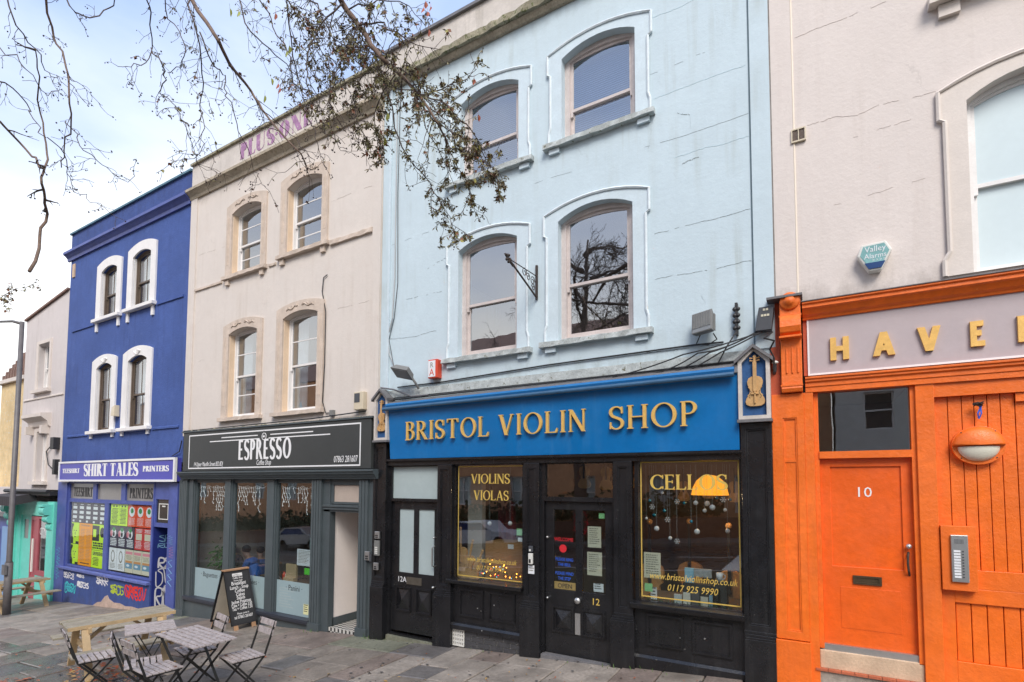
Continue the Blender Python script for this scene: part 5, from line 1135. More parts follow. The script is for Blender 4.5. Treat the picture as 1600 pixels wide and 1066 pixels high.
MB().lathe([(0.058, 0), (0.058, -0.001)], (-9.475, -0.1535, 0.905), 18, 'y').tube([(-9.475, -0.154, 0.96), (-9.46, -0.154, 1.0), (-9.48, -0.154, 1.02)], 0.006, 4).box(-9.52, -9.43, -0.1555, -0.1545, 0.88, 0.93).build('cup_emblem', M['espboard'], es)
MB().box(-9.512, -9.45, -0.157, -0.1556, 0.885, 0.922).tube([(-9.45, -0.157, 0.915), (-9.43, -0.157, 0.905), (-9.45, -0.157, 0.892)], 0.004, 4).tube([(-9.49, -0.157, 0.93), (-9.48, -0.157, 0.945)], 0.003, 4).build('cup_emblem', M['white'], es)
lettering('ESPRESSO', -10.30, -8.64, 0.455, 0.40, -0.1503, 0.003, M['white'], es, T=0.215, t=0.105, sf=0, g=0.10)
text('Coffee Shop', -9.47, 0.34, 0.15, -0.1515, M['white'], es, 0.62, 0.002, 'sign_writing', shear=0.3); text('14 Upper Maudlin Street BS2 8DJ', -11.40, 0.34, 0.135, -0.1515, M['white'], es, 0.60, 0.002, 'sign_writing', shear=0.3)
text('07863 281607', -7.17, 0.355, 0.165, -0.1515, M['white'], es, 0.62, 0.002, 'sign_writing', shear=0.12)
# icicle lights in the three windows
rr = random.Random(9); M['icicle'] = mat('white_icicle_light', (0.85, 0.86, 0.88), 0.5, 0, emit=0.12)
for i, (a, b) in enumerate(E1):
    mb = MB(); a += 0.06; b -= 0.05; P = [(a + (b - a) * k / 24, 0.075, -0.07 - 0.05 * abs(sin(k * 0.42))) for k in range(25)]; mb.tube(P, 0.0035, 3)
    n = 15
    for k in range(n):
        if rr.random() < 0.15: continue
        x = a + (b - a) * (k + 0.5) / n; L = rr.choice([0.12, 0.22, 0.30, 0.38, 0.52]); Q = [(x, 0.075, -0.09)]; m_ = int(L / 0.04)
        for j in range(m_): Q.append((x + 0.018 * sin(j * 1.4 + k) + (j / m_) * rr.uniform(-.03, .03), 0.078, -0.09 - L * (j + 1) / m_))
        mb.tube(Q, 0.0055, 3)
        for q in Q[1::2]: mb.ball(q, 0.0125, 5, 3)
    tag(mb.build('icicle_lights', M['icicle']), ['hanging white icicle lights inside the left coffee shop window', 'hanging white icicle lights inside the middle coffee shop window', 'hanging white icicle lights inside the right coffee shop window'][i], 'icicle lights', 'icicle light strings in the coffee shop windows')
sheet('menu', 'white menu sheet on the right coffee shop window', 'menu', -8.66, -8.24, -1.58, -1.27, 0.056, M['paperw'], 9, M['pgrey'], 0.1)
sheet('sticker', 'pale teal poster above the menu at the edge of the right coffee shop window', 'poster', -8.30, -8.195, -1.25, -1.04, 0.056, mat('pale_teal_card', (0.35, 0.62, 0.60), 0.6, 0.2, 20), 3)
sheet('sticker', 'yellow and white hygiene sticker low on the right coffee shop window', 'sticker', -8.42, -8.28, -2.47, -2.28, 0.037, mat('pale_yellow_card', (0.72, 0.70, 0.38), 0.6, 0.1, 20), 4)
sheet('sticker', 'narrow white strip sign at the right edge of the right coffee shop window', 'sign', -8.27, -8.20, -1.88, -1.60, 0.056, M['paperw'])
sheet('sticker', 'bright green sign standing at the right of the right coffee shop window', 'sign', -8.46, -8.28, -1.74, -1.62, 0.07, mat('vivid_green_card', (0.12, 0.72, 0.04), 0.6, 0.05))
mh = thing('menu_holder', 'wooden menu holder on the sill of the right coffee shop window', 'menu holder', (-9.0, 0.2, -1.9)); B(-9.12, -8.82, 0.16, 0.2, -1.92, -1.60).build('back_board', M['pine'], mh); B(-9.12, -8.82, 0.1, 0.16, -1.92, -1.86).build('tray', M['pine'], mh)
cfs = thing('counter_shelf', 'window counter shelf inside the coffee shop', 'shelf', (-9, 0.25, -1.96)); B(-9.2, -8.2, 0.09, 0.4, -1.97, -1.925).build('board', M['floorwood'], cfs)
for i in range(2):
    tag(MB().lathe([(0.035, 0), (0.04, 0.10), (0.02, 0.13), (0.018, 0.15)], (-9.24 + 0.09 * i + 0.02, 0.2, -1.925), 10).build('sauce_bottle', M['plasticw'] if i else M['red']), ['red sauce bottle at the left of the wooden menu holder', 'white sauce bottle beside the wooden menu holder'][i], 'bottle')
pt = thing('potted_plant', 'leafy green pot plant in the left coffee shop window', 'plant', (-11.9, 0.45, -2.1)); MB().lathe([(0.10, 0), (0.14, 0.22), (0.12, 0.22)], (-11.75, 0.45, -2.25), 12).build('pot', M['creamstone'], pt); rr = random.Random(2); mb = MB()
for i in range(220):
    c = Vector((-11.75 + rr.gauss(0, .15), 0.42 + rr.gauss(0, .09), -1.72 + rr.gauss(0, .17))); d1 = Vector((rr.uniform(-1, 1), rr.uniform(-1, 1), rr.uniform(-1, 1))).normalized() * 0.055; d2 = d1.cross(Vector((rr.random(), 1, rr.random()))).normalized() * 0.022; mb.quad(c - d1, c + d2, c + d1, c - d2)
tag(mb.build('foliage', mat('fresh_green_foliage', (0.06, 0.20, 0.03), 0.5, 0.4, 12), pt), kind='stuff')
rn = thing('table_stand', 'low round table with a pale rim inside the left coffee shop window', 'table', (-11.6, 0.6, -2.7)); MB().lathe([(0.35, 0), (0.35, 0.03)], (-11.6, 0.6, -2.0), 20).build('tabletop', M['floorwood'], rn); MB().tube([(-11.6, 0.6, -2.72), (-11.6, 0.6, -2.0)], 0.03, 8).build('leg', M['cable'], rn)
# cafe chairs with hoop backs
for i, x in enumerate((-8.75, -9.15)):
    t = thing('cafe_chair', ['dark bentwood cafe chair at the right behind the menu holder', 'dark bentwood cafe chair at the left behind the menu holder'][i], 'chair', (x, 0.9, zf)); MB().lathe([(0.2, 0), (0.2, 0.03)], (x, 0.9, zf + 0.45), 14).build('seat', M['floorwood'], t)
    MB().tube([(x + 0.19 * cos(q), 0.72, zf + 0.48 + 0.62 * sin(q)) for q in [pi * k / 14 for k in range(15)]], 0.012, 6).tube([(x + 0.09 * cos(q), 0.72, zf + 0.48 + 0.42 * sin(q)) for q in [pi * k / 10 for k in range(11)]], 0.009, 6).build('hoop_back', M['iron'], t)
    for sx in (-.14, .14):
        for sy in (-.14, .14): MB().tube([(x + sx, 0.9 + sy, zf + 0.45), (x + sx * 1.3, 0.9 + sy * 1.3, zf)], 0.012, 6).build('leg', M['iron'], t)

# people seated inside
def skinbody(name, V, E, R, mats, pick, parent, levels=1):
    me = bpy.data.meshes.new(name); me.from_pydata([tuple(v) for v in V], E, []); o = bpy.data.objects.new(name, me); col.objects.link(o)
    sk = o.modifiers.new('skin', 'SKIN'); sk.use_smooth_shade = True
    for i, r in enumerate(R): me.skin_vertices[0].data[i].radius = (r, r) if not isinstance(r, tuple) else r
    me.skin_vertices[0].data[0].use_root = True
    sb = o.modifiers.new('sub', 'SUBSURF'); sb.levels = levels; sb.render_levels = levels
    bpy.context.view_layer.update(); dg = bpy.context.evaluated_depsgraph_get(); nm = bpy.data.meshes.new_from_object(o.evaluated_get(dg)); bpy.data.objects.remove(o)
    nm.materials.clear()
    for m in mats: nm.materials.append(m)
    VV = [Vector(v) for v in V]
    for p in nm.polygons:
        p.use_smooth = True; c = p.center; k = min(range(len(VV)), key=lambda i: (VV[i] - c).length); p.material_index = pick[k]
    r = bpy.data.objects.new(name, nm); return link(r, parent)
def seated(label, x, y, zs_, yaw, lean, shirt, arm_fwd=0.35, head_turn=0.0):
    "zs_ = seat height; local +x is the way the person faces"
    t = thing('person', label, 'person', (x, y, zs_), yaw, local=True)
    L = lean; V = [(0, 0, 0.08), (0.08 * L, 0, 0.25), (0.22 * L, 0, 0.42), (0.30 * L, 0, 0.50), (0.36 * L, 0, 0.57), (0.44 * L + 0.02, 0, 0.66), (0.46 * L + 0.02, 0, 0.76)]
    R = [(0.15, 0.13), (0.14, 0.12), (0.17, 0.12), (0.13, 0.09), 0.05, 0.085, 0.075]; E = [(i, i + 1) for i in range(6)]; pick = [1, 1, 1, 1, 0, 0, 0]
    for s_ in (-1, 1):
        b = len(V); V += [(0.26 * L, s_ * 0.19, 0.47), (0.22 * L + 0.08, s_ * 0.24, 0.26), (0.22 * L + arm_fwd, s_ * 0.15, 0.24), (0.22 * L + arm_fwd + 0.08, s_ * 0.12, 0.26)]; R += [0.065, 0.05, 0.038, 0.042]; E += [(3, b), (b, b + 1), (b + 1, b + 2), (b + 2, b + 3)]; pick += [1, 1, 1, 0]
        b = len(V); V += [(0.02, s_ * 0.10, 0.05), (0.44, s_ * 0.12, 0.06), (0.46, s_ * 0.12, -0.36), (0.58, s_ * 0.12, -0.42)]; R += [0.09, 0.065, 0.045, 0.035]; E += [(0, b), (b, b + 1), (b + 1, b + 2), (b + 2, b + 3)]; pick += [2, 2, 2, 2]
    skinbody('body', V, E, R, [M['skin'], shirt, M['darkcloth']], pick, t, 2)
    h = Vector((0.45 * L + 0.02, 0, 0.72)); MB().ball(h + Vector((-0.02, 0, 0.035)), 0.098, 14, 8, (1, 0.92, 0.95)).build('hair', M['hair'], t, True)
    MB().ball(h + Vector((0.09, 0, -0.01)), 0.02, 8, 6).build('nose', M['skin'], t, True)
    return t
p = at(363, 855, 1.1); seated('dark haired man with blue lanyard seated at the middle coffee shop window', p.x, 1.1, p.z - 0.72, radians(-35), 0.1, M['darkcloth'], 0.3)
p = at(398, 880, 0.7); seated('person in blue jacket hunched over a table in the middle coffee shop window', p.x + 0.1, 0.75, p.z - 0.45, radians(200), 0.75, M['bluejkt'], 0.3)
p = at(410, 862, 1.4); seated('person in blue top seated behind the hunched person in the coffee shop', p.x, 1.4, p.z - 0.72, radians(180), 0.15, M['bluejkt'], 0.3)
lt = thing('lanyard', 'blue lanyard round the neck of the man in the coffee shop', 'lanyard', tuple(at(363, 880, 0.95))); p = at(363, 872, 0.96); MB().tube([p + Vector((-0.06, 0, 0.10)), p + Vector((0, -0.02, -0.14)), p + Vector((0.06, 0, 0.10))], 0.012, 5).build('ribbon', M['stkblue'], lt); B(p.x - 0.04, p.x + 0.04, 0.92, 0.93, p.z - 0.24, p.z - 0.14).build('card', M['paperw'], lt)
ct = thing('cafe_table', 'small dark table between the seated people in the coffee shop', 'table', (-10.2, 0.9, zf)); B(-10.45, -9.6, 0.5, 1.05, zf + 0.70, zf + 0.73).build('tabletop', M['floorwood'], ct); MB().tube([(-10.0, 0.8, zf), (-10.0, 0.8, zf + 0.7)], 0.03, 8).build('leg', M['cable'], ct)
for i, (x, lb) in enumerate(((-10.9, 'stool under the man with the lanyard'), (-9.75, 'stool under the hunched person in the blue jacket'), (-9.3, 'stool under the person at the back of the coffee shop'))): 
    pp = (x, (1.1, 0.75, 1.4)[i], zf); st_ = thing('stool', lb, 'stool', pp); MB().lathe([(0.17, 0), (0.17, 0.04)], (x, pp[1], zf + 0.42), 12).build('seat', M['floorwood'], st_); MB().tube([(x, pp[1], zf), (x, pp[1], zf + 0.43)], 0.03, 6).build('leg', M['cable'], st_)

# ------------------------------------------------------------------ shirt printers shopfront
sf_ = thing('shopfront', 'ultramarine printers shopfront with poster filled windows and graffiti', 'shopfront', (-16, 0, gz(-16)))
NP = M['navypaint']
B(-19.22, -18.62, -0.05, 0.3, gz(-19.3) - 0.2, -0.02).build('pier', M['navypaint'], sf_); B(-13.13, -12.76, -0.05, 0.3, gz(-13) - 0.2, -0.02).build('pier', M['navypaint'], sf_)
MB().fill(rect(-18.62, -13.87, -0.54, 0.0), [rect(-18.56, -17.10, -0.48, -0.06), rect(-16.90, -15.52, -0.48, -0.06), rect(-15.30, -13.92, -0.48, -0.06)], -0.01, 0.08).build('top_light_frame', NP, sf_)
for i, (a, b) in enumerate(((-18.56, -17.10), (-16.90, -15.52), (-15.30, -13.92))):
    w = B(a, b, 0.03, 0.04, -0.48, -0.06).build('top_light', M['dustyglass'], sf_)
    if i == 0: lettering('TEESHIRT', a + 0.18, b - 0.12, -0.42, 0.26, 0.029, 0.002, M['cable'], w, T=0.25, t=0.07, sf=0.06, g=0.04)
    if i == 2: lettering('PRINTERS', a + 0.14, b - 0.10, -0.42, 0.26, 0.029, 0.002, M['cable'], w, T=0.25, t=0.07, sf=0.06, g=0.04)
MB().fill(rect(-18.62, -13.87, -2.38, -0.54), [rect(-18.50, -16.36, -2.33, -0.58), rect(-16.14, -13.95, -2.33, -0.57)], -0.02, 0.08).build('window_frame', NP, sf_)
for a, b in ((-18.50, -16.36), (-16.14, -13.95)): B(a, b, 0.008, 0.014, -2.33, -0.57).build('shop_window', M['glass'], sf_)
MB().box(-18.6, -13.2, 0.5, 0.6, -3.6, 0).build('backing_screen', M['cable'], sf_)
MB().extr([(0.1, -2.47), (-0.10, -2.47), (-0.10, -2.42), (0.1, -2.37)], -18.95, -13.90).build('window_sill', mat('worn_blue_sill', (0.10, 0.13, 0.36), 0.7, 0.2, 5, 0.4, wear=(0.42, 0.4, 0.42), wearamt=0.35), sf_)
sw = MB().hexa([(-18.62, -0.03, gz(-18.6) - 0.2), (-13.87, -0.03, gz(-13.9) - 0.2), (-13.87, 0.2, gz(-13.9) - 0.2), (-18.62, 0.2, gz(-18.6) - 0.2), (-18.62, -0.03, -2.47), (-13.87, -0.03, -2.47), (-13.87, 0.2, -2.47), (-18.62, 0.2, -2.47)]).build('stall_wall', M['navy'], sf_)
# peeled plaster at the foot
P = [(-16.75, -3.28), (-16.5, -3.17), (-16.3, -3.14), (-16.1, -2.98), (-15.95, -2.93), (-15.85, -3.02), (-15.6, -3.08), (-15.3, -3.06), (-15.0, -3.10), (-14.7, -3.07), (-14.4, -3.08), (-14.1, -3.08), (-13.92, -3.12), (-13.92, -3.22), (-16.75, -3.42)]
MB().fill(P[::-1], [], -0.034, -0.0305).build('bare_plaster', mat('bare_pinkish_plaster', (0.50, 0.37, 0.30), 0.95, 0.25, 8, 1.0, 14), sw)
# recessed door
MB().fill(rect(-13.87, -13.13, -1.08, -0.0), [rect(-13.80, -13.18, -0.98, -0.42)], 0.0, 0.1).build('fanlight_frame', NP, sf_)
MB().box(-13.80, -13.18, 0.03, 0.05, -0.98, -0.42).build('fanlight', mat('dark_glass', (0.03, 0.03, 0.03), 0.15, 0), sf_); MB().fill(rect(-13.70, -13.28, -0.90, -0.52), [rect(-13.68, -13.30, -0.88, -0.54)], 0.02, 0.03).box(-13.55, -13.42, 0.018, 0.03, -0.6, -0.57).build('fanlight_grille', M['plasticw'], sf_)
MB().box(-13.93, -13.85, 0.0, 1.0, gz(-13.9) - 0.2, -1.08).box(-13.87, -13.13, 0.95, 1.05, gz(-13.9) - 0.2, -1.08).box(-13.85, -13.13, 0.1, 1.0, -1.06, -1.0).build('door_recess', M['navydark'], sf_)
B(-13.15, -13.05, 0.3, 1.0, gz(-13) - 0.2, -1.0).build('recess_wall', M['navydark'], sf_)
ss = thing('shop_sign', 'ultramarine shirt printers sign with condensed white serif lettering', 'sign', (-16.1, -0.1, 0.0))
MB().fill(rect(-18.95, -12.72, 0.0, 0.56), [rect(-18.88, -12.78, 0.05, 0.51)], -0.16, -0.10).build('white_frame', M['white'], ss); B(-18.94, -12.73, -0.14, -0.0, 0.01, 0.55).build('board', mat('violet_blue_sign', (0.075, 0.075, 0.42), 0.45, 0.06, 2), ss)
ys = -0.1402
lettering('SHIRT TALES', -17.35, -14.42, 0.145, 0.33, ys, 0.003, M['white'], ss, T=0.26, t=0.06, sf=0.05, g=0.05)
lettering('TEESHIRT', -18.72, -17.62, 0.235, 0.125, ys, 0.003, M['white'], ss, T=0.26, t=0.08, sf=0.06, g=0.05)
lettering('PRINTERS', -14.18, -13.0, 0.245, 0.135, ys, 0.003, M['white'], ss, T=0.26, t=0.08, sf=0.06, g=0.05)
# posters
M['neon'] = mat('neon_yellow_paper', (0.62, 0.92, 0.02), 0.7, 0.03); M['neono'] = mat('bright_orange_paper', (1.0, 0.36, 0.0), 0.7, 0.03); M['posd'] = mat('dark_purple_paper', (0.06, 0.045, 0.08), 0.7, 0.1)
M['posr'] = mat('red_orange_paper', (0.80, 0.09, 0.03), 0.7, 0.05); M['posr2'] = mat('crimson_paper', (0.62, 0.05, 0.05), 0.7, 0.05); M['ink'] = mat('black_ink', (0.02, 0.02, 0.02), 0.7, 0); M['inkg'] = mat('green_ink', (0.03, 0.25, 0.08), 0.7, 0); M['inkp'] = mat('pink_ink', (0.7, 0.25, 0.3), 0.7, 0); M['inkb'] = mat('slate_blue_ink', (0.15, 0.30, 0.42), 0.7, 0); M['inko'] = mat('tan_ink', (0.6, 0.28, 0.1), 0.7, 0)
PN = 0
def poster(lab, x0, x1, z0, z1, base, style):
    global PN; PN += 1; y = 0.028
    g = 0.006; x0 += g; x1 -= g; z0 += g; z1 -= g; w, h = x1 - x0, z1 - z0
    t = thing('poster', lab, 'poster', ((x0 + x1) / 2, y, z0)); B(x0, x1, y, y + 0.002, z0, z1).build('sheet', base, t)
    rr = random.Random(PN * 7 + 1); lay = {}
    def add(m, a, b, c, d, sh='r'):
        mb = lay.setdefault(m, MB()); yy = y - 0.001 - 0.0004 * len(lay)
        if sh == 'r': mb.box(x0 + a * w, x0 + b * w, yy, yy + 0.0005, z0 + c * h, z0 + d * h)
        else:
            n = 12; cx, cz = x0 + (a + b) / 2 * w, z0 + (c + d) / 2 * h; mb.fill([(cx + (b - a) / 2 * w * cos(2 * pi * k / n), cz + (d - c) / 2 * h * sin(2 * pi * k / n)) for k in range(n)], [], yy, yy + 0.0005)
    def lines(m, a, b, c, d, n, fill_=0.6, ragged=0.3):
        for i in range(n):
            z1_ = d - (d - c) * i / n; u = a + rr.random() * ragged * (b - a) / 2; e = b - rr.random() * ragged * (b - a) / 2
            while u < e: 
                v = min(e, u + rr.uniform(0.06, 0.2) * (b - a)); add(m, u, v, z1_ - (d - c) / n * fill_, z1_); u = v + 0.03 * (b - a)
    if style == 'blocks':
        for k in range(3): add('white', 0.22, 0.85, 0.68 - k * 0.24, 0.82 - k * 0.24)
        lines('white', 0.25, 0.8, 0.86, 0.93, 1); add('white', 0.22, 0.5, 0.02, 0.12)
    elif style == 'face':
        add('ink', 0.0, 0.28, 0.0, 0.95); add('neon', 0.12, 0.95, 0.15, 0.95, 'e'); add('ink2', 0.30, 0.42, 0.60, 0.64); add('ink2', 0.58, 0.72, 0.60, 0.64); add('ink2', 0.42, 0.62, 0.30, 0.34); add('ink2', 0.48, 0.54, 0.42, 0.56); add('ink2', 0.62, 1, 0.0, 0.12)
    elif style == 'list': lines('inkr', 0.12, 0.9, 0.90, 0.97, 1); lines('inkr', 0.1, 0.45, 0.10, 0.86, 22, 0.45); lines('inkr', 0.55, 0.9, 0.10, 0.86, 22, 0.45); lines('ink', 0.08, 0.92, 0.03, 0.07, 1)
    elif style == 'text': add('ink', 0.25, 0.45, 0.86, 0.95, 'e'); add('ink', 0.6, 0.8, 0.86, 0.95, 'e'); lines('ink', 0.08, 0.92, 0.06, 0.80, 12, 0.5)
    elif style == 'big': lines('ink', 0.08, 0.92, 0.70, 0.92, 3, 0.7, 0.1); lines('ink', 0.08, 0.6, 0.1, 0.6, 6, 0.5)
    elif style == 'block2': add('ink', 0.0, 0.55, 0.35, 0.95); add('neon', 0.06, 0.3, 0.5, 0.8); add('ink', 0.6, 0.95, 0.5, 0.9, 'e'); lines('ink', 0.05, 0.95, 0.02, 0.3, 3, 0.7, 0.1)
    elif style == 'figure': add('white', 0.2, 0.8, 0.45, 0.9, 'e'); add('inkg', 0.3, 0.7, 0.75, 0.95, 'e'); add('inkp', 0.05, 0.35, 0.5, 0.8, 'e'); add('ink2', 0.38, 0.62, 0.5, 0.75, 'e'); lines('white', 0.08, 0.92, 0.05, 0.42, 5, 0.65, 0.2)
    elif style == 'flame': add('white', 0.15, 0.85, 0.45, 0.92, 'e'); add('inkg', 0.3, 0.7, 0.6, 0.85, 'e'); lines('white', 0.1, 0.9, 0.05, 0.4, 7, 0.35, 0.2)
    elif style == 'red': add('paper', 0.15, 0.85, 0.45, 0.75); lines('white', 0.1, 0.9, 0.78, 0.95, 3, 0.5); lines('white', 0.1, 0.9, 0.05, 0.4, 6, 0.4)
    elif style == 'line': add('inkg2', 0.25, 0.75, 0.35, 0.9, 'e'); add('white', 0.33, 0.67, 0.42, 0.84, 'e'); lines('pgrey', 0.15, 0.85, 0.06, 0.3, 4, 0.4)
    elif style == 'band': add('inkr2', 0.08, 0.92, 0.80, 0.92); lines('pgrey', 0.1, 0.9, 0.55, 0.75, 4, 0.4); add('inko', 0.08, 0.92, 0.42, 0.52); add('inkb', 0.08, 0.92, 0.18, 0.42); add('white', 0.2, 0.6, 0.25, 0.36, 'e')
    mm = {'white': M['paperw'], 'ink': M['ink'], 'ink2': M['ink'], 'neon': M['neon'], 'inkr': M['inko'], 'inkg': M['inkg'], 'inkp': M['inkp'], 'paper': M['paper'], 'inkg2': M['pgrey'], 'pgrey': M['pgrey'], 'inkr2': M['inkp'], 'inko': M['inko'], 'inkb': M['inkb']}
    for m, mb in lay.items(): tag(mb.build('print', mm[m], t), kind='stuff')
od = ['leftmost', 'second', 'third', 'fourth', 'fifth']
for i in range(5): poster('%s of the five dark posters with white blocks in the printers left window' % od[i], -18.46 + 0.415 * i, -18.46 + 0.415 * (i + 1), -1.15, -0.585, M['posd'], 'blocks')
poster('upper neon yellow poster with a drawn face in the printers left window', -18.42, -17.93, -1.75, -1.15, M['neon'], 'face'); poster('lower neon yellow poster with a drawn face in the printers left window', -18.42, -17.93, -2.32, -1.75, M['neon'], 'face')
poster('large orange listings poster in the printers left window', -17.93, -17.12, -2.32, -1.15, M['neono'], 'list')
poster('upper neon yellow poster with black blocks in the printers left window', -17.12, -16.38, -1.85, -1.15, M['neon'], 'block2'); poster('lower neon yellow text poster in the printers left window', -17.12, -16.38, -2.32, -1.85, M['neon'], 'big')
for i in range(2): poster('%s of the two neon yellow text posters in the printers right window' % ['left', 'right'][i], -16.12 + 0.45 * i, -15.67 + 0.45 * i, -1.14, -0.58, M['neon'], 'text')
for i in range(3): poster('%s of the three red orange posters in the printers right window' % od[i], -15.21 + 0.42 * i, -14.79 + 0.42 * i, -1.14, -0.58, M['posr'], 'flame')
for i in range(3): poster('%s of the three dark figure posters in the printers right window' % od[i], -16.12 + 0.43 * i, -15.69 + 0.43 * i, -1.70, -1.15, M['posd'], 'figure')
for i in range(2): poster('%s of the two crimson posters in the printers right window' % ['left', 'right'][i], -14.82 + 0.42 * i, -14.40 + 0.42 * i, -1.70, -1.15, M['posr2'], 'red')
for i in range(2): poster('%s of the two white line drawing posters in the printers right window' % ['left', 'right'][i], -16.12 + 0.42 * i, -15.70 + 0.42 * i, -2.29, -1.71, M['paperw'], 'line')
for i in range(3): poster('%s of the three banded blue and tan posters in the printers right window' % od[i], -15.27 + 0.42 * i, -14.85 + 0.42 * i, -2.29, -1.71, M['paper'], 'band')
# graffiti tags: sprayed scrawls, flat paint on the wall
def ribbon(Q, r, put, m, parent):
    mb = MB()
    for i in range(len(Q) - 1):
        a, b = Q[i], Q[i + 1]; du, dz = b[0] - a[0], b[1] - a[1]; L = math.hypot(du, dz) or 1; nu, nz = -dz / L * r, du / L * r; e = 0.0003 * (i % 5); k = 0.15 * r
        mb.quad(put(a[0] + nu - du / L * k, a[1] + nz, e), put(b[0] + nu, b[1] + nz, e), put(b[0] - nu, b[1] - nz, e), put(a[0] - nu, a[1] - nz, e))
    return mb.build('graffiti', m, parent)
def loops(u0, u1, z0, z1, n, rr):
    "a looping hand-sprayed line across a box"
    K = []; cw = (u1 - u0) / n; zc, hz_ = (z0 + z1) / 2, (z1 - z0) / 2
    for c in range(n):                      # each rough letter: a few strokes round a small box
        uc = u0 + cw * (c + 0.5); k_ = rr.choice([[(-.4, 1), (-.3, -1), (.35, -.8), (.4, .6), (-.2, .9)], [(-.4, -1), (-.35, 1), (.35, .8), (.3, .1), (-.3, 0), (.4, -1)], [(.4, .8), (-.3, .9), (-.45, 0), (-.2, -.9), (.4, -.7), (.3, 0), (0, 0)], [(-.4, 1), (0, -.9), (.4, 1), (.2, 0)], [(.3, 1), (-.4, .6), (.3, -.2), (.2, -1), (-.4, -.8)]])
        K += [(uc + a * cw * 1.1 + rr.uniform(-.06, .06) * cw, zc + b * hz_ * rr.uniform(.8, 1.15)) for a, b in k_]
    Q = []
    for i in range(len(K) - 1):
        p0, p1, p2, p3 = K[max(0, i - 1)], K[i], K[i + 1], K[min(len(K) - 1, i + 2)]
        for s_ in range(6):
            t = s_ / 6; Q.append(tuple(0.5 * (2 * p1[j] + (p2[j] - p0[j]) * t + (2 * p0[j] - 5 * p1[j] + 4 * p2[j] - p3[j]) * t * t + (3 * p1[j] - p0[j] - 3 * p2[j] + p3[j]) * t ** 3) for j in (0, 1)))
    return Q
def scrawl(px0, py0, px1, py1, m, seed, parent, y=-0.033, loops_=4, r=0.012):
    rr = random.Random(seed); a = at(px0, py0); b = at(px1, py1); z0, z1 = sorted((b.z, a.z)); n = loops_
    ribbon(loops(a.x, b.x, z0, z1, n, rr), r, lambda u, z, e: (u, y + e, z), m, parent)
    q = loops(a.x, b.x, z0 + (z1 - z0) * 0.2, z1, max(2, n - 2), rr); ribbon(q[:len(q) // 2], r * 0.8, lambda u, z, e: (u, y + e - 0.002, z), m, parent)
M['spw'] = mat('white_spray_paint', (0.72, 0.72, 0.74), 0.6, 0); M['spt'] = mat('teal_spray_paint', (0.05, 0.50, 0.55), 0.6, 0); M['spy'] = mat('yellow_green_spray_paint', (0.42, 0.52, 0.03), 0.6, 0); M['spr'] = mat('red_spray_paint', (0.70, 0.03, 0.02), 0.6, 0); M['spb'] = mat('pale_blue_spray_paint', (0.25, 0.5, 0.7), 0.6, 0)
scrawl(100, 893, 118, 905, M['spw'], 1, sw, r=0.011); scrawl(104, 910, 120, 928, M['spt'], 2, sw, r=0.018); scrawl(122, 897, 134, 903, M['spw'], 3, sw, r=0.010, loops_=3); scrawl(123, 908, 141, 920, M['spw'], 4, sw, r=0.016); scrawl(153, 900, 171, 915, M['spw'], 5, sw, r=0.015); scrawl(175, 913, 195, 930, M['spy'], 6, sw, r=0.018); scrawl(198, 914, 230, 940, M['spr'], 7, sw, r=0.020, loops_=5)
def scrawl_recess(z0, z1, y0, y1, m, seed, r=0.012, n=22):
    ribbon(loops(y0, y1 + 0.25, z0, z1, 3, random.Random(seed)), r, lambda u, z, e: (-13.847 + e, u, z), m, sf_)
scrawl_recess(-3.0, -2.55, 0.08, 0.33, M['spw'], 1, 0.018, 24); scrawl_recess(-2.5, -2.15, 0.08, 0.3, M['spw'], 2, 0.013); scrawl_recess(-2.1, -1.85, 0.12, 0.32, M['spw'], 3, 0.02, 14); scrawl_recess(-1.6, -1.5, 0.1, 0.3, M['spb'], 4, 0.007); scrawl_recess(-1.45, -1.3, 0.12, 0.3, M['spb'], 5, 0.007)
for k, (x, z0, z1, m, r_) in enumerate(((-12.98, -1.45, -1.25, 'spb', .008), (-12.97, -2.4, -1.8, 'spb', .010), (-12.95, -1.75, -1.5, 'inkp', .006))):
    rr = random.Random(k + 60); mb = MB(); Q = [(x + 0.10 * sin(j * 2.1 + k) , z0 + (z1 - z0) * j / 12) for j in range(13)]
    for i in range(12): 
        a, b = Q[i], Q[i + 1]; mb.strip([(a[0] - r_, a[1]), (b[0] - r_, b[1])], [(a[0] + r_, a[1]), (b[0] + r_, b[1])], -0.053 - 0.0003 * (i % 3), -0.0495)
    mb.build('graffiti', M[m], sf_)
for k in range(3):
    Q = [(-19.0 + 0.12 * sin(j * 2.3 + k), -1.9 - 0.45 * k * 0.6 - 0.35 * j / 10) for j in range(11)]; mb = MB()
    for i in range(10): a, b = Q[i], Q[i + 1]; mb.strip([(a[0] - .01, a[1]), (b[0] - .01, b[1])], [(a[0] + .01, a[1]), (b[0] + .01, b[1])], -0.053 - 0.0003 * (i % 3), -0.0495)
    mb.build('graffiti', M['spt'], sf_)

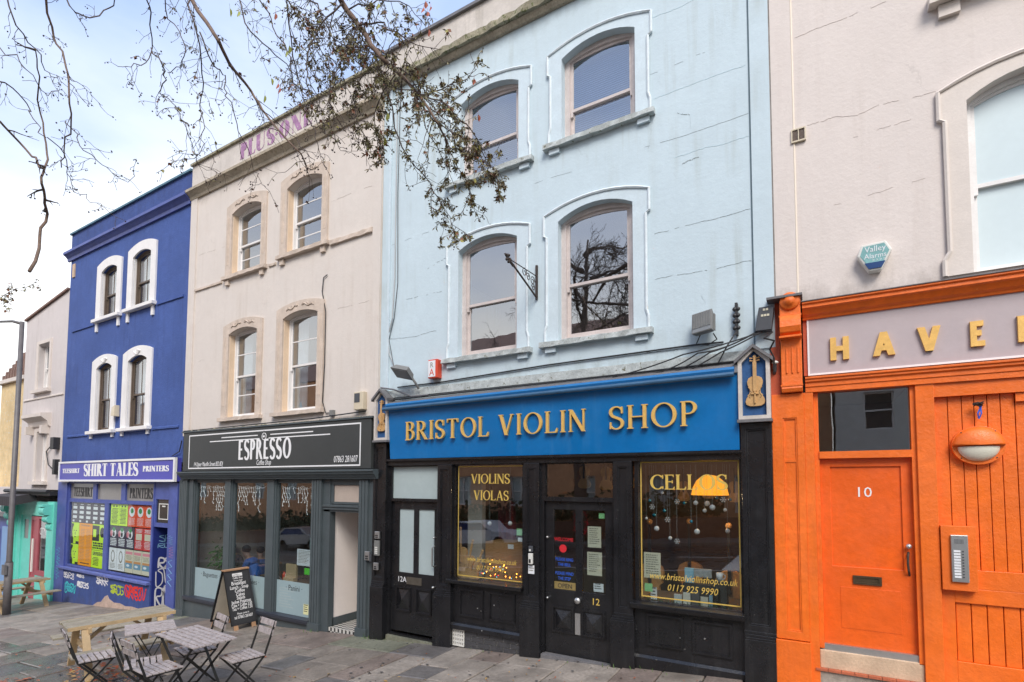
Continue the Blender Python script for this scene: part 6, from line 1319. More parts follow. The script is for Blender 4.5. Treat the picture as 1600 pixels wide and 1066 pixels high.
# ------------------------------------------------------------------ orange shopfront
of = thing('shopfront', 'bright orange shopfront with panelled door number 10 and boarded gate', 'shopfront', (0.6, 0, gz(0.6)))
OR, OD = M['orange'], M['orange2']
MB().box(-0.455, -0.135, -0.05, 0.05, -1.69, 0.985).build('outer_pilaster_back', M['orange'], of) if 0 else None
pp_ = MB().fill(rect(-0.452, -0.135, -1.69, 1.0), [rect(-0.345, -0.205, -1.60, 0.73)], -0.05, 0.05).box(-0.36, -0.19, -0.028, 0.05, -1.62, 0.75).fill(rect(-0.345, -0.205, -1.60, 0.73), [rect(-0.330, -0.220, -1.585, 0.715)], -0.042, -0.028).build('pilaster', OR, of, bevel=0.003)
MB().box(-0.335, -0.205, -0.036, -0.028, 0.24, 0.27).build('panel_bead', OR, pp_)
B(-0.46, -0.125, -0.075, 0.05, gz(-0.3) - 0.1, -1.70).build('base_block', OR, pp_, bevel=0.005)
MB().box(-0.135, -0.045, -0.04, 0.1, gz(0) - 0.1, 1.0).box(-0.045, 0.0, 0.01, 0.15, -1.75, 1.0).build('door_jamb', OR, of, bevel=0.003)
B(0.845, 0.995, -0.03, 0.14, gz(1) - 0.1, 1.01).build('gate_post', OR, of, bevel=0.005); B(0.805, 0.845, 0.0, 0.15, -1.78, 1.0).build('door_jamb', OR, of)
MB().box(0.0, 0.805, -0.005, 0.12, 0.275, 0.35).build('transom', OR, of)
tl = B(0.0, 0.805, 0.05, 0.056, 0.35, 1.0).build('transom_light', M['shopglass'], of)
dd = MB().fill(rect(0.0, 0.805, -1.70, 0.275), [rect(0.095, 0.715, -0.875, 0.185)], 0.06, 0.11).build('door', OD, of, bevel=0.003)
MB().box(0.09, 0.72, 0.078, 0.105, -0.88, 0.19).build('upper_panel', OD, dd); MB().box(0.16, 0.68, 0.056, 0.06, -1.52, -1.09).build('lower_panel', OD, dd, bevel=0.002)
MB().fill(rect(0.275, 0.525, -1.05, -0.96), [rect(0.30, 0.50, -1.03, -0.98)], 0.045, 0.06).box(0.30, 0.50, 0.052, 0.06, -1.03, -0.98).build('letterbox', mat('dark_bronze', (0.12, 0.085, 0.05), 0.4, 0.2, 12, metal=0.6), dd)
MB().tube([(0.755, 0.06, -0.69), (0.745, 0.015, -0.73), (0.742, 0.01, -0.80), (0.747, 0.015, -0.87), (0.757, 0.06, -0.92)], 0.011, 8).build('pull_handle', M['iron'], dd); knob(dd, 0.755, -0.625, 0.06, 0.026, M['steel'], 'lock')
text('10', 0.392, -0.135, 0.15, 0.077, M['white'], dd, 1.05, 0.004, 'house_number')
MB().box(-0.02, 0.845, 0.02, 0.16, -1.765, -1.70).build('aluminium_threshold', M['steel'], of)
MB().box(-0.045, 0.845, 0.0, 0.15, -1.955, -1.765).build('stone_sill', M['sillstone'], of, bevel=0.008)
stp = MB().box(-0.09, 0.845, -0.03, 0.15, gz(0) - 0.1, -1.975).build('lower_step', FL[3], of)
for i in range(8): B(-0.085 + 0.116 * i, 0.027 + 0.116 * i, -0.055, 0.0, -1.973, -1.95).build('tile', M['redtile'], stp)
# gate with boards
MB().box(0.995, 3.2, -0.02, 0.1, 0.865, 1.02).build('gate_head', OR, of)
gt = MB().box(1.0, 3.15, 0.02, 0.1, -1.0, -0.82).box(1.0, 1.10, 0.02, 0.1, -1.92, -1.0).box(1.10, 3.15, 0.02, 0.1, -1.14, -1.0).box(1.10, 3.15, 0.02, 0.1, -1.95, -1.70).box(2.05, 2.2, 0.015, 0.1, -1.7, 0.86).build('gate_frame', OR, of, bevel=0.004)
xs_ = [1.0, 1.105, 1.212, 1.305, 1.402, 1.497, 1.60, 1.70, 1.80, 1.90, 2.0, 2.05]
for a, b in zip(xs_[:-1], xs_[1:]): B(a + 0.003, b - 0.003, 0.035 + (0.002 if int(a * 100) % 2 else 0), 0.09, -0.82, 0.865).build('board', OR, gt, bevel=0.003)
B(1.0, 3.1, 0.091, 0.1, -1.9, 0.86).build('gate_back', M['rustorange'], gt)
for i in range(8): B(1.105 + 0.117 * i + 0.003, 1.219 + 0.117 * i, 0.045, 0.09, -1.70, -1.14).build('board', OR, gt, bevel=0.006)
for i in range(8): B(2.2 + 0.11 * i + 0.003, 2.308 + 0.11 * i, 0.035, 0.09, -0.82, 0.865).build('board', OR, gt, bevel=0.003)
B(1.60, 2.05, 0.0, 0.02, 0.78, 0.86).build('closing_bead', OR, gt)
tag(MB().box(1.58, 3.0, -0.35, -0.02, gz(1.6) - 0.1, -1.93).build('doorstep', M['redtile']), 'red tiled doorstep at the foot of the orange gate', 'step')
# fascia
hs = thing('shop_sign', 'lilac grey shop sign with brass block letters framed in orange', 'sign', (1.5, -0.05, 1.2))
B(-0.075, 3.3, -0.03, 0.0, 1.19, 1.83).build('board', M['lilac'], hs)
MB().fill(rect(-0.085, 3.3, 1.185, 1.84), [rect(-0.068, 3.28, 1.205, 1.82)], -0.036, -0.02).build('white_edge', M['white'], hs)
yb = -0.031
lettering('H', 0.128, 0.352, 1.325, 0.245, yb, 0.03, M['brass'], hs, T=0.24, t=0.21, sf=0, xs=0.94)
lettering('A', 0.508, 0.762, 1.325, 0.245, yb, 0.03, M['brass'], hs, T=0.24, t=0.21, sf=0, xs=0.94)
lettering('V', 0.88, 1.13, 1.325, 0.245, yb, 0.03, M['brass'], hs, T=0.24, t=0.21, sf=0, xs=0.94)
lettering('E', 1.285, 1.46, 1.325, 0.245, yb, 0.03, M['brass'], hs, T=0.24, t=0.21, sf=0, xs=0.80)
lettering('N', 1.625, 1.87, 1.325, 0.245, yb, 0.03, M['brass'], hs, T=0.24, t=0.21, sf=0, xs=0.94)
MB().extr([(0.0, 1.80), (-0.05, 1.805), (-0.06, 1.83), (-0.09, 1.85), (-0.13, 1.90), (-0.15, 1.91), (-0.15, 1.945), (-0.17, 1.955), (-0.17, 1.975), (0.0, 2.02)], -0.125, 3.4).build('cornice', OR, of, bevel=0.003)
MB().extr([(0.0, 1.975), (-0.18, 1.976), (-0.18, 1.984), (0.0, 2.04)], -0.13, 3.4).build('lead_capping', M['lead'], of)
MB().extr([(0.06, 1.00), (-0.045, 1.0), (-0.045, 1.055), (-0.055, 1.06), (-0.055, 1.10), (-0.075, 1.115), (-0.075, 1.135), (-0.09, 1.145), (-0.09, 1.165), (0.06, 1.188)], -0.115, 3.3).build('lower_moulding', OR, of, bevel=0.002)
B(-0.125, -0.085, -0.02, 0.0, 1.19, 1.83).build('sign_margin', M['rustorange'], of)
# scroll corbel
B(-0.455, -0.355, -0.02, 0.0, 1.0, 2.06).build('corbel_side', M['rustorange'], of)
MB().extr([(0.0, 1.01), (-0.10, 1.01), (-0.115, 1.05), (-0.10, 1.10), (-0.095, 1.2), (-0.10, 1.6), (-0.14, 1.63), (-0.19, 1.66), (-0.21, 1.72), (-0.20, 1.79), (-0.16, 1.85), (-0.15, 1.86), (-0.15, 2.05), (0.0, 2.06)], -0.345, -0.14).build('scroll_corbel', OR, of, bevel=0.006)
MB().box(-0.352, -0.133, -0.16, 0.0, 1.842, 1.862).box(-0.352, -0.133, -0.19, 0.0, 1.605, 1.625).box(-0.35, -0.135, -0.115, 0.0, 1.075, 1.095).build('corbel_band', OR, of)
MB().lathe([(0.095, 0), (0.10, -0.012), (0.09, -0.028), (0.055, -0.028), (0.05, -0.045), (0.001, -0.05)], (-0.243, -0.15, 2.01), 20, 'y').build('corbel_boss', OR, of, True)
mb = MB()
for i in range(3): mb.box(-0.295 + 0.055 * i, -0.280 + 0.055 * i, -0.108, -0.09, 1.22, 1.50)
mb.build('corbel_reed', OR, of, bevel=0.004)
MB().extr([(0.0, 2.05), (-0.20, 2.05), (-0.20, 2.075), (0.0, 2.11)], -0.47, -0.12).build('corbel_cap', M['lead'], of)
# room behind the transom
MB().box(0.0, 0.81, 1.4, 1.45, -1.9, 1.1).box(0.0, 0.81, 0.2, 1.4, 1.02, 1.1).build('hall_interior', M['interior'], of)
# ================================================================== things fixed to the fronts
def flood(cx, cz, w, h, label, tilt, y0=-0.05, arm=True, small=False):
    t = thing('floodlight', label, 'floodlight', (cx, -0.15, cz), 0, local=True)
    hd = MB().hexa([(-w / 2, -0.05, -h / 2), (w / 2, -0.05, -h / 2), (w / 2 - 0.02, 0.05, -h / 2 + 0.02), (-w / 2 + 0.02, 0.05, -h / 2 + 0.02), (-w / 2, -0.05, h / 2), (w / 2, -0.05, h / 2), (w / 2 - 0.02, 0.05, h / 2 - 0.02), (-w / 2 + 0.02, 0.05, h / 2 - 0.02)]).build('casing', M['floodgrey'], t, bevel=0.004)
    mb = MB(); n = 11
    for i in range(n): xx = -w / 2 + w * (i + 0.5) / n; mb.box(xx - 0.004, xx + 0.004, 0.03, 0.062, -h / 2 + 0.03, h / 2 - 0.02)
    for i in range(n): xx = -w / 2 + 0.012 + (w - 0.024) * (i + 0.5) / n; mb.box(xx - 0.005, xx + 0.005, -0.062, -0.05, -h / 2 + 0.06, h / 2 - 0.01)
    mb.build('cooling_fin', M['floodgrey'], t)
    MB().box(-w / 2 + 0.015, w / 2 - 0.015, -0.054, -0.05, -h / 2 + 0.01, h / 2 - 0.01).build('lamp_glass', mat('dull_lamp_glass', (0.22, 0.23, 0.23), 0.2, 0.1, 6), t)
    t.rotation_euler = tilt; return t
flood(-1.15, 1.90, 0.25, 0.27, 'square grey floodlight on the pale blue wall above the azure sign', (radians(-14), radians(-5), radians(-14)))
t = thing('floodlight', 'flat grey floodlight tilted down at the left of the azure sign', 'floodlight', (-5.75, -0.25, 1.78), 0, local=True)
MB().hexa([(-0.19, -0.13, -0.055), (0.17, -0.13, -0.055), (0.17, 0.11, -0.055), (-0.19, 0.11, -0.055), (-0.15, -0.10, 0.05), (0.13, -0.10, 0.05), (0.13, 0.08, 0.05), (-0.15, 0.08, 0.05)]).build('casing', M['floodgrey'], t, bevel=0.008)
B(-0.17, 0.15, -0.11, 0.09, -0.062, -0.056).build('lamp_glass', mat('dull_lamp_glass', (0.22, 0.23, 0.23), 0.2, 0.1, 6), t)
MB().tube([(0.1, 0.06, 0.0), (0.19, 0.15, -0.05), (0.22, 0.26, -0.08)], 0.02, 6).build('bracket', M['floodgrey'], t); t.rotation_euler = (radians(-34), radians(14), 0)
t = thing('alarm_box', 'small red and white alarm box marked A on the pale blue wall', 'alarm', (-5.27, -0.08, 1.65)); B(-5.365, -5.175, -0.12, 0, 1.66, 1.96).build('casing', M['red'], t, bevel=0.01); B(-5.355, -5.215, -0.124, -0.12, 1.68, 1.94).build('front_label', M['paperw'], t); text('A', -5.285, 1.70, 0.16, -0.125, M['red'], t, 0.9, 0.002, 'label_letter'); text('R', -5.285, 1.83, 0.12, -0.125, M['pgrey'], t, 0.9, 0.002, 'label_letter')
t = thing('sign_bracket', 'rusty wrought iron scroll bracket between the pale blue house windows', 'bracket', (-3.46, 0, 2.9)); B(-3.475, -3.445, -0.03, 0, 2.64, 3.14).build('wall_plate', M['iron'], t)
E_ = Vector((-3.50, -0.75, 2.98))
MB().tube([(-3.46, -0.02, 2.67), E_], 0.014, 6).build('stay', M['iron'], t); MB().tube([(-3.46, -0.02, 2.98), E_ + Vector((0, 0, 0.0))], 0.007, 6).build('arm', M['iron'], t)
mb = MB()
def spiral(c, r, s_, n=16, turns=1.4): return [(-3.47, c[0] + s_ * r * (1 - i / n * 0.75) * cos(i / n * turns * 2 * pi), c[1] + r * (1 - i / n * 0.75) * sin(i / n * turns * 2 * pi)) for i in range(n + 1)]
for c, r, s_ in (((-0.36, 2.92), 0.07, 1), ((-0.25, 2.89), 0.06, -1), ((-0.12, 2.88), 0.07, 1), ((-0.10, 2.79), 0.055, -1)): mb.tube(spiral(c, r, s_), 0.006, 5)
mb.build('scroll', M['iron'], t); mb = MB()
for k in range(5): a = 2 * pi * k / 5; mb.ball(E_ + Vector((0, 0.045 * cos(a), 0.045 * sin(a))), 0.022, 7, 5)
mb.tube([E_ + Vector((0, -0.08, 0.03)), E_ + Vector((0, 0.12, -0.06))], 0.016, 6); mb.build('finial', M['iron'], t)
t = thing('cable_connector', 'column of black cable terminals on the pale blue wall near its right edge', 'cable terminal', (-0.8, -0.05, 1.75))
mb = MB()
for k in range(4):
    for s_ in (-0.018, 0.018): mb.ball((-0.80 + s_, -0.05, 1.82 + k * 0.075), 0.026, 8, 6)
mb.box(-0.815, -0.785, -0.06, 0, 1.74, 2.12); mb.build('terminal', M['cable'], t)
t = thing('junction_box', 'dark grey junction box beside the orange corbel', 'junction box', (-0.5, -0.1, 1.72)); MB().hexa([(-0.60, -0.13, 1.73), (-0.43, -0.13, 1.73), (-0.43, 0, 1.73), (-0.60, 0, 1.73), (-0.555, -0.13, 2.0), (-0.40, -0.13, 2.0), (-0.40, 0, 2.0), (-0.555, 0, 2.0)]).build('casing', M['plasticd'], t, bevel=0.008)
mb = MB()
for (x, z) in ((-0.50, 1.965), (-0.47, 1.965), (-0.52, 1.90), (-0.49, 1.90), (-0.46, 1.90)): mb.box(x - 0.012, x + 0.012, -0.134, -0.13, z - 0.012, z + 0.012)
mb.build('paper_label', M['paper'], t)
t = thing('camera_sensor', 'small white sensor between the carved violin box and the orange corbel', 'sensor', (-0.43, -0.1, 1.3)); MB().ball((-0.405, -0.08, 1.36), 0.035, 10, 6, (1, 1, 0.6)).build('head', M['plasticw'], t, True); MB().tube([(-0.405, -0.08, 1.34), (-0.41, -0.05, 1.27), (-0.42, 0, 1.24)], 0.018, 6).build('stem', M['plasticd'], t)
t = thing('air_vent', 'small grey air vent grille on the pale pink wall', 'vent', (-0.115, -0.02, 3.87)); MB().fill(rect(-0.19, -0.045, 3.865, 4.02), [rect(-0.178, -0.122, 3.88, 4.005), rect(-0.113, -0.057, 3.88, 4.005)], -0.03, 0.0).build('frame', M['plasticc'], t)
mb = MB()
for k in range(9): mb.box(-0.18, -0.055, -0.02, -0.012, 3.885 + k * 0.0135, 3.892 + k * 0.0135)
mb.box(-0.18, -0.055, -0.006, -0.003, 3.87, 4.01); mb.build('louvre', mat('vent_brown', (0.22, 0.17, 0.14), 0.7), t)
t = thing('alarm_box', 'teal and white hexagonal alarm box on the pale pink wall', 'alarm', (0.54, -0.08, 2.2))
HX = [(0.395, 2.39), (0.43, 2.50), (0.645, 2.51), (0.695, 2.41), (0.60, 2.215), (0.495, 2.215)]
MB().fill(HX[::-1], [], -0.10, 0.0).build('casing', M['plasticw'], t, bevel=0.01); hx = lambda s_: [(0.545 + (p[0] - 0.545) * s_, 2.375 + (p[1] - 2.375) * s_) for p in HX]
MB().fill(hx(0.84)[::-1], [], -0.104, -0.10).build('front_label', M['teal'], t); MB().fill([(0.49, 2.235), (0.60, 2.235), (0.635, 2.30), (0.455, 2.30)], [], -0.11, -0.104).build('lens', M['aldk'], t)
text('Valley', 0.55, 2.415, 0.085, -0.105, M['paperw'], t, 0.9, 0.002, 'label_writing'); text('Alarms', 0.55, 2.345, 0.075, -0.105, M['paperw'], t, 0.9, 0.002, 'label_writing'); text('> > > >', 0.58, 2.31, 0.04, -0.105, M['paperw'], t, 0.9, 0.002, 'label_writing')
t = thing('alarm_box', 'cream alarm box at the right end of the coffee shop sign', 'alarm', (-6.95, -0.08, 1.25)); B(-7.05, -6.82, -0.10, 0, 1.27, 1.59).build('casing', M['plasticc'], t, bevel=0.012); B(-7.03, -6.90, -0.105, -0.10, 1.40, 1.56).build('label', M['plasticd'], t)
t = thing('alarm_box', 'tilted white alarm box between the ultramarine house windows', 'alarm', (-15.95, -0.1, 1.7)); MB().hexa([(-15.98, -0.14, 1.72), (-15.80, -0.14, 1.70), (-15.80, 0, 1.70), (-15.98, 0, 1.72), (-16.02, -0.10, 1.95), (-15.82, -0.12, 2.0), (-15.82, 0, 2.0), (-16.02, 0, 1.95)]).build('casing', M['plasticc'], t, bevel=0.008)
t = thing('junction_box', 'small grey box on the beige wall beside the cream alarm', 'junction box', (-7.7, -0.03, 1.25)); B(-7.72, -7.62, -0.06, 0, 1.22, 1.32).build('casing', M['floodgrey'], t, bevel=0.006)
# intercoms and key safes
def kbox(name, lab, cat, x0, x1, z0, z1, y, m, btn=(0, 0), m2=None):
    t = thing(name, lab, cat, ((x0 + x1) / 2, y, z0)); B(x0, x1, y - 0.035, y, z0, z1).build('casing', m, t, bevel=0.006)
    mb = MB(); w, h = x1 - x0, z1 - z0
    for i in range(btn[0]):
        for j in range(btn[1]): mb.box(x0 + w * (0.2 + 0.6 * i / max(1, btn[0])), x0 + w * (0.2 + 0.6 * (i + 0.75) / max(1, btn[0])), y - 0.039, y - 0.035, z0 + h * (0.12 + 0.5 * j / btn[1]), z0 + h * (0.12 + 0.5 * (j + 0.7) / btn[1]))
    if btn[0]: mb.build('button', m2 or M['cable'], t)
    return t
kbox('key_safe', 'top key safe on the black pilaster left of door 12A', 'key safe', -6.47, -6.37, -0.94, -0.82, -0.085, M['steel'], (2, 2))
kbox('intercom', 'grey intercom panel between two key safes left of door 12A', 'intercom', -6.48, -6.37, -1.22, -0.97, -0.085, M['floodgrey'], (2, 4), M['plasticw'])
kbox('key_safe', 'lowest key safe on the black pilaster left of door 12A', 'key safe', -6.49, -6.39, -1.46, -1.34, -0.085, M['steel'], (2, 2))
kbox('key_safe', 'key safe on the slate grey pilaster beside the open doorway', 'key safe', -6.72, -6.61, -1.32, -1.17, -0.062, M['steel'], (2, 2))
kbox('doorbell', 'white doorbell on the black pilaster left of door number 12', 'doorbell', -3.545, -3.48, -1.13, -0.98, -0.07, M['plasticw'], (1, 1))
kbox('doorbell', 'dark latch plate above the white doorbell left of door number 12', 'latch plate', -3.54, -3.48, -0.96, -0.88, -0.07, M['plasticd'], (1, 1), M['plasticw'])
sheet('notice', 'small white notice under the doorbell left of door number 12', 'notice', -3.57, -3.46, -1.27, -1.15, -0.055, M['paperw'], 3, M['pgrey'])
kbox('lock_box', 'dark lock box on the edge of the coffee shop beside the black pilaster', 'lock box', -6.585, -6.55, -1.33, -1.2, -0.09, M['plasticd'])
t = thing('entry_panel', 'steel entry intercom on an orange backing board right of door 10', 'intercom', (1.13, -0.05, -1.0)); B(1.0, 1.265, -0.055, 0.03, -1.015, -0.40).build('backing_board', OR, t, bevel=0.004)
pn = B(1.07, 1.198, -0.08, -0.055, -0.93, -0.485).build('panel', M['steel'], t, bevel=0.004)
mb = MB()
for k in range(10): mb.box(1.088, 1.138, -0.084, -0.08, -0.89 + k * 0.027, -0.872 + k * 0.027)
mb.build('name_strip', M['paperw'], pn); mb = MB()
for k in range(10): mb.box(1.15, 1.163, -0.084, -0.08, -0.887 + k * 0.027, -0.875 + k * 0.027)
for i in range(7):
    for j in range(4): mb.box(1.098 + 0.010 * i, 1.103 + 0.010 * i, -0.0815, -0.08, -0.565 + 0.011 * j, -0.558 + 0.011 * j)
mb.build('button', M['plasticd'], pn)
t = thing('bulkhead_lamp', 'oval orange bulkhead lamp with half hidden white glass on the boards', 'wall lamp', (1.315, -0.03, 0.19)); c = (1.315, 0.375)
ell = lambda a, b, z0=-9, n=36: [(c[0] + a * cos(2 * pi * k / n), c[1] + b * sin(2 * pi * k / n)) for k in range(n)]
MB().fill(ell(0.20, 0.185), [], -0.025, 0.036).build('back_plate', OR, t, bevel=0.008)
n = 28; mb = MB()
def dome(z0, z1, sc, dep, m, nm):
    mb = MB(); R_ = 7; N = 30; V = []
    for i in range(R_ + 1):
        for k in range(N + 1):
            a = pi * k / N if z0 >= 0 else pi + pi * k / N; r = cos(pi / 2 * i / R_); y = -0.025 - dep * sin(pi / 2 * i / R_)
            V.append((c[0] + 0.2 * sc * r * cos(a), y, c[1] + (0.0 if z0 >= 0 else -0.012) + 0.18 * sc * r * sin(a)))
    mb.v = V
    for i in range(R_):
        for k in range(N): a = i * (N + 1) + k; mb.f.append((a, a + 1, a + N + 2, a + N + 1))
    mb.f.append(tuple([i * (N + 1) for i in range(R_ + 1)] + [i * (N + 1) + N for i in range(R_, -1, -1)]) )
    return mb.build(nm, m, t, True)
dome(0, 1, 0.97, 0.09, M['orange'], 'hood'); dome(-1, 0, 0.78, 0.07, M['diffuser'], 'diffuser')
mb = MB()
for (dx, dz) in ((-0.13, 0.125), (0.12, 0.13), (0.13, -0.12), (-0.13, -0.12)): mb.lathe([(0.006, 0), (0.006, -0.004)], (c[0] + dx, -0.025 if dz < 0 else -0.05, c[1] + dz), 8, 'y')
mb.build('screw', M['iron'], t)
t = thing('wire_tie', 'frayed wire and blue cord tied to the boards above the bulkhead lamp', 'wire tie', (1.33, -0.02, 0.7)); mb = MB(); rr = random.Random(3)
for k in range(10): mb.tube([(1.285 + rr.random() * 0.08, -0.01 - rr.random() * 0.05, 0.75 + rr.random() * 0.04) for _ in range(5)], 0.005, 4)
mb.build('wire', M['iron'], t); mb = MB()
for k in range(4): mb.tube([(1.335 + rr.uniform(-.01, .02), -0.02, 0.75), (1.33 + rr.uniform(-.015, .02), -0.03, 0.68), (1.33 + rr.uniform(-.01, .01), -0.02, 0.63)], 0.006, 4)
mb.build('cord', M['stkblue'], t)
# cables
rr = random.Random(8)
def cable(lab, pts, r=0.007, m=None, sag=0.0):
    P = []
    for a, b in zip(pts[:-1], pts[1:]):
        for k in range(8): u = k / 8; P.append(tuple(a[i] * (1 - u) + b[i] * u for i in range(2)) + (a[2] * (1 - u) + b[2] * u - sag * 4 * u * (1 - u),))
    P.append(pts[-1]); o = MB().tube(P, r, 5).build('cable', m or M['cable']); return tag(o, lab, 'cable')
cable('long black cable clipped across the pale blue wall just under its lower sills', [(-6.1, -0.02, 1.60), (-5.2, -0.02, 1.60), (-3.3, -0.02, 1.665), (-1.3, -0.02, 1.69), (-0.95, -0.02, 1.68)], 0.011)
cable('grey conduit cable down the left edge of the pale blue wall', [(-6.20, -0.02, 7.0), (-6.20, -0.02, 5.2), (-6.20, -0.02, 3.5), (-6.24, -0.02, 2.8), (-6.34, -0.02, 2.5), (-6.30, -0.02, 2.2), (-6.12, -0.04, 1.88)], 0.011, M['cablew'])
cable('thin black cable beside the grey conduit on the pale blue wall', [(-6.13, -0.02, 7.0), (-6.16, -0.02, 5.0), (-6.13, -0.02, 3.4), (-6.2, -0.02, 2.8), (-6.31, -0.02, 2.45), (-6.12, -0.1, 1.95)], 0.006)
tag(MB().box(-6.36, -6.31, -0.03, -0.001, 1.4, 6.9).build('down_pipe', M['trimblue']), 'pale painted pipe at the left edge of the pale blue wall', 'pipe')
for k, (x0, z0, x1, z1, s_, lb) in enumerate([(-0.55, 1.75, -1.9, 1.36, 0.10, 'uppermost'), (-0.53, 1.76, -1.65, 1.33, 0.05, 'second'), (-0.5, 1.74, -1.45, 1.32, 0.02, 'third'), (-0.48, 1.74, -2.3, 1.38, 0.04, 'longest'), (-0.80, 1.76, -1.0, 1.42, 0.0, 'steepest')]):
    cable('%s black cable in the bundle falling from the junction box to the lead ledge' % lb, [(x0, -0.10, z0), ((x0 + x1) / 2, -0.14, (z0 + z1) / 2), (x1, -0.10, z1)], 0.009, None, s_ * 0.5)
cable('loop of black cable under the square grey floodlight', [(-1.2, -0.1, 1.78), (-1.25, -0.08, 1.68), (-1.12, -0.05, 1.66), (-1.02, -0.04, 1.72), (-1.05, -0.1, 1.78)], 0.007)
cable('tangle of black cable round the gabled box next to the junction box', [(-0.42, -0.12, 1.70), (-0.5, -0.2, 1.62), (-0.40, -0.2, 1.58), (-0.45, -0.15, 1.5), (-0.41, -0.12, 1.4), (-0.42, -0.1, 1.28)], 0.01)
cable('black cable hanging down the beige wall from a small hook', [(-7.9, -0.02, 3.9), (-8.0, -0.02, 3.86), (-8.03, -0.02, 3.6), (-7.92, -0.02, 3.2), (-7.92, -0.02, 2.2), (-7.95, -0.02, 1.5), (-7.86, -0.02, 1.28), (-7.7, -0.02, 1.27)], 0.009)
cable('cable tangle above the left gabled box of the azure sign', [(-6.45, -0.05, 1.62), (-6.1, -0.1, 1.55), (-5.7, -0.12, 1.40), (-5.4, -0.06, 1.41)], 0.014, M['lead'])
cable('thin cable along the top edge of the coffee shop sign', [(-12.6, -0.05, 1.16), (-10.5, -0.07, 1.17), (-8.2, -0.06, 1.19), (-6.8, -0.05, 1.24)], 0.012)
cable('cable drooping at the right end of the shirt printers sign', [(-13.1, -0.03, 0.6), (-12.75, -0.05, 0.7), (-12.66, -0.05, 0.95)], 0.012)
cable('looping black cable on the grey wall left of the printers sign', [(-19.6, -0.05, 1.2), (-20.2, -0.05, 0.9), (-20.0, -0.05, 0.5), (-19.5, -0.05, 0.3)], 0.015)
t = thing('junction_box', 'stack of black cable boxes on the edge of the grey house', 'junction box', (-19.45, -0.1, 0.9)); B(-19.62, -19.38, -0.16, 0, 0.95, 1.3).build('casing', M['cable'], t); B(-19.5, -19.35, -0.12, 0, 0.2, 0.65).build('casing', M['cable'], t)
# debris along ledges
rr = random.Random(21); mb = MB()
for i in range(60): x = rr.uniform(-12.3, -6.7); mb.ball((x, rr.uniform(-0.12, -0.02), 1.14), rr.uniform(0.01, 0.03), 5, 3, (2, 1, 0.7))
tag(mb.build('ledge_debris', M['mossy']), 'crumbled dirt and moss on top of the coffee shop sign', 'debris', kind='stuff')

# ================================================================== street furniture
def gtop(x, y=0): return gz(x) + 0.004
lp = thing('street_lamp', 'tall dark street lamp post at the far left of the photograph', 'street lamp', (-17.85, -1.44, gz(-17.85)))
MB().tube([(-17.85, -1.44, gz(-17.85) - 0.05), (-17.85, -1.44, gz(-17.85) + 1.3)], 0.085, 12).build('base_column', M['post'], lp, True)
MB().tube([(-17.85, -1.44, gz(-17.85) + 1.25), (-17.85, -1.44, gz(-17.85) + 1.35), (-17.85, -1.44, 4.15)], [0.085, 0.062, 0.052], 12).build('pole', M['post'], lp, True)
MB().tube([(-17.85, -1.44, 4.10), (-18.3, -1.5, 4.22), (-19.3, -1.6, 4.33)], [0.04, 0.035, 0.03], 8).build('arm', M['post'], lp, True)
MB().hexa([(-20.0, -1.72, 4.27), (-19.3, -1.70, 4.27), (-19.3, -1.52, 4.27), (-20.0, -1.56, 4.27), (-19.9, -1.7, 4.38), (-19.3, -1.68, 4.40), (-19.3, -1.54, 4.40), (-19.9, -1.58, 4.38)]).build('lantern', M['post'], lp)
MB().box(-17.95, -17.75, -1.55, -1.5, gz(-17.85) + 1.0, gz(-17.85) + 1.25).build('collar_plate', M['lead'], lp)

def picnic(label, x, y, rz, L=1.5, rnd=1):
    t = thing('picnic_table', label, 'picnic table', (x, y, gz(x)), rz, 'wooden picnic tables on the pavement', local=True); rr = random.Random(rnd)
    for i in range(4):
        yy = -0.225 + i * 0.15; MB().box(-L / 2 + rr.uniform(-.01, .01), L / 2 + rr.uniform(-.01, .01), yy - 0.064, yy + 0.064, 0.715, 0.75 + rr.uniform(-.003, .003)).build('top_board', M['pinetop'], t, bevel=0.004)
    MB().box(-L / 2, L / 2, -0.296, -0.292, 0.70, 0.752).box(-L / 2, L / 2, 0.292, 0.296, 0.70, 0.752).build('edge_board', M['pine'], t)
    for s_ in (-1, 1):
        for k in range(2): yy = s_ * (0.60 + k * 0.13); MB().box(-L / 2 - 0.03, L / 2 + 0.03, yy - 0.062, yy + 0.062, 0.425, 0.455).build('bench_board', M['pinetop'], t, bevel=0.004)
        xx = s_ * (L / 2 - 0.2)
        for u in (-1, 1): MB().bar((xx, u * 0.26, 0.70), (xx, u * 0.62, 0.0), 0.045, 0.09, (1, 0, 0)).build('leg', M['pine'], t, bevel=0.004)
        MB().box(xx + 0.024, xx + 0.064, -0.73, 0.73, 0.345, 0.425).build('cross_beam', M['pine'], t, bevel=0.004); MB().box(xx + 0.024, xx + 0.064, -0.34, 0.34, 0.64, 0.712).build('top_batten', M['pine'], t)
        MB().bar((xx, 0, 0.40), (s_ * 0.12, 0, 0.70), 0.04, 0.06, (0, 1, 0)).build('brace', M['pine'], t)
    t.rotation_euler = (0, math.atan(-0.0669) * cos(rz), rz) ; return t
picnic('weathered pine picnic table in the foreground behind the folding chairs', -9.25, -2.61, radians(79.5), 1.32, 1)
picnic('pale pine picnic table standing before the turquoise shopfront', -18.72, -1.06, radians(97.5), 1.32, 2)

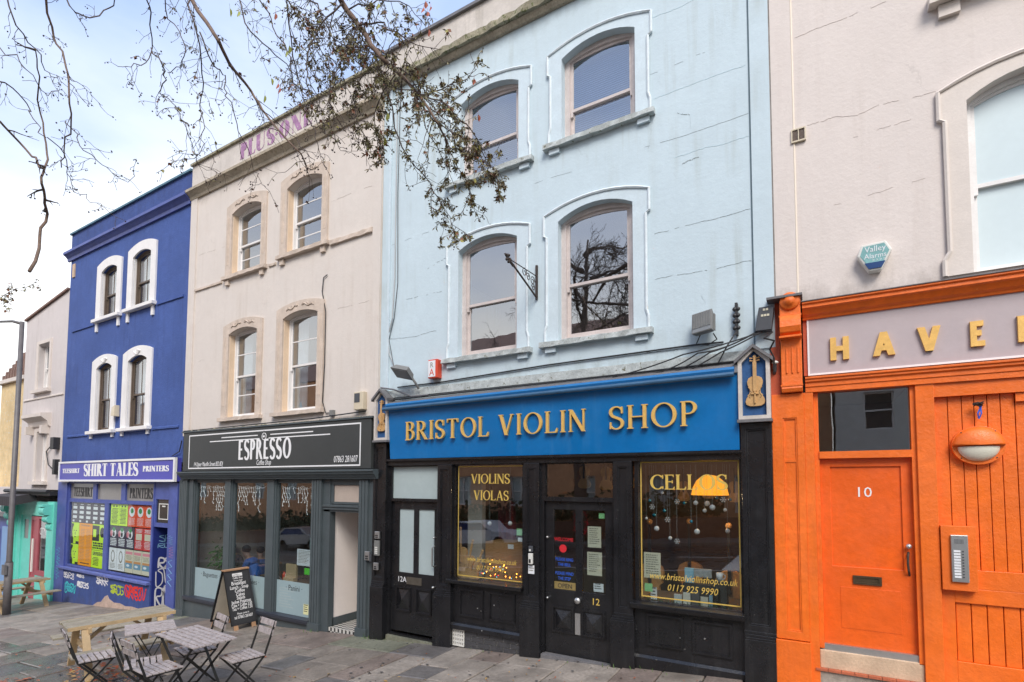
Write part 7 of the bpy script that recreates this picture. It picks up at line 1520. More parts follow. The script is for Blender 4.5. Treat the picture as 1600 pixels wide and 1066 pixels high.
def folding_table(label, x, y, rz, L, W, n, slats_along=True, h=0.72):
    t = thing('folding_table', label, 'table', (x, y, gz(x)), rz, 'slatted folding tables', local=True); rr = random.Random(int(L * 100))
    for i in range(n):
        w = W / n; yy = -W / 2 + w * (i + 0.5); MB().box(-L / 2, L / 2, yy - w * 0.39, yy + w * 0.39, h - 0.018, h + rr.uniform(-.001, .003)).build('slat', M['slat'], t, bevel=0.002)
    for s_ in (-1, 1): MB().box(s_ * (L / 2 - 0.10) - 0.015, s_ * (L / 2 - 0.10) + 0.015, -W / 2, W / 2, h - 0.04, h - 0.0185).build('cross_bar', M['chairiron'], t)
    for s_ in (-1, 1):
        for u in (-1, 1): MB().bar((s_ * (L / 2 - 0.10) , u * (W / 2 - 0.04), h - 0.035), (-s_ * (L / 2 - 0.12), u * (W / 2 - 0.04) * (0.9 if s_ > 0 else 0.8), 0.0), 0.012, 0.028, (0, 1, 0)).build('leg', M['chairiron'], t)
        MB().tube([(s_ * (L / 2 - 0.16), -(W / 2 - 0.05), 0.04), (s_ * (L / 2 - 0.16), (W / 2 - 0.05), 0.04)], 0.008, 5).build('stretcher', M['chairiron'], t)
    return t
folding_table('bleached slatted folding table in front of the chalkboard, larger of the two', -6.71, -2.88, radians(-4), 1.0, 0.52, 7)
folding_table('small square slatted folding table beside the foreground picnic table', -7.96, -2.80, radians(67), 0.57, 0.60, 7)

def make_chair(label, x, y, rz):
    t = thing('folding_chair', label, 'chair', (x, y, gz(x)), rz, 'slatted folding chairs round the tables', local=True)      # faces local +y
    for i in range(6): yy = -0.17 + i * 0.066; MB().box(-0.20, 0.20, yy - 0.026, yy + 0.026, 0.448, 0.46).build('seat_slat', M['slat'], t)
    for z, yy in ((0.80, -0.315), (0.70, -0.285)): MB().hexa([(-0.20, yy - 0.008, z - 0.035), (0.20, yy - 0.008, z - 0.035), (0.20, yy + 0.004, z - 0.035), (-0.20, yy + 0.004, z - 0.035), (-0.20, yy - 0.022, z + 0.035), (0.20, yy - 0.022, z + 0.035), (0.20, yy - 0.010, z + 0.035), (-0.20, yy - 0.010, z + 0.035)]).build('back_slat', M['slat'], t)
    for s_ in (-1, 1):
        MB().bar((s_ * 0.178, -0.335, 0.84), (s_ * 0.178, -0.20, 0.44), 0.010, 0.024, (0, 1, 0)).bar((s_ * 0.178, -0.20, 0.44), (s_ * 0.178, 0.20, 0.0), 0.010, 0.024, (0, 1, 0)).build('back_post', M['chairiron'], t)
        MB().bar((s_ * 0.160, 0.17, 0.44), (s_ * 0.160, -0.22, 0.0), 0.010, 0.022, (0, 1, 0)).build('leg', M['chairiron'], t)
        MB().box(s_ * 0.170 - 0.006, s_ * 0.170 + 0.006, -0.20, 0.18, 0.425, 0.447).build('seat_rail', M['chairiron'], t)
    MB().tube([(-0.178, 0.16, 0.045), (0.178, 0.16, 0.045)], 0.007, 5).build('stretcher', M['chairiron'], t); MB().tube([(-0.16, -0.185, 0.045), (0.16, -0.185, 0.045)], 0.007, 5).build('stretcher', M['chairiron'], t)
    return t
ch0 = make_chair('folding chair on the right of the larger folding table with its back to the shops', -6.19, -2.61, radians(172))
for lab, x, y, rz in (('folding chair behind the larger folding table below the chalkboard', -7.19, -2.62, radians(169)), ('nearest folding chair seen from behind at the left of the larger folding table', -6.70, -3.30, radians(-4)),
                      ('folding chair tucked just behind the nearest chair at the left', -7.16, -3.24, radians(-24)), ('leftmost folding chair standing before the picnic table', -8.17, -3.34, radians(-13))):
    c_ = copy_tree(ch0); c_['label'] = lab; c_.location = (x, y, gz(x)); c_.rotation_euler = (0, 0, rz)

# chalkboard
ab = thing('chalkboard_sign', 'black chalkboard A-frame with white chalk menu outside the coffee shop', 'chalkboard', (-10.0, -0.33, gz(-10.0)), 0, local=True)
W_, H_, S_ = 0.52, 1.12, 0.40
def leaf(s_):
    "one leaf hinged at the top; leans out along s_ * x"
    def pt(u, v, d=0.0):      # u across (y), v up the leaf 0..1, d outwards
        base = Vector((s_ * S_, 0, 0.0)); top = Vector((s_ * 0.03, 0, H_)); dr_ = (top - base); p = base + dr_ * v; nrm = Vector((s_ * dr_.z, 0, -s_ * dr_.x)).normalized(); nrm = nrm if nrm.x * s_ > 0 else -nrm
        return Vector((p.x, u, p.z)) + nrm * d
    def slab(u0, u1, v0, v1, d0, d1, nm, m, par):
        return MB().hexa([pt(u0, v0, d0), pt(u1, v0, d0), pt(u1, v0, d1), pt(u0, v0, d1), pt(u0, v1, d0), pt(u1, v1, d0), pt(u1, v1, d1), pt(u0, v1, d1)]).build(nm, m, par)
    fr = slab(-W_ / 2, W_ / 2, 0.10, 1.0, -0.022, -0.004, 'board', M['chalk'] if s_ > 0 else M['oldwood'], ab)
    for u0, u1, v0, v1 in ((-W_ / 2, -W_ / 2 + 0.03, 0.10, 1), (W_ / 2 - 0.03, W_ / 2, 0.10, 1), (-W_ / 2, W_ / 2, 0.10, 0.13), (-W_ / 2, W_ / 2, 0.975, 1.0)): slab(u0, u1, v0, v1, -0.024, 0.004, 'frame_rail', M['cable'], fr)
    for u in (-W_ / 2 + 0.04, W_ / 2 - 0.12): slab(u, u + 0.08, 0.0, 0.10, -0.022, 0.0, 'foot', M['footwood'], ab)
    return pt, fr
pt, fr = leaf(1); leaf(-1)
slab_in = MB().hexa([(0.02, -W_ / 2 + 0.01, 0.2), (0.06, -W_ / 2 + 0.01, 0.2), (0.06, -W_ / 2 + 0.03, 0.2), (0.02, -W_ / 2 + 0.03, 0.2), (0.0, -W_ / 2 + 0.01, 0.24), (0.04, -W_ / 2 + 0.01, 0.24), (0.04, -W_ / 2 + 0.03, 0.24), (0.0, -W_ / 2 + 0.03, 0.24)]).build('stay', M['oldwood'], ab)
MB().box(-0.05, 0.05, -W_ / 2, W_ / 2, H_ - 0.015, H_ + 0.012).build('top_edge', M['footwood'], ab)
def chalk(body, v, size, xs=0.85, shear=0.1, m=None):
    cu = bpy.data.curves.new('chalk', 'FONT'); cu.body = body; cu.size = size; cu.align_x = 'CENTER'; cu.shear = shear; cu.resolution_u = 2; cu.offset = size * 0.012
    o = bpy.data.objects.new('t', cu); col.objects.link(o); bpy.context.view_layer.update(); me = bpy.data.meshes.new_from_object(o.evaluated_get(bpy.context.evaluated_depsgraph_get())); bpy.data.objects.remove(o)
    Lh = math.hypot(H_, S_ - 0.03)
    for q in me.vertices: q.co = pt(q.co.x * xs, v + q.co.y / Lh, 0.0)
    me.materials.clear(); me.materials.append(m or M['chalkw']); link(bpy.data.objects.new('chalk_writing', me), fr)
MB().hexa([pt(-0.10, .885, -0.003), pt(0.10, .885, -0.003), pt(0.10, .885, 0.0), pt(-0.10, .885, 0.0), pt(-0.10, .935, -0.003), pt(0.10, .935, -0.003), pt(0.10, .935, 0.0), pt(-0.10, .935, 0.0)]).build('chalk_block', M['chalkw'], fr)
for body, v, s_, xs in (('Coffee Shop', .845, .05, .8), ('Home made', .805, .045, .8), ('Breakfast', .745, .10, .8), ('Lunch - Soup', .68, .095, .75), ('Coffee', .62, .095, .8), ('Cakes', .56, .09, .8), ('Salads', .505, .09, .8), ('Jacket Potatoes', .445, .088, .72), ('Cake + Coffee 2.50', .39, .085, .62), ('Tea + Coffee 1.50', .335, .085, .66), ('Please come in', .265, .05, .8), ('tel 07863 281607', .20, .08, .66)): chalk(body, v, s_, xs)
chalk('ESPRESSO', .892, .052, .8, 0, M['chalk'])

# ================================================================== weeds and leaves on the ground
rr = random.Random(31); mb = MB()
def tuft(x, y, n=14, h=0.06, sp=0.05):
    for k in range(n):
        a = rr.uniform(0, 2 * pi); b = Vector((x + rr.gauss(0, sp), y + rr.gauss(0, sp * 0.5), gz(x) - 0.02)); d = Vector((cos(a) * 0.03, sin(a) * 0.03, h * rr.uniform(0.4, 1.1))); s2 = Vector((-sin(a), cos(a), 0)) * 0.006
        mb.quad(b - s2, b + s2, b + d + s2 * 0.4, b + d - s2 * 0.4)
for x, n, h in ((-6.6, 26, .08), (-6.3, 18, .06), (-8.0, 22, .07), (-7.4, 10, .03), (-6.0, 24, .035), (-5.5, 20, .03), (-4.4, 8, .05), (-2.3, 14, .06), (-1.95, 10, .06), (-1.6, 8, .04), (-0.9, 6, .03), (-12.6, 8, .05), (-14.0, 14, .04), (-19.3, 16, .07), (-18.8, 10, .05), (-2.9, 6, .03)): tuft(x, -0.10, n, h, 0.10)
for _ in range(90):
    x = rr.uniform(-9, -0.8); tuft(x, -rr.random() ** 1.6 * 1.3 - 0.03, 3, 0.015, 0.03)
tag(mb.build('weeds', mat('weed_green', (0.10, 0.20, 0.03), 0.6, 0.4, 15)), 'small green weeds and moss in the joints at the foot of the shopfronts', 'weeds', kind='stuff')
def leafmesh(x, y, s_, z, m_):
    a = rr.uniform(0, 2 * pi); c = Vector((x, y, z)); u = Vector((cos(a), sin(a), rr.uniform(-.15, .3))) * s_; w = Vector((-sin(a), cos(a), rr.uniform(-.3, .3))) * s_ * 0.5
    m_.quad(c - u, c + w + Vector((0, 0, 0.006)), c + u, c - w + Vector((0, 0, 0.003)))
gm = MB()
for _ in range(260):
    x, y, q = rr.uniform(-14, -0.6), -rr.uniform(0.1, 4.2), rr.uniform(0.008, 0.022); n0 = len(gm.v); gm.v += [(x + q * cos(k * pi / 3) * 1.2, y + q * sin(k * pi / 3), gz(x) + 0.0145) for k in range(6)]; gm.f.append(tuple(n0 + k for k in range(6)))
tag(gm.build('gum_spots', mat('trodden_gum', (0.10, 0.095, 0.09), 0.8, 0.3, 10)), 'dark trodden gum spots scattered over the paving', 'gum', kind='stuff')
l1, l2, l3 = MB(), MB(), MB()
for _ in range(130):
    x = -8.9 + rr.gauss(0, .45); leafmesh(x, -2.95 + rr.gauss(0, .22), rr.uniform(.03, .05), gz(x) + 0.02 + rr.random() * 0.03, rr.choice([l1, l1, l2]))
for _ in range(190): x = rr.uniform(-12, -4); leafmesh(x, -rr.uniform(1.4, 4.0), rr.uniform(.015, .045), gz(x) + 0.016, rr.choice([l1, l2, l3, l3]))
for _ in range(60): x = rr.uniform(-6, -1.0); leafmesh(x, -rr.uniform(0.08, 1.2), rr.uniform(.012, .025), gz(x) + 0.014, rr.choice([l1, l2, l3]))
for _ in range(20): x = -9.9 + rr.gauss(0, .2); leafmesh(x, -3.6 + rr.gauss(0, .08), rr.uniform(.03, .05), gz(x) + 0.02, l1)
tag(l1.build('fallen_leaves', mat('fallen_red_leaf', (0.42, 0.11, 0.04), 0.5, 0.4, 20)), 'rust red fallen leaves drifted under the picnic table and over the paving', 'leaves', kind='stuff')
tag(l2.build('fallen_leaves', mat('fallen_tan_leaf', (0.42, 0.25, 0.08), 0.55, 0.4, 20)), 'tan fallen leaves scattered over the paving', 'leaves', kind='stuff')
tag(l3.build('fallen_leaves', mat('fallen_dark_leaf', (0.06, 0.04, 0.03), 0.5, 0.4, 20)), 'dark wet fallen leaves scattered over the paving', 'leaves', kind='stuff')

# ================================================================== the tree
rt = random.Random(17)
tr = thing('plane_tree', 'bare winter tree with seed cones whose twigs hang across the top left', 'tree', (3.6, -9.3, gz(3.6)))
MB().tube([(3.6, -9.3, gz(3.6) - 0.1), (3.6, -9.3, -1.5), (3.4, -9.25, 1.0), (2.5, -9.2, 3.5), (0.6, -9.0, 6.0)], [0.36, 0.28, 0.25, 0.22, 0.18], 14).build('trunk', M['bark'], tr, True)
TW = [MB() for _ in range(4)]; LF, LY, LR_, CN = MB(), MB(), MB(), MB(); leaves_big = []
def jit(P, amp, sub=3):
    Q = []
    for a, b in zip(P[:-1], P[1:]):
        a = Vector(a); b = Vector(b); L = (b - a).length
        for k in range(sub): u = k / sub; Q.append(a.lerp(b, u) + (Vector((rt.uniform(-1, 1), rt.uniform(-1, 1), rt.uniform(-1, 1))) * amp * L if k else Vector()))
    Q.append(Vector(P[-1])); return Q
def twig(p, d, L, r, lvl, leafy, mbx, droop=0.25, cones=0.3):
    n = max(4, int(L / 0.06)); P = [Vector(p)]; d = d.normalized(); step = L / n
    for i in range(n):
        d = (d + Vector((rt.uniform(-1, 1), rt.uniform(-1, 1), rt.uniform(-1, 1))) * 0.42 + Vector((0, 0, -droop * 0.35))).normalized(); P.append(P[-1] + d * step)
    mbx.tube(P, [max(0.0016, r * (1 - 0.7 * i / n)) for i in range(n + 1)], 4, False)
    if lvl > 0:
        for i in range(1, n):
            if rt.random() < 0.5: 
                dd_ = (P[i] - P[i - 1]).normalized(); s_ = Vector((rt.uniform(-1, 1), rt.uniform(-1, 1), rt.uniform(-1, 0.6))); twig(P[i], dd_ * 0.5 + s_, L * rt.uniform(0.25, 0.55), r * 0.55, lvl - 1, leafy, mbx, droop, cones)
    if rt.random() < cones:
        for k in range(rt.randint(1, 2)): CN.ball(P[-1] + Vector((rt.uniform(-.02, .02), rt.uniform(-.02, .02), rt.uniform(-.02, .01))), rt.uniform(0.004, 0.0075), 5, 4)
    if leafy > 0:
        for q in P[1:]:
            if rt.random() < leafy:
                for k in range(rt.randint(2, 4)): blade(q)
def blade(q):
    u = Vector((rt.uniform(-.7, .7), rt.uniform(-.7, .7), rt.uniform(-1.2, 0.1))).normalized() * rt.uniform(0.026, 0.048); w = u.cross(Vector((rt.uniform(-1, 1), rt.uniform(-1, 1), rt.uniform(-1, 1)))).normalized() * 0.0052
    if rt.random() < 0.10: u *= 0.8; w *= 2.6; (LR_ if rt.random() < 0.6 else LY).quad(q, q + u * 0.5 + w, q + u, q + u * 0.5 - w); return
    LF.quad(q, q + u * 0.5 + w, q + u, q + u * 0.5 - w)
def bigleaf(px, py, dist, m, s_=0.03):
    c = far(px, py, dist); u = Vector((rt.uniform(-.3, .3), rt.uniform(-.3, .3), -1)).normalized() * s_; w = u.cross(Vector((0.3 * rt.uniform(-1, 1), 1, 0))).normalized() * s_ * 0.55; q = Vector((0, 0.006, 0))
    mb = MB(); P = [c - u, c - u * 0.4 + w * 0.9, c + u * 0.2 + w, c + u, c + u * 0.2 - w, c - u * 0.4 - w * 0.9]; n = len(mb.v); mb.v += [tuple(P[0]), tuple(P[1] + q), tuple(P[2] + q), tuple(P[3]), tuple(P[4] + q), tuple(P[5] + q)]; mb.f += [(0, 1, 2, 3), (0, 3, 4, 5)]
    mb.tube([c - u, c - u * 1.7 + Vector((0, 0, 0.01))], 0.0012, 3); mb.build('leaf', m, tr)
def branch(px, dist, r0, r1, tw=0.0, L=0.3, lvl=1, leafy=0.0, mat_='bark', droop=0.3, cones=0.3, amp=0.06, n=4, extend=True, wob=0.25):
    K = len(px); P = [far(p[0], p[1], dist + wob * sin(i * 1.3 + px[0][0])) for i, p in enumerate(px)]
    P = jit(P, amp, 3); R_ = [r0 + (r1 - r0) * i / (len(P) - 1) for i in range(len(P))]
    MB().tube(P, R_, 7).build('branch', M[mat_], tr, True)
    if tw:
        for i in range(1, len(P)):
            f_ = tw * (1.7 if leafy < 0.3 else 1.15); k = int(f_) + (1 if rt.random() < f_ - int(f_) else 0)
            for _ in range(k):
                d = (P[i] - P[i - 1]).normalized(); s_ = Vector((rt.uniform(-1, 1), rt.uniform(-1, 1), rt.uniform(-1, 0.7)))
                twig(P[i - 1].lerp(P[i], rt.random()), d * 0.6 + s_, L * rt.uniform(0.4, 1.2), max(r1, 0.003) * 0.8, lvl, leafy, TW[n % 4], droop, cones)
    return P
D1 = 4.4
# far left drooping branches
branch([(62, -60), (72, 0), (84, 59), (103, 105), (108, 150), (111, 190), (100, 235), (96, 262)], D1, 0.010, 0.004, 0.25, 0.25, 1, 0, 'barklight', cones=0.6, n=0)
branch([(10, -40), (25, 40), (55, 76), (70, 110), (90, 122), (96, 130)], D1, 0.006, 0.002, 0.35, 0.2, 1, 0, n=0, cones=0.7)
branch([(55, 76), (62, 120), (63, 177), (72, 225), (70, 262), (65, 287), (70, 310), (74, 334), (62, 370), (46, 424)], D1, 0.004, 0.013, 0.15, 0.2, 1, 0, 'barklight', n=0, cones=0.5, amp=0.04)
branch([(-20, 180), (0, 190), (30, 222), (50, 245), (66, 263)], D1, 0.009, 0.008, 0.1, 0.2, 1, 0, 'barklight', n=0)
branch([(-20, 115), (20, 138), (42, 162), (52, 186), (72, 215)], D1, 0.006, 0.003, 0.2, 0.2, 1, 0, n=0)
branch([(-30, 50), (0, 75), (30, 95), (58, 130), (75, 150), (96, 140)], D1 + .2, 0.005, 0.002, 0.25, 0.2, 1, 0, n=0, cones=0.5)
branch([(103, 190), (120, 215), (130, 235), (160, 258), (175, 270), (200, 285), (208, 272)], D1, 0.004, 0.0018, 0.35, 0.22, 1, 0, n=0, cones=0.7)
branch([(74, 215), (100, 240), (104, 270), (115, 300), (135, 310), (158, 322)], D1, 0.004, 0.0018, 0.35, 0.2, 1, 0, n=0, cones=0.7)
branch([(106, 112), (120, 128), (140, 145), (160, 165)], D1, 0.003, 0.0016, 0.5, 0.14, 0, 0, n=0, cones=1.0)
branch([(-15, 475), (5, 462), (20, 455), (40, 450)], D1 + 1, 0.004, 0.002, 1.0, 0.16, 1, 0.6, n=0, cones=0.3)
# middle branches, high up
branch([(92, -20), (118, 20), (140, 28), (172, 12), (180, -8)], D1, 0.006, 0.004, 0.3, 0.2, 1, 0.0, n=1, cones=0.6)
branch([(225, -20), (236, 20), (238, 75), (228, 98), (205, 105), (184, 104)], D1 + .1, 0.006, 0.002, 0.35, 0.25, 1, 0.05, n=1, cones=0.6)
branch([(236, 75), (255, 105), (260, 125), (248, 145), (268, 160), (280, 175), (292, 205), (300, 235), (310, 258), (345, 275)], D1 + .1, 0.005, 0.0018, 0.45, 0.25, 1, 0.12, n=1, cones=0.5)
branch([(258, -20), (262, 30), (282, 52), (290, 80), (282, 105), (262, 113)], D1 + .3, 0.005, 0.003, 0.3, 0.22, 1, 0.05, n=1, cones=0.5)
branch([(292, -20), (302, 30), (312, 70), (318, 130), (312, 165), (320, 200), (312, 240), (285, 258)], D1 + .2, 0.007, 0.002, 0.6, 0.28, 1, 0.2, n=1, cones=0.5)
branch([(290, -30), (302, 4), (322, 34), (342, 65), (360, 103), (392, 142), (410, 172), (448, 218), (470, 240), (480, 262)], D1, 0.019, 0.004, 0.45, 0.35, 1, 0.08, 'barklight', n=1, cones=0.5, amp=0.02)
branch([(312, 50), (325, 85), (340, 108), (352, 118), (350, 138), (362, 160), (372, 205), (390, 240), (396, 268), (408, 285), (415, 292)], D1 + .2, 0.006, 0.0018, 0.4, 0.25, 1, 0.05, n=1, cones=0.4)
branch([(400, 155), (408, 172), (440, 198), (462, 215), (478, 235), (492, 250), (488, 262)], D1, 0.004, 0.0016, 0.4, 0.2, 1, 0.0, n=1, cones=0.3)
branch([(445, -20), (455, 60), (468, 130), (478, 180), (492, 215), (502, 245), (508, 262)], D1 + .2, 0.006, 0.0018, 0.4, 0.25, 1, 0.05, n=2, cones=0.4)
branch([(480, 185), (500, 200), (515, 212), (530, 232), (545, 240), (562, 232)], D1 + .2, 0.004, 0.0014, 0.3, 0.14, 1, 0.0, n=2, cones=0.1)
branch([(360, -20), (378, 10), (392, 50), (420, 75), (448, 100), (470, 130), (480, 150)], D1 + .4, 0.007, 0.003, 0.5, 0.3, 1, 0.1, n=2, cones=0.5)
branch([(390, -20), (420, 20), (432, 55), (455, 90), (458, 130), (480, 140), (500, 152), (520, 150)], D1 + .3, 0.006, 0.002, 0.6, 0.3, 1, 0.25, n=2, cones=0.5)
# the leafy bough
PB = branch([(515, -40), (535, 5), (560, 40), (580, 72), (603, 97), (620, 112), (636, 127), (655, 150), (670, 170), (685, 195), (700, 225)], D1 - .4, 0.024, 0.006, 0.9, 0.35, 2, 0.45, 'barklight', n=2, cones=0.45, amp=0.02)
for (pts, r, tw, L, lf) in [([(585, 75), (600, 130), (615, 180), (628, 230), (650, 262), (672, 285), (690, 320), (705, 350), (735, 372)], 0.007, 1.0, 0.20, 0.75),
                            ([(636, 127), (662, 150), (700, 165), (730, 195), (752, 235), (765, 275)], 0.007, 1.2, 0.22, 0.75), ([(655, 150), (690, 140), (720, 128), (745, 108)], 0.006, 1.0, 0.2, 0.7),
                            ([(700, 225), (715, 262), (735, 300), (742, 330)], 0.005, 1.3, 0.17, 0.8), ([(620, 112), (600, 140), (585, 180), (590, 225), (602, 250)], 0.005, 0.9, 0.2, 0.5), ([(560, 40), (590, 35), (620, 50), (650, 70), (690, 78)], 0.007, 1.1, 0.28, 0.55),
                            ([(545, 15), (590, 0), (640, 10), (665, 40)], 0.006, 1.0, 0.28, 0.5), ([(535, 5), (500, 40), (480, 90), (478, 130), (500, 170)], 0.007, 0.9, 0.28, 0.4), ([(560, 40), (540, 80), (520, 120), (515, 160), (535, 200)], 0.006, 1.0, 0.26, 0.4),
                            ([(603, 97), (570, 115), (552, 150), (560, 195), (578, 225)], 0.005, 1.0, 0.22, 0.45), ([(480, -10), (500, 20), (520, 60), (550, 80), (575, 100)], 0.006, 1.1, 0.3, 0.4), ([(685, 195), (720, 215), (745, 240), (770, 262), (778, 290)], 0.004, 1.2, 0.16, 0.8), ([(645, 140), (665, 200), (690, 245), (710, 290)], 0.005, 1.0, 0.2, 0.7), ([(440, -10), (470, 30), (500, 75), (530, 105)], 0.005, 1.0, 0.3, 0.3), ([(600, 95), (640, 118), (690, 190), (735, 240)], 0.006, 1.1, 0.2, 0.7)]:
    branch(pts, D1 - .4 + rt.uniform(-.25, .25), r, 0.0018, tw * 1.4, L, 2, lf * 0.62, n=3, cones=0.45, wob=0.15)
for n_, mbx in enumerate(TW): tag(mbx.build('twigs', M['bark'], tr), kind='stuff')
tag(LF.build('small_leaves', M['leafg'], tr), kind='stuff'); tag(LR_.build('rusty_leaves', mat('brown_rust_leaf', (0.26, 0.10, 0.045), 0.6, 0.35, 14), tr), kind='stuff'); tag(LY.build('yellowing_leaves', mat('dull_yellow_leaf', (0.34, 0.30, 0.07), 0.6, 0.3, 14), tr), kind='stuff'); tag(CN.build('seed_cones', M['cone'], tr), kind='stuff')
for px, py in ((605, 183), (601, 222), (425, 128), (413, 155), (452, 78), (447, 85), (575, 290 - 60), (560, 88), (590, 10), (360, 20), (372, 22)): bigleaf(px, py, D1 - .35, M['leafy'], 0.032)
for px, py in ((665, 8), (672, 14), (660, 16), (668, 22), (592, 245), (589, 240), (594, 208), (740, 128), (520, 78), (551, 78), (433, 135), (670, 52), (748, 185), (430, 26), (436, 182 - 40)): bigleaf(px, py, D1 - .38, M['leafr'], 0.028)
# limbs out of frame that carry the hanging branches
def limb(P, R_, name='limb'): return MB().tube(jit([Vector(p) for p in P], 0.03, 3), [R_[0] + (R_[1] - R_[0]) * i / ((len(P) - 1) * 3) for i in range((len(P) - 1) * 3 + 1)], 8).build(name, M['bark'], tr, True)
top1 = far(515, -40, D1 - .4); top2 = far(290, -30, D1); top3 = far(62, -60, D1); top4 = far(440, -30, D1 + .2)
hub = Vector((0.6, -9.0, 6.0)); a1 = Vector((-1.2, -6.6, 5.6))
limb([hub, (0.0, -8.2, 6.1), a1, top1 + Vector((0.4, -0.3, 0.35)), top1], (0.13, 0.028)); limb([a1, top4 + Vector((0.3, -0.5, 0.5)), (top2 + top4) / 2 + Vector((0.1, -.2, .4)), top2], (0.07, 0.02)); limb([(0.0, -8.2, 6.1), (-2.0, -7.4, 5.6), (-3.8, -6.6, 4.6), top3 + Vector((0.1, -0.3, 0.4)), top3], (0.08, 0.012)); limb([hub, (0.8, -9.5, 8.0), (1.5, -9.6, 9.5)], (0.14, 0.05)); limb([hub, (1.8, -9.6, 7.2), (3.4, -10.0, 8.4)], (0.12, 0.04)); limb([(2.5, -9.2, 3.5), (-0.2, -10.2, 5.2), (-2.6, -11.0, 7.0), (-3.8, -11.4, 8.6)], (0.12, 0.03))
TB = MB()
for (base, d, L, n_) in ((Vector((1.5, -9.6, 9.3)), Vector((0, 0, 1)), 2.2, 5), (Vector((3.4, -10, 8.3)), Vector((1, -.2, .6)), 2.0, 5), (Vector((-3.6, -11.3, 8.3)), Vector((-.6, -.2, 1)), 2.2, 6), (Vector((-2.2, -10.8, 6.6)), Vector((-1, 0, .3)), 1.8, 5), (Vector((1.8, -9.6, 7.2)), Vector((.3, -.5, 1)), 1.8, 4), (Vector((0.8, -9.5, 8)), Vector((-1, .1, .6)), 2.0, 5)):
    for k in range(n_):
        def grow(p, d_, L_, r, lv):
            P = [p]; d_ = d_.normalized()
            for i in range(6): d_ = (d_ + Vector((rt.uniform(-1, 1), rt.uniform(-1, 1), rt.uniform(-1, 1))) * 0.25).normalized(); P.append(P[-1] + d_ * L_ / 6)
            TB.tube(P, [r * (1 - i / 8) for i in range(7)], 4, False)
            if lv: 
                for i in range(2, 7): grow(P[i], d_ + Vector((rt.uniform(-1, 1), rt.uniform(-1, 1), rt.uniform(-1, 1))) * 0.9, L_ * 0.5, r * 0.5, lv - 1)
        grow(base, d + Vector((rt.uniform(-.6, .6), rt.uniform(-.6, .6), rt.uniform(-.3, .5))), L * rt.uniform(0.7, 1), 0.03, 3)
tag(TB.build('crown_twigs', M['bark'], tr), kind='stuff')

# a second tree over the road, mirrored in the upper windows
t2 = thing('street_tree', 'large bare street tree across the road, mirrored in the upper windows', 'tree', (-10.5, -17.9, gz(-10.5)))
MB().tube([(-10.5, -17.9, gz(-10.5) - 0.1), (-10.4, -17.9, 0), (-10.6, -17.8, 3.0), (-10.3, -17.7, 6.0), (-10.2, -17.8, 9.0), (-10.0, -17.8, 12.5)], [0.4, 0.3, 0.26, 0.2, 0.13, 0.05], 12).build('trunk', M['bark'], t2, True)
T2 = MB(); r2 = random.Random(77)
def grow2(p, d_, L_, r, lv):
    P = [Vector(p)]; d_ = d_.normalized()
    for i in range(6): d_ = (d_ + Vector((r2.uniform(-1, 1), r2.uniform(-1, 1), r2.uniform(-1, 1))) * 0.28).normalized(); P.append(P[-1] + d_ * L_ / 6)
    if lv == 4: MB().tube(P, [r * (1 - i / 9) for i in range(7)], 6).build('limb', M['bark'], t2, True)
    else: T2.tube(P, [max(0.006, r * (1 - i / 9)) for i in range(7)], 3, False)
    if lv:
        for i in range(2, 7):
            for _ in range(1): grow2(P[i], d_ + Vector((r2.uniform(-1, 1), r2.uniform(-1, 1), r2.uniform(-1, 1))) * 0.95, L_ * 0.55, r * 0.5, lv - 1)
for k in range(11):
    a = k * 2.4; z = 3.2 + k * 0.85; grow2((-10.5 + 0.03 * k, -17.8, z), Vector((cos(a), sin(a) * 0.7, 0.7)), 4.2 - 0.2 * k, 0.10, 4)
tag(T2.build('twigs', M['bark'], t2), kind='stuff')

# ================================================================== the far side of the street (seen in the glass)
ob = thing('brick_building', 'long orange brown brick building across the street mirrored in shop glass', 'building', (-14, -21, gz(-14)))
obm = mat('orange_brown_brickwork', (0.70, 0.37, 0.20), 0.85, 0.15, 2, 0.3); n, l = obm.node_tree.nodes, obm.node_tree.links
holes = [rect(x, x + 1.3, z, z + 1.8) for x in [-58.2 + i * 4.2 for i in range(14)] for z in (-1.4, 1.7, 4.7)]
MB().fill(rect(-62, 0.5, gz(-62) - 1, 8.0), holes, -21.0, -20.7).build('wall', obm, ob); B(-36, 0.5, -28, -21.01, gz(-36) - 1, 8.0).build('inner_mass', M['interior'], ob) if 0 else B(-62, 0.5, -24, -21.4, gz(-62) - 1, 7.5).build('inner_mass', M['cable'], ob)
for h in holes:
    x, z = h[0]; f = MB().fill(rect(x, x + 1.3, z, z + 1.8), [rect(x + .08, x + .61, z + .08, z + .86), rect(x + .69, x + 1.22, z + .08, z + .86), rect(x + .08, x + .61, z + .94, z + 1.72), rect(x + .69, x + 1.22, z + .94, z + 1.72)], -20.95, -20.85).build('window', M['whitewood'], ob); B(x + .08, x + 1.22, -20.94, -20.93, z + .08, z + 1.72).build('pane', M['frost'], f)
MB().hexa([(-62.3, -28, 8.0), (0.8, -28, 8.0), (0.8, -20.5, 8.0), (-62.3, -20.5, 8.0), (-62.3, -25, 10.5), (0.8, -25, 10.5), (0.8, -24.5, 10.5), (-62.3, -24.5, 10.5)]).build('roof', M['rooftile'], ob)
wb2 = thing('white_building', 'white rendered building across the street mirrored over door ten', 'building', (6, -18, gz(6))); holes = [rect(x, x + 1.0, z, z + 1.5) for x in (1.6, 4.8, 8.0) for z in (-1.0, 2.2, 5.0)]
MB().fill(rect(0.6, 14, -3, 8.5), holes, -19.0, -18.7).build('wall', mat('white_render', (0.6, 0.6, 0.58), 0.8, 0.08, 2), wb2); B(0.6, 14, -24, -19.3, -3, 8.4).build('inner_mass', M['cable'], wb2)
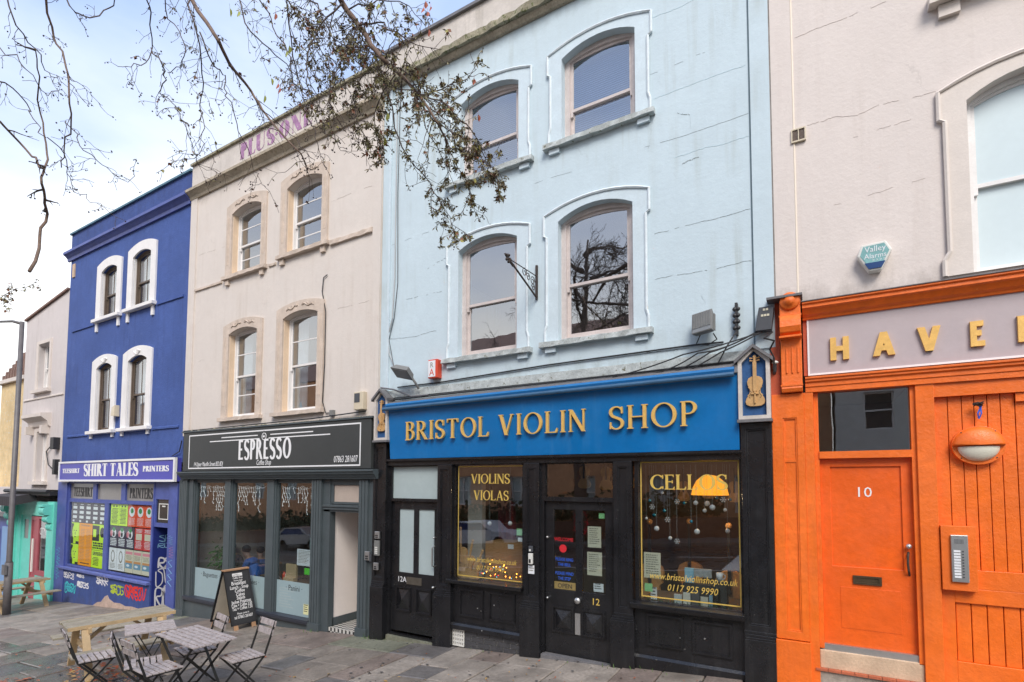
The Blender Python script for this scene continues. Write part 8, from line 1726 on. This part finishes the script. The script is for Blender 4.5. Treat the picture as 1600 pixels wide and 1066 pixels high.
for h in holes: x, z = h[0]; f = MB().fill(rect(x, x + 1, z, z + 1.5), [rect(x + .06, x + .94, z + .06, z + .72), rect(x + .06, x + .94, z + .78, z + 1.44)], -18.95, -18.85).build('window', M['whitewood'], wb2); B(x + .06, x + .94, -18.94, -18.93, z + .06, z + 1.44).build('pane', M['cable'], f)
gw = tag(slope_sheet(-60, 0, -19.3, -19.0, 0.9, 1.2).build('garden_wall', mat('dark_brick_wall', (0.16, 0.08, 0.06), 0.9, 0.3, 6)), 'low dark brick garden wall across the street', 'wall')
hg = MB(); rr = random.Random(44)
for i in range(5200):
    x = rr.uniform(-56, -4); c = Vector((x, -19.9 + rr.gauss(0, .25), gz(x) + 1.0 + abs(rr.gauss(0.3, .45)))); a = Vector((rr.uniform(-1, 1), rr.uniform(-1, 1), rr.uniform(-1, 1))).normalized() * 0.16; b = a.cross(Vector((rr.random(), 1, rr.random()))).normalized() * 0.09; hg.quad(c - a, c + b, c + a, c - b)
tag(hg.build('hedge', mat('dark_hedge_leaf', (0.035, 0.06, 0.02), 0.7, 0.4, 3)), 'dark clipped hedge behind the low wall across the street', 'hedge', kind='stuff')
def car(label, x, y, m, L=4.2):
    t = thing('parked_car', label, 'car', (x, y, gz(x) - 0.16), 0, 'cars parked across the street', local=True)
    prof = [(-L / 2, 0.35), (L / 2, 0.35), (L / 2 + 0.02, 0.7), (L / 2 - 0.2, 0.85), (L * 0.22, 0.95), (L * 0.10, 1.36), (-L * 0.28, 1.40), (-L * 0.44, 0.98), (-L / 2, 0.9)]
    MB().fill(prof, [[(-L * 0.38, 0.98), (L * 0.17, 0.98), (L * 0.07, 1.30), (-L * 0.26, 1.33)]], -0.82, 0.82).build('body', m, t, bevel=0.05); MB().fill([(-L * 0.38, 0.98), (L * 0.17, 0.98), (L * 0.07, 1.30), (-L * 0.26, 1.33)], [], -0.78, 0.78).build('window', M['aldk'], t)
    for sx in (-L * 0.31, L * 0.31):
        for sy in (-0.8, 0.66): MB().lathe([(0.32, 0), (0.32, 0.16)], (sx, sy, 0.32), 16, 'y').build('wheel', M['cable'], t)
    for sy in (-0.6, 0.6): MB().ball((L / 2, sy, 0.68), 0.09, 8, 6).build('headlight', M['paperw'], t)
    t.rotation_euler = (0, math.atan(-0.0669), 0)
car('white car parked across the street, seen only in the glass', -14.6, -15.6, M['paperw']); car('silver car parked across the street, seen only in the glass', -28, -15.6, mat('silver_paint', (0.4, 0.41, 0.43), 0.3, 0, metal=0.5))
bpy.context.view_layer.update()
print('objects', len(bpy.data.objects), 'tris', sum(len(p.vertices) - 2 for o in bpy.data.objects if o.type == 'MESH' for p in o.data.polygons))
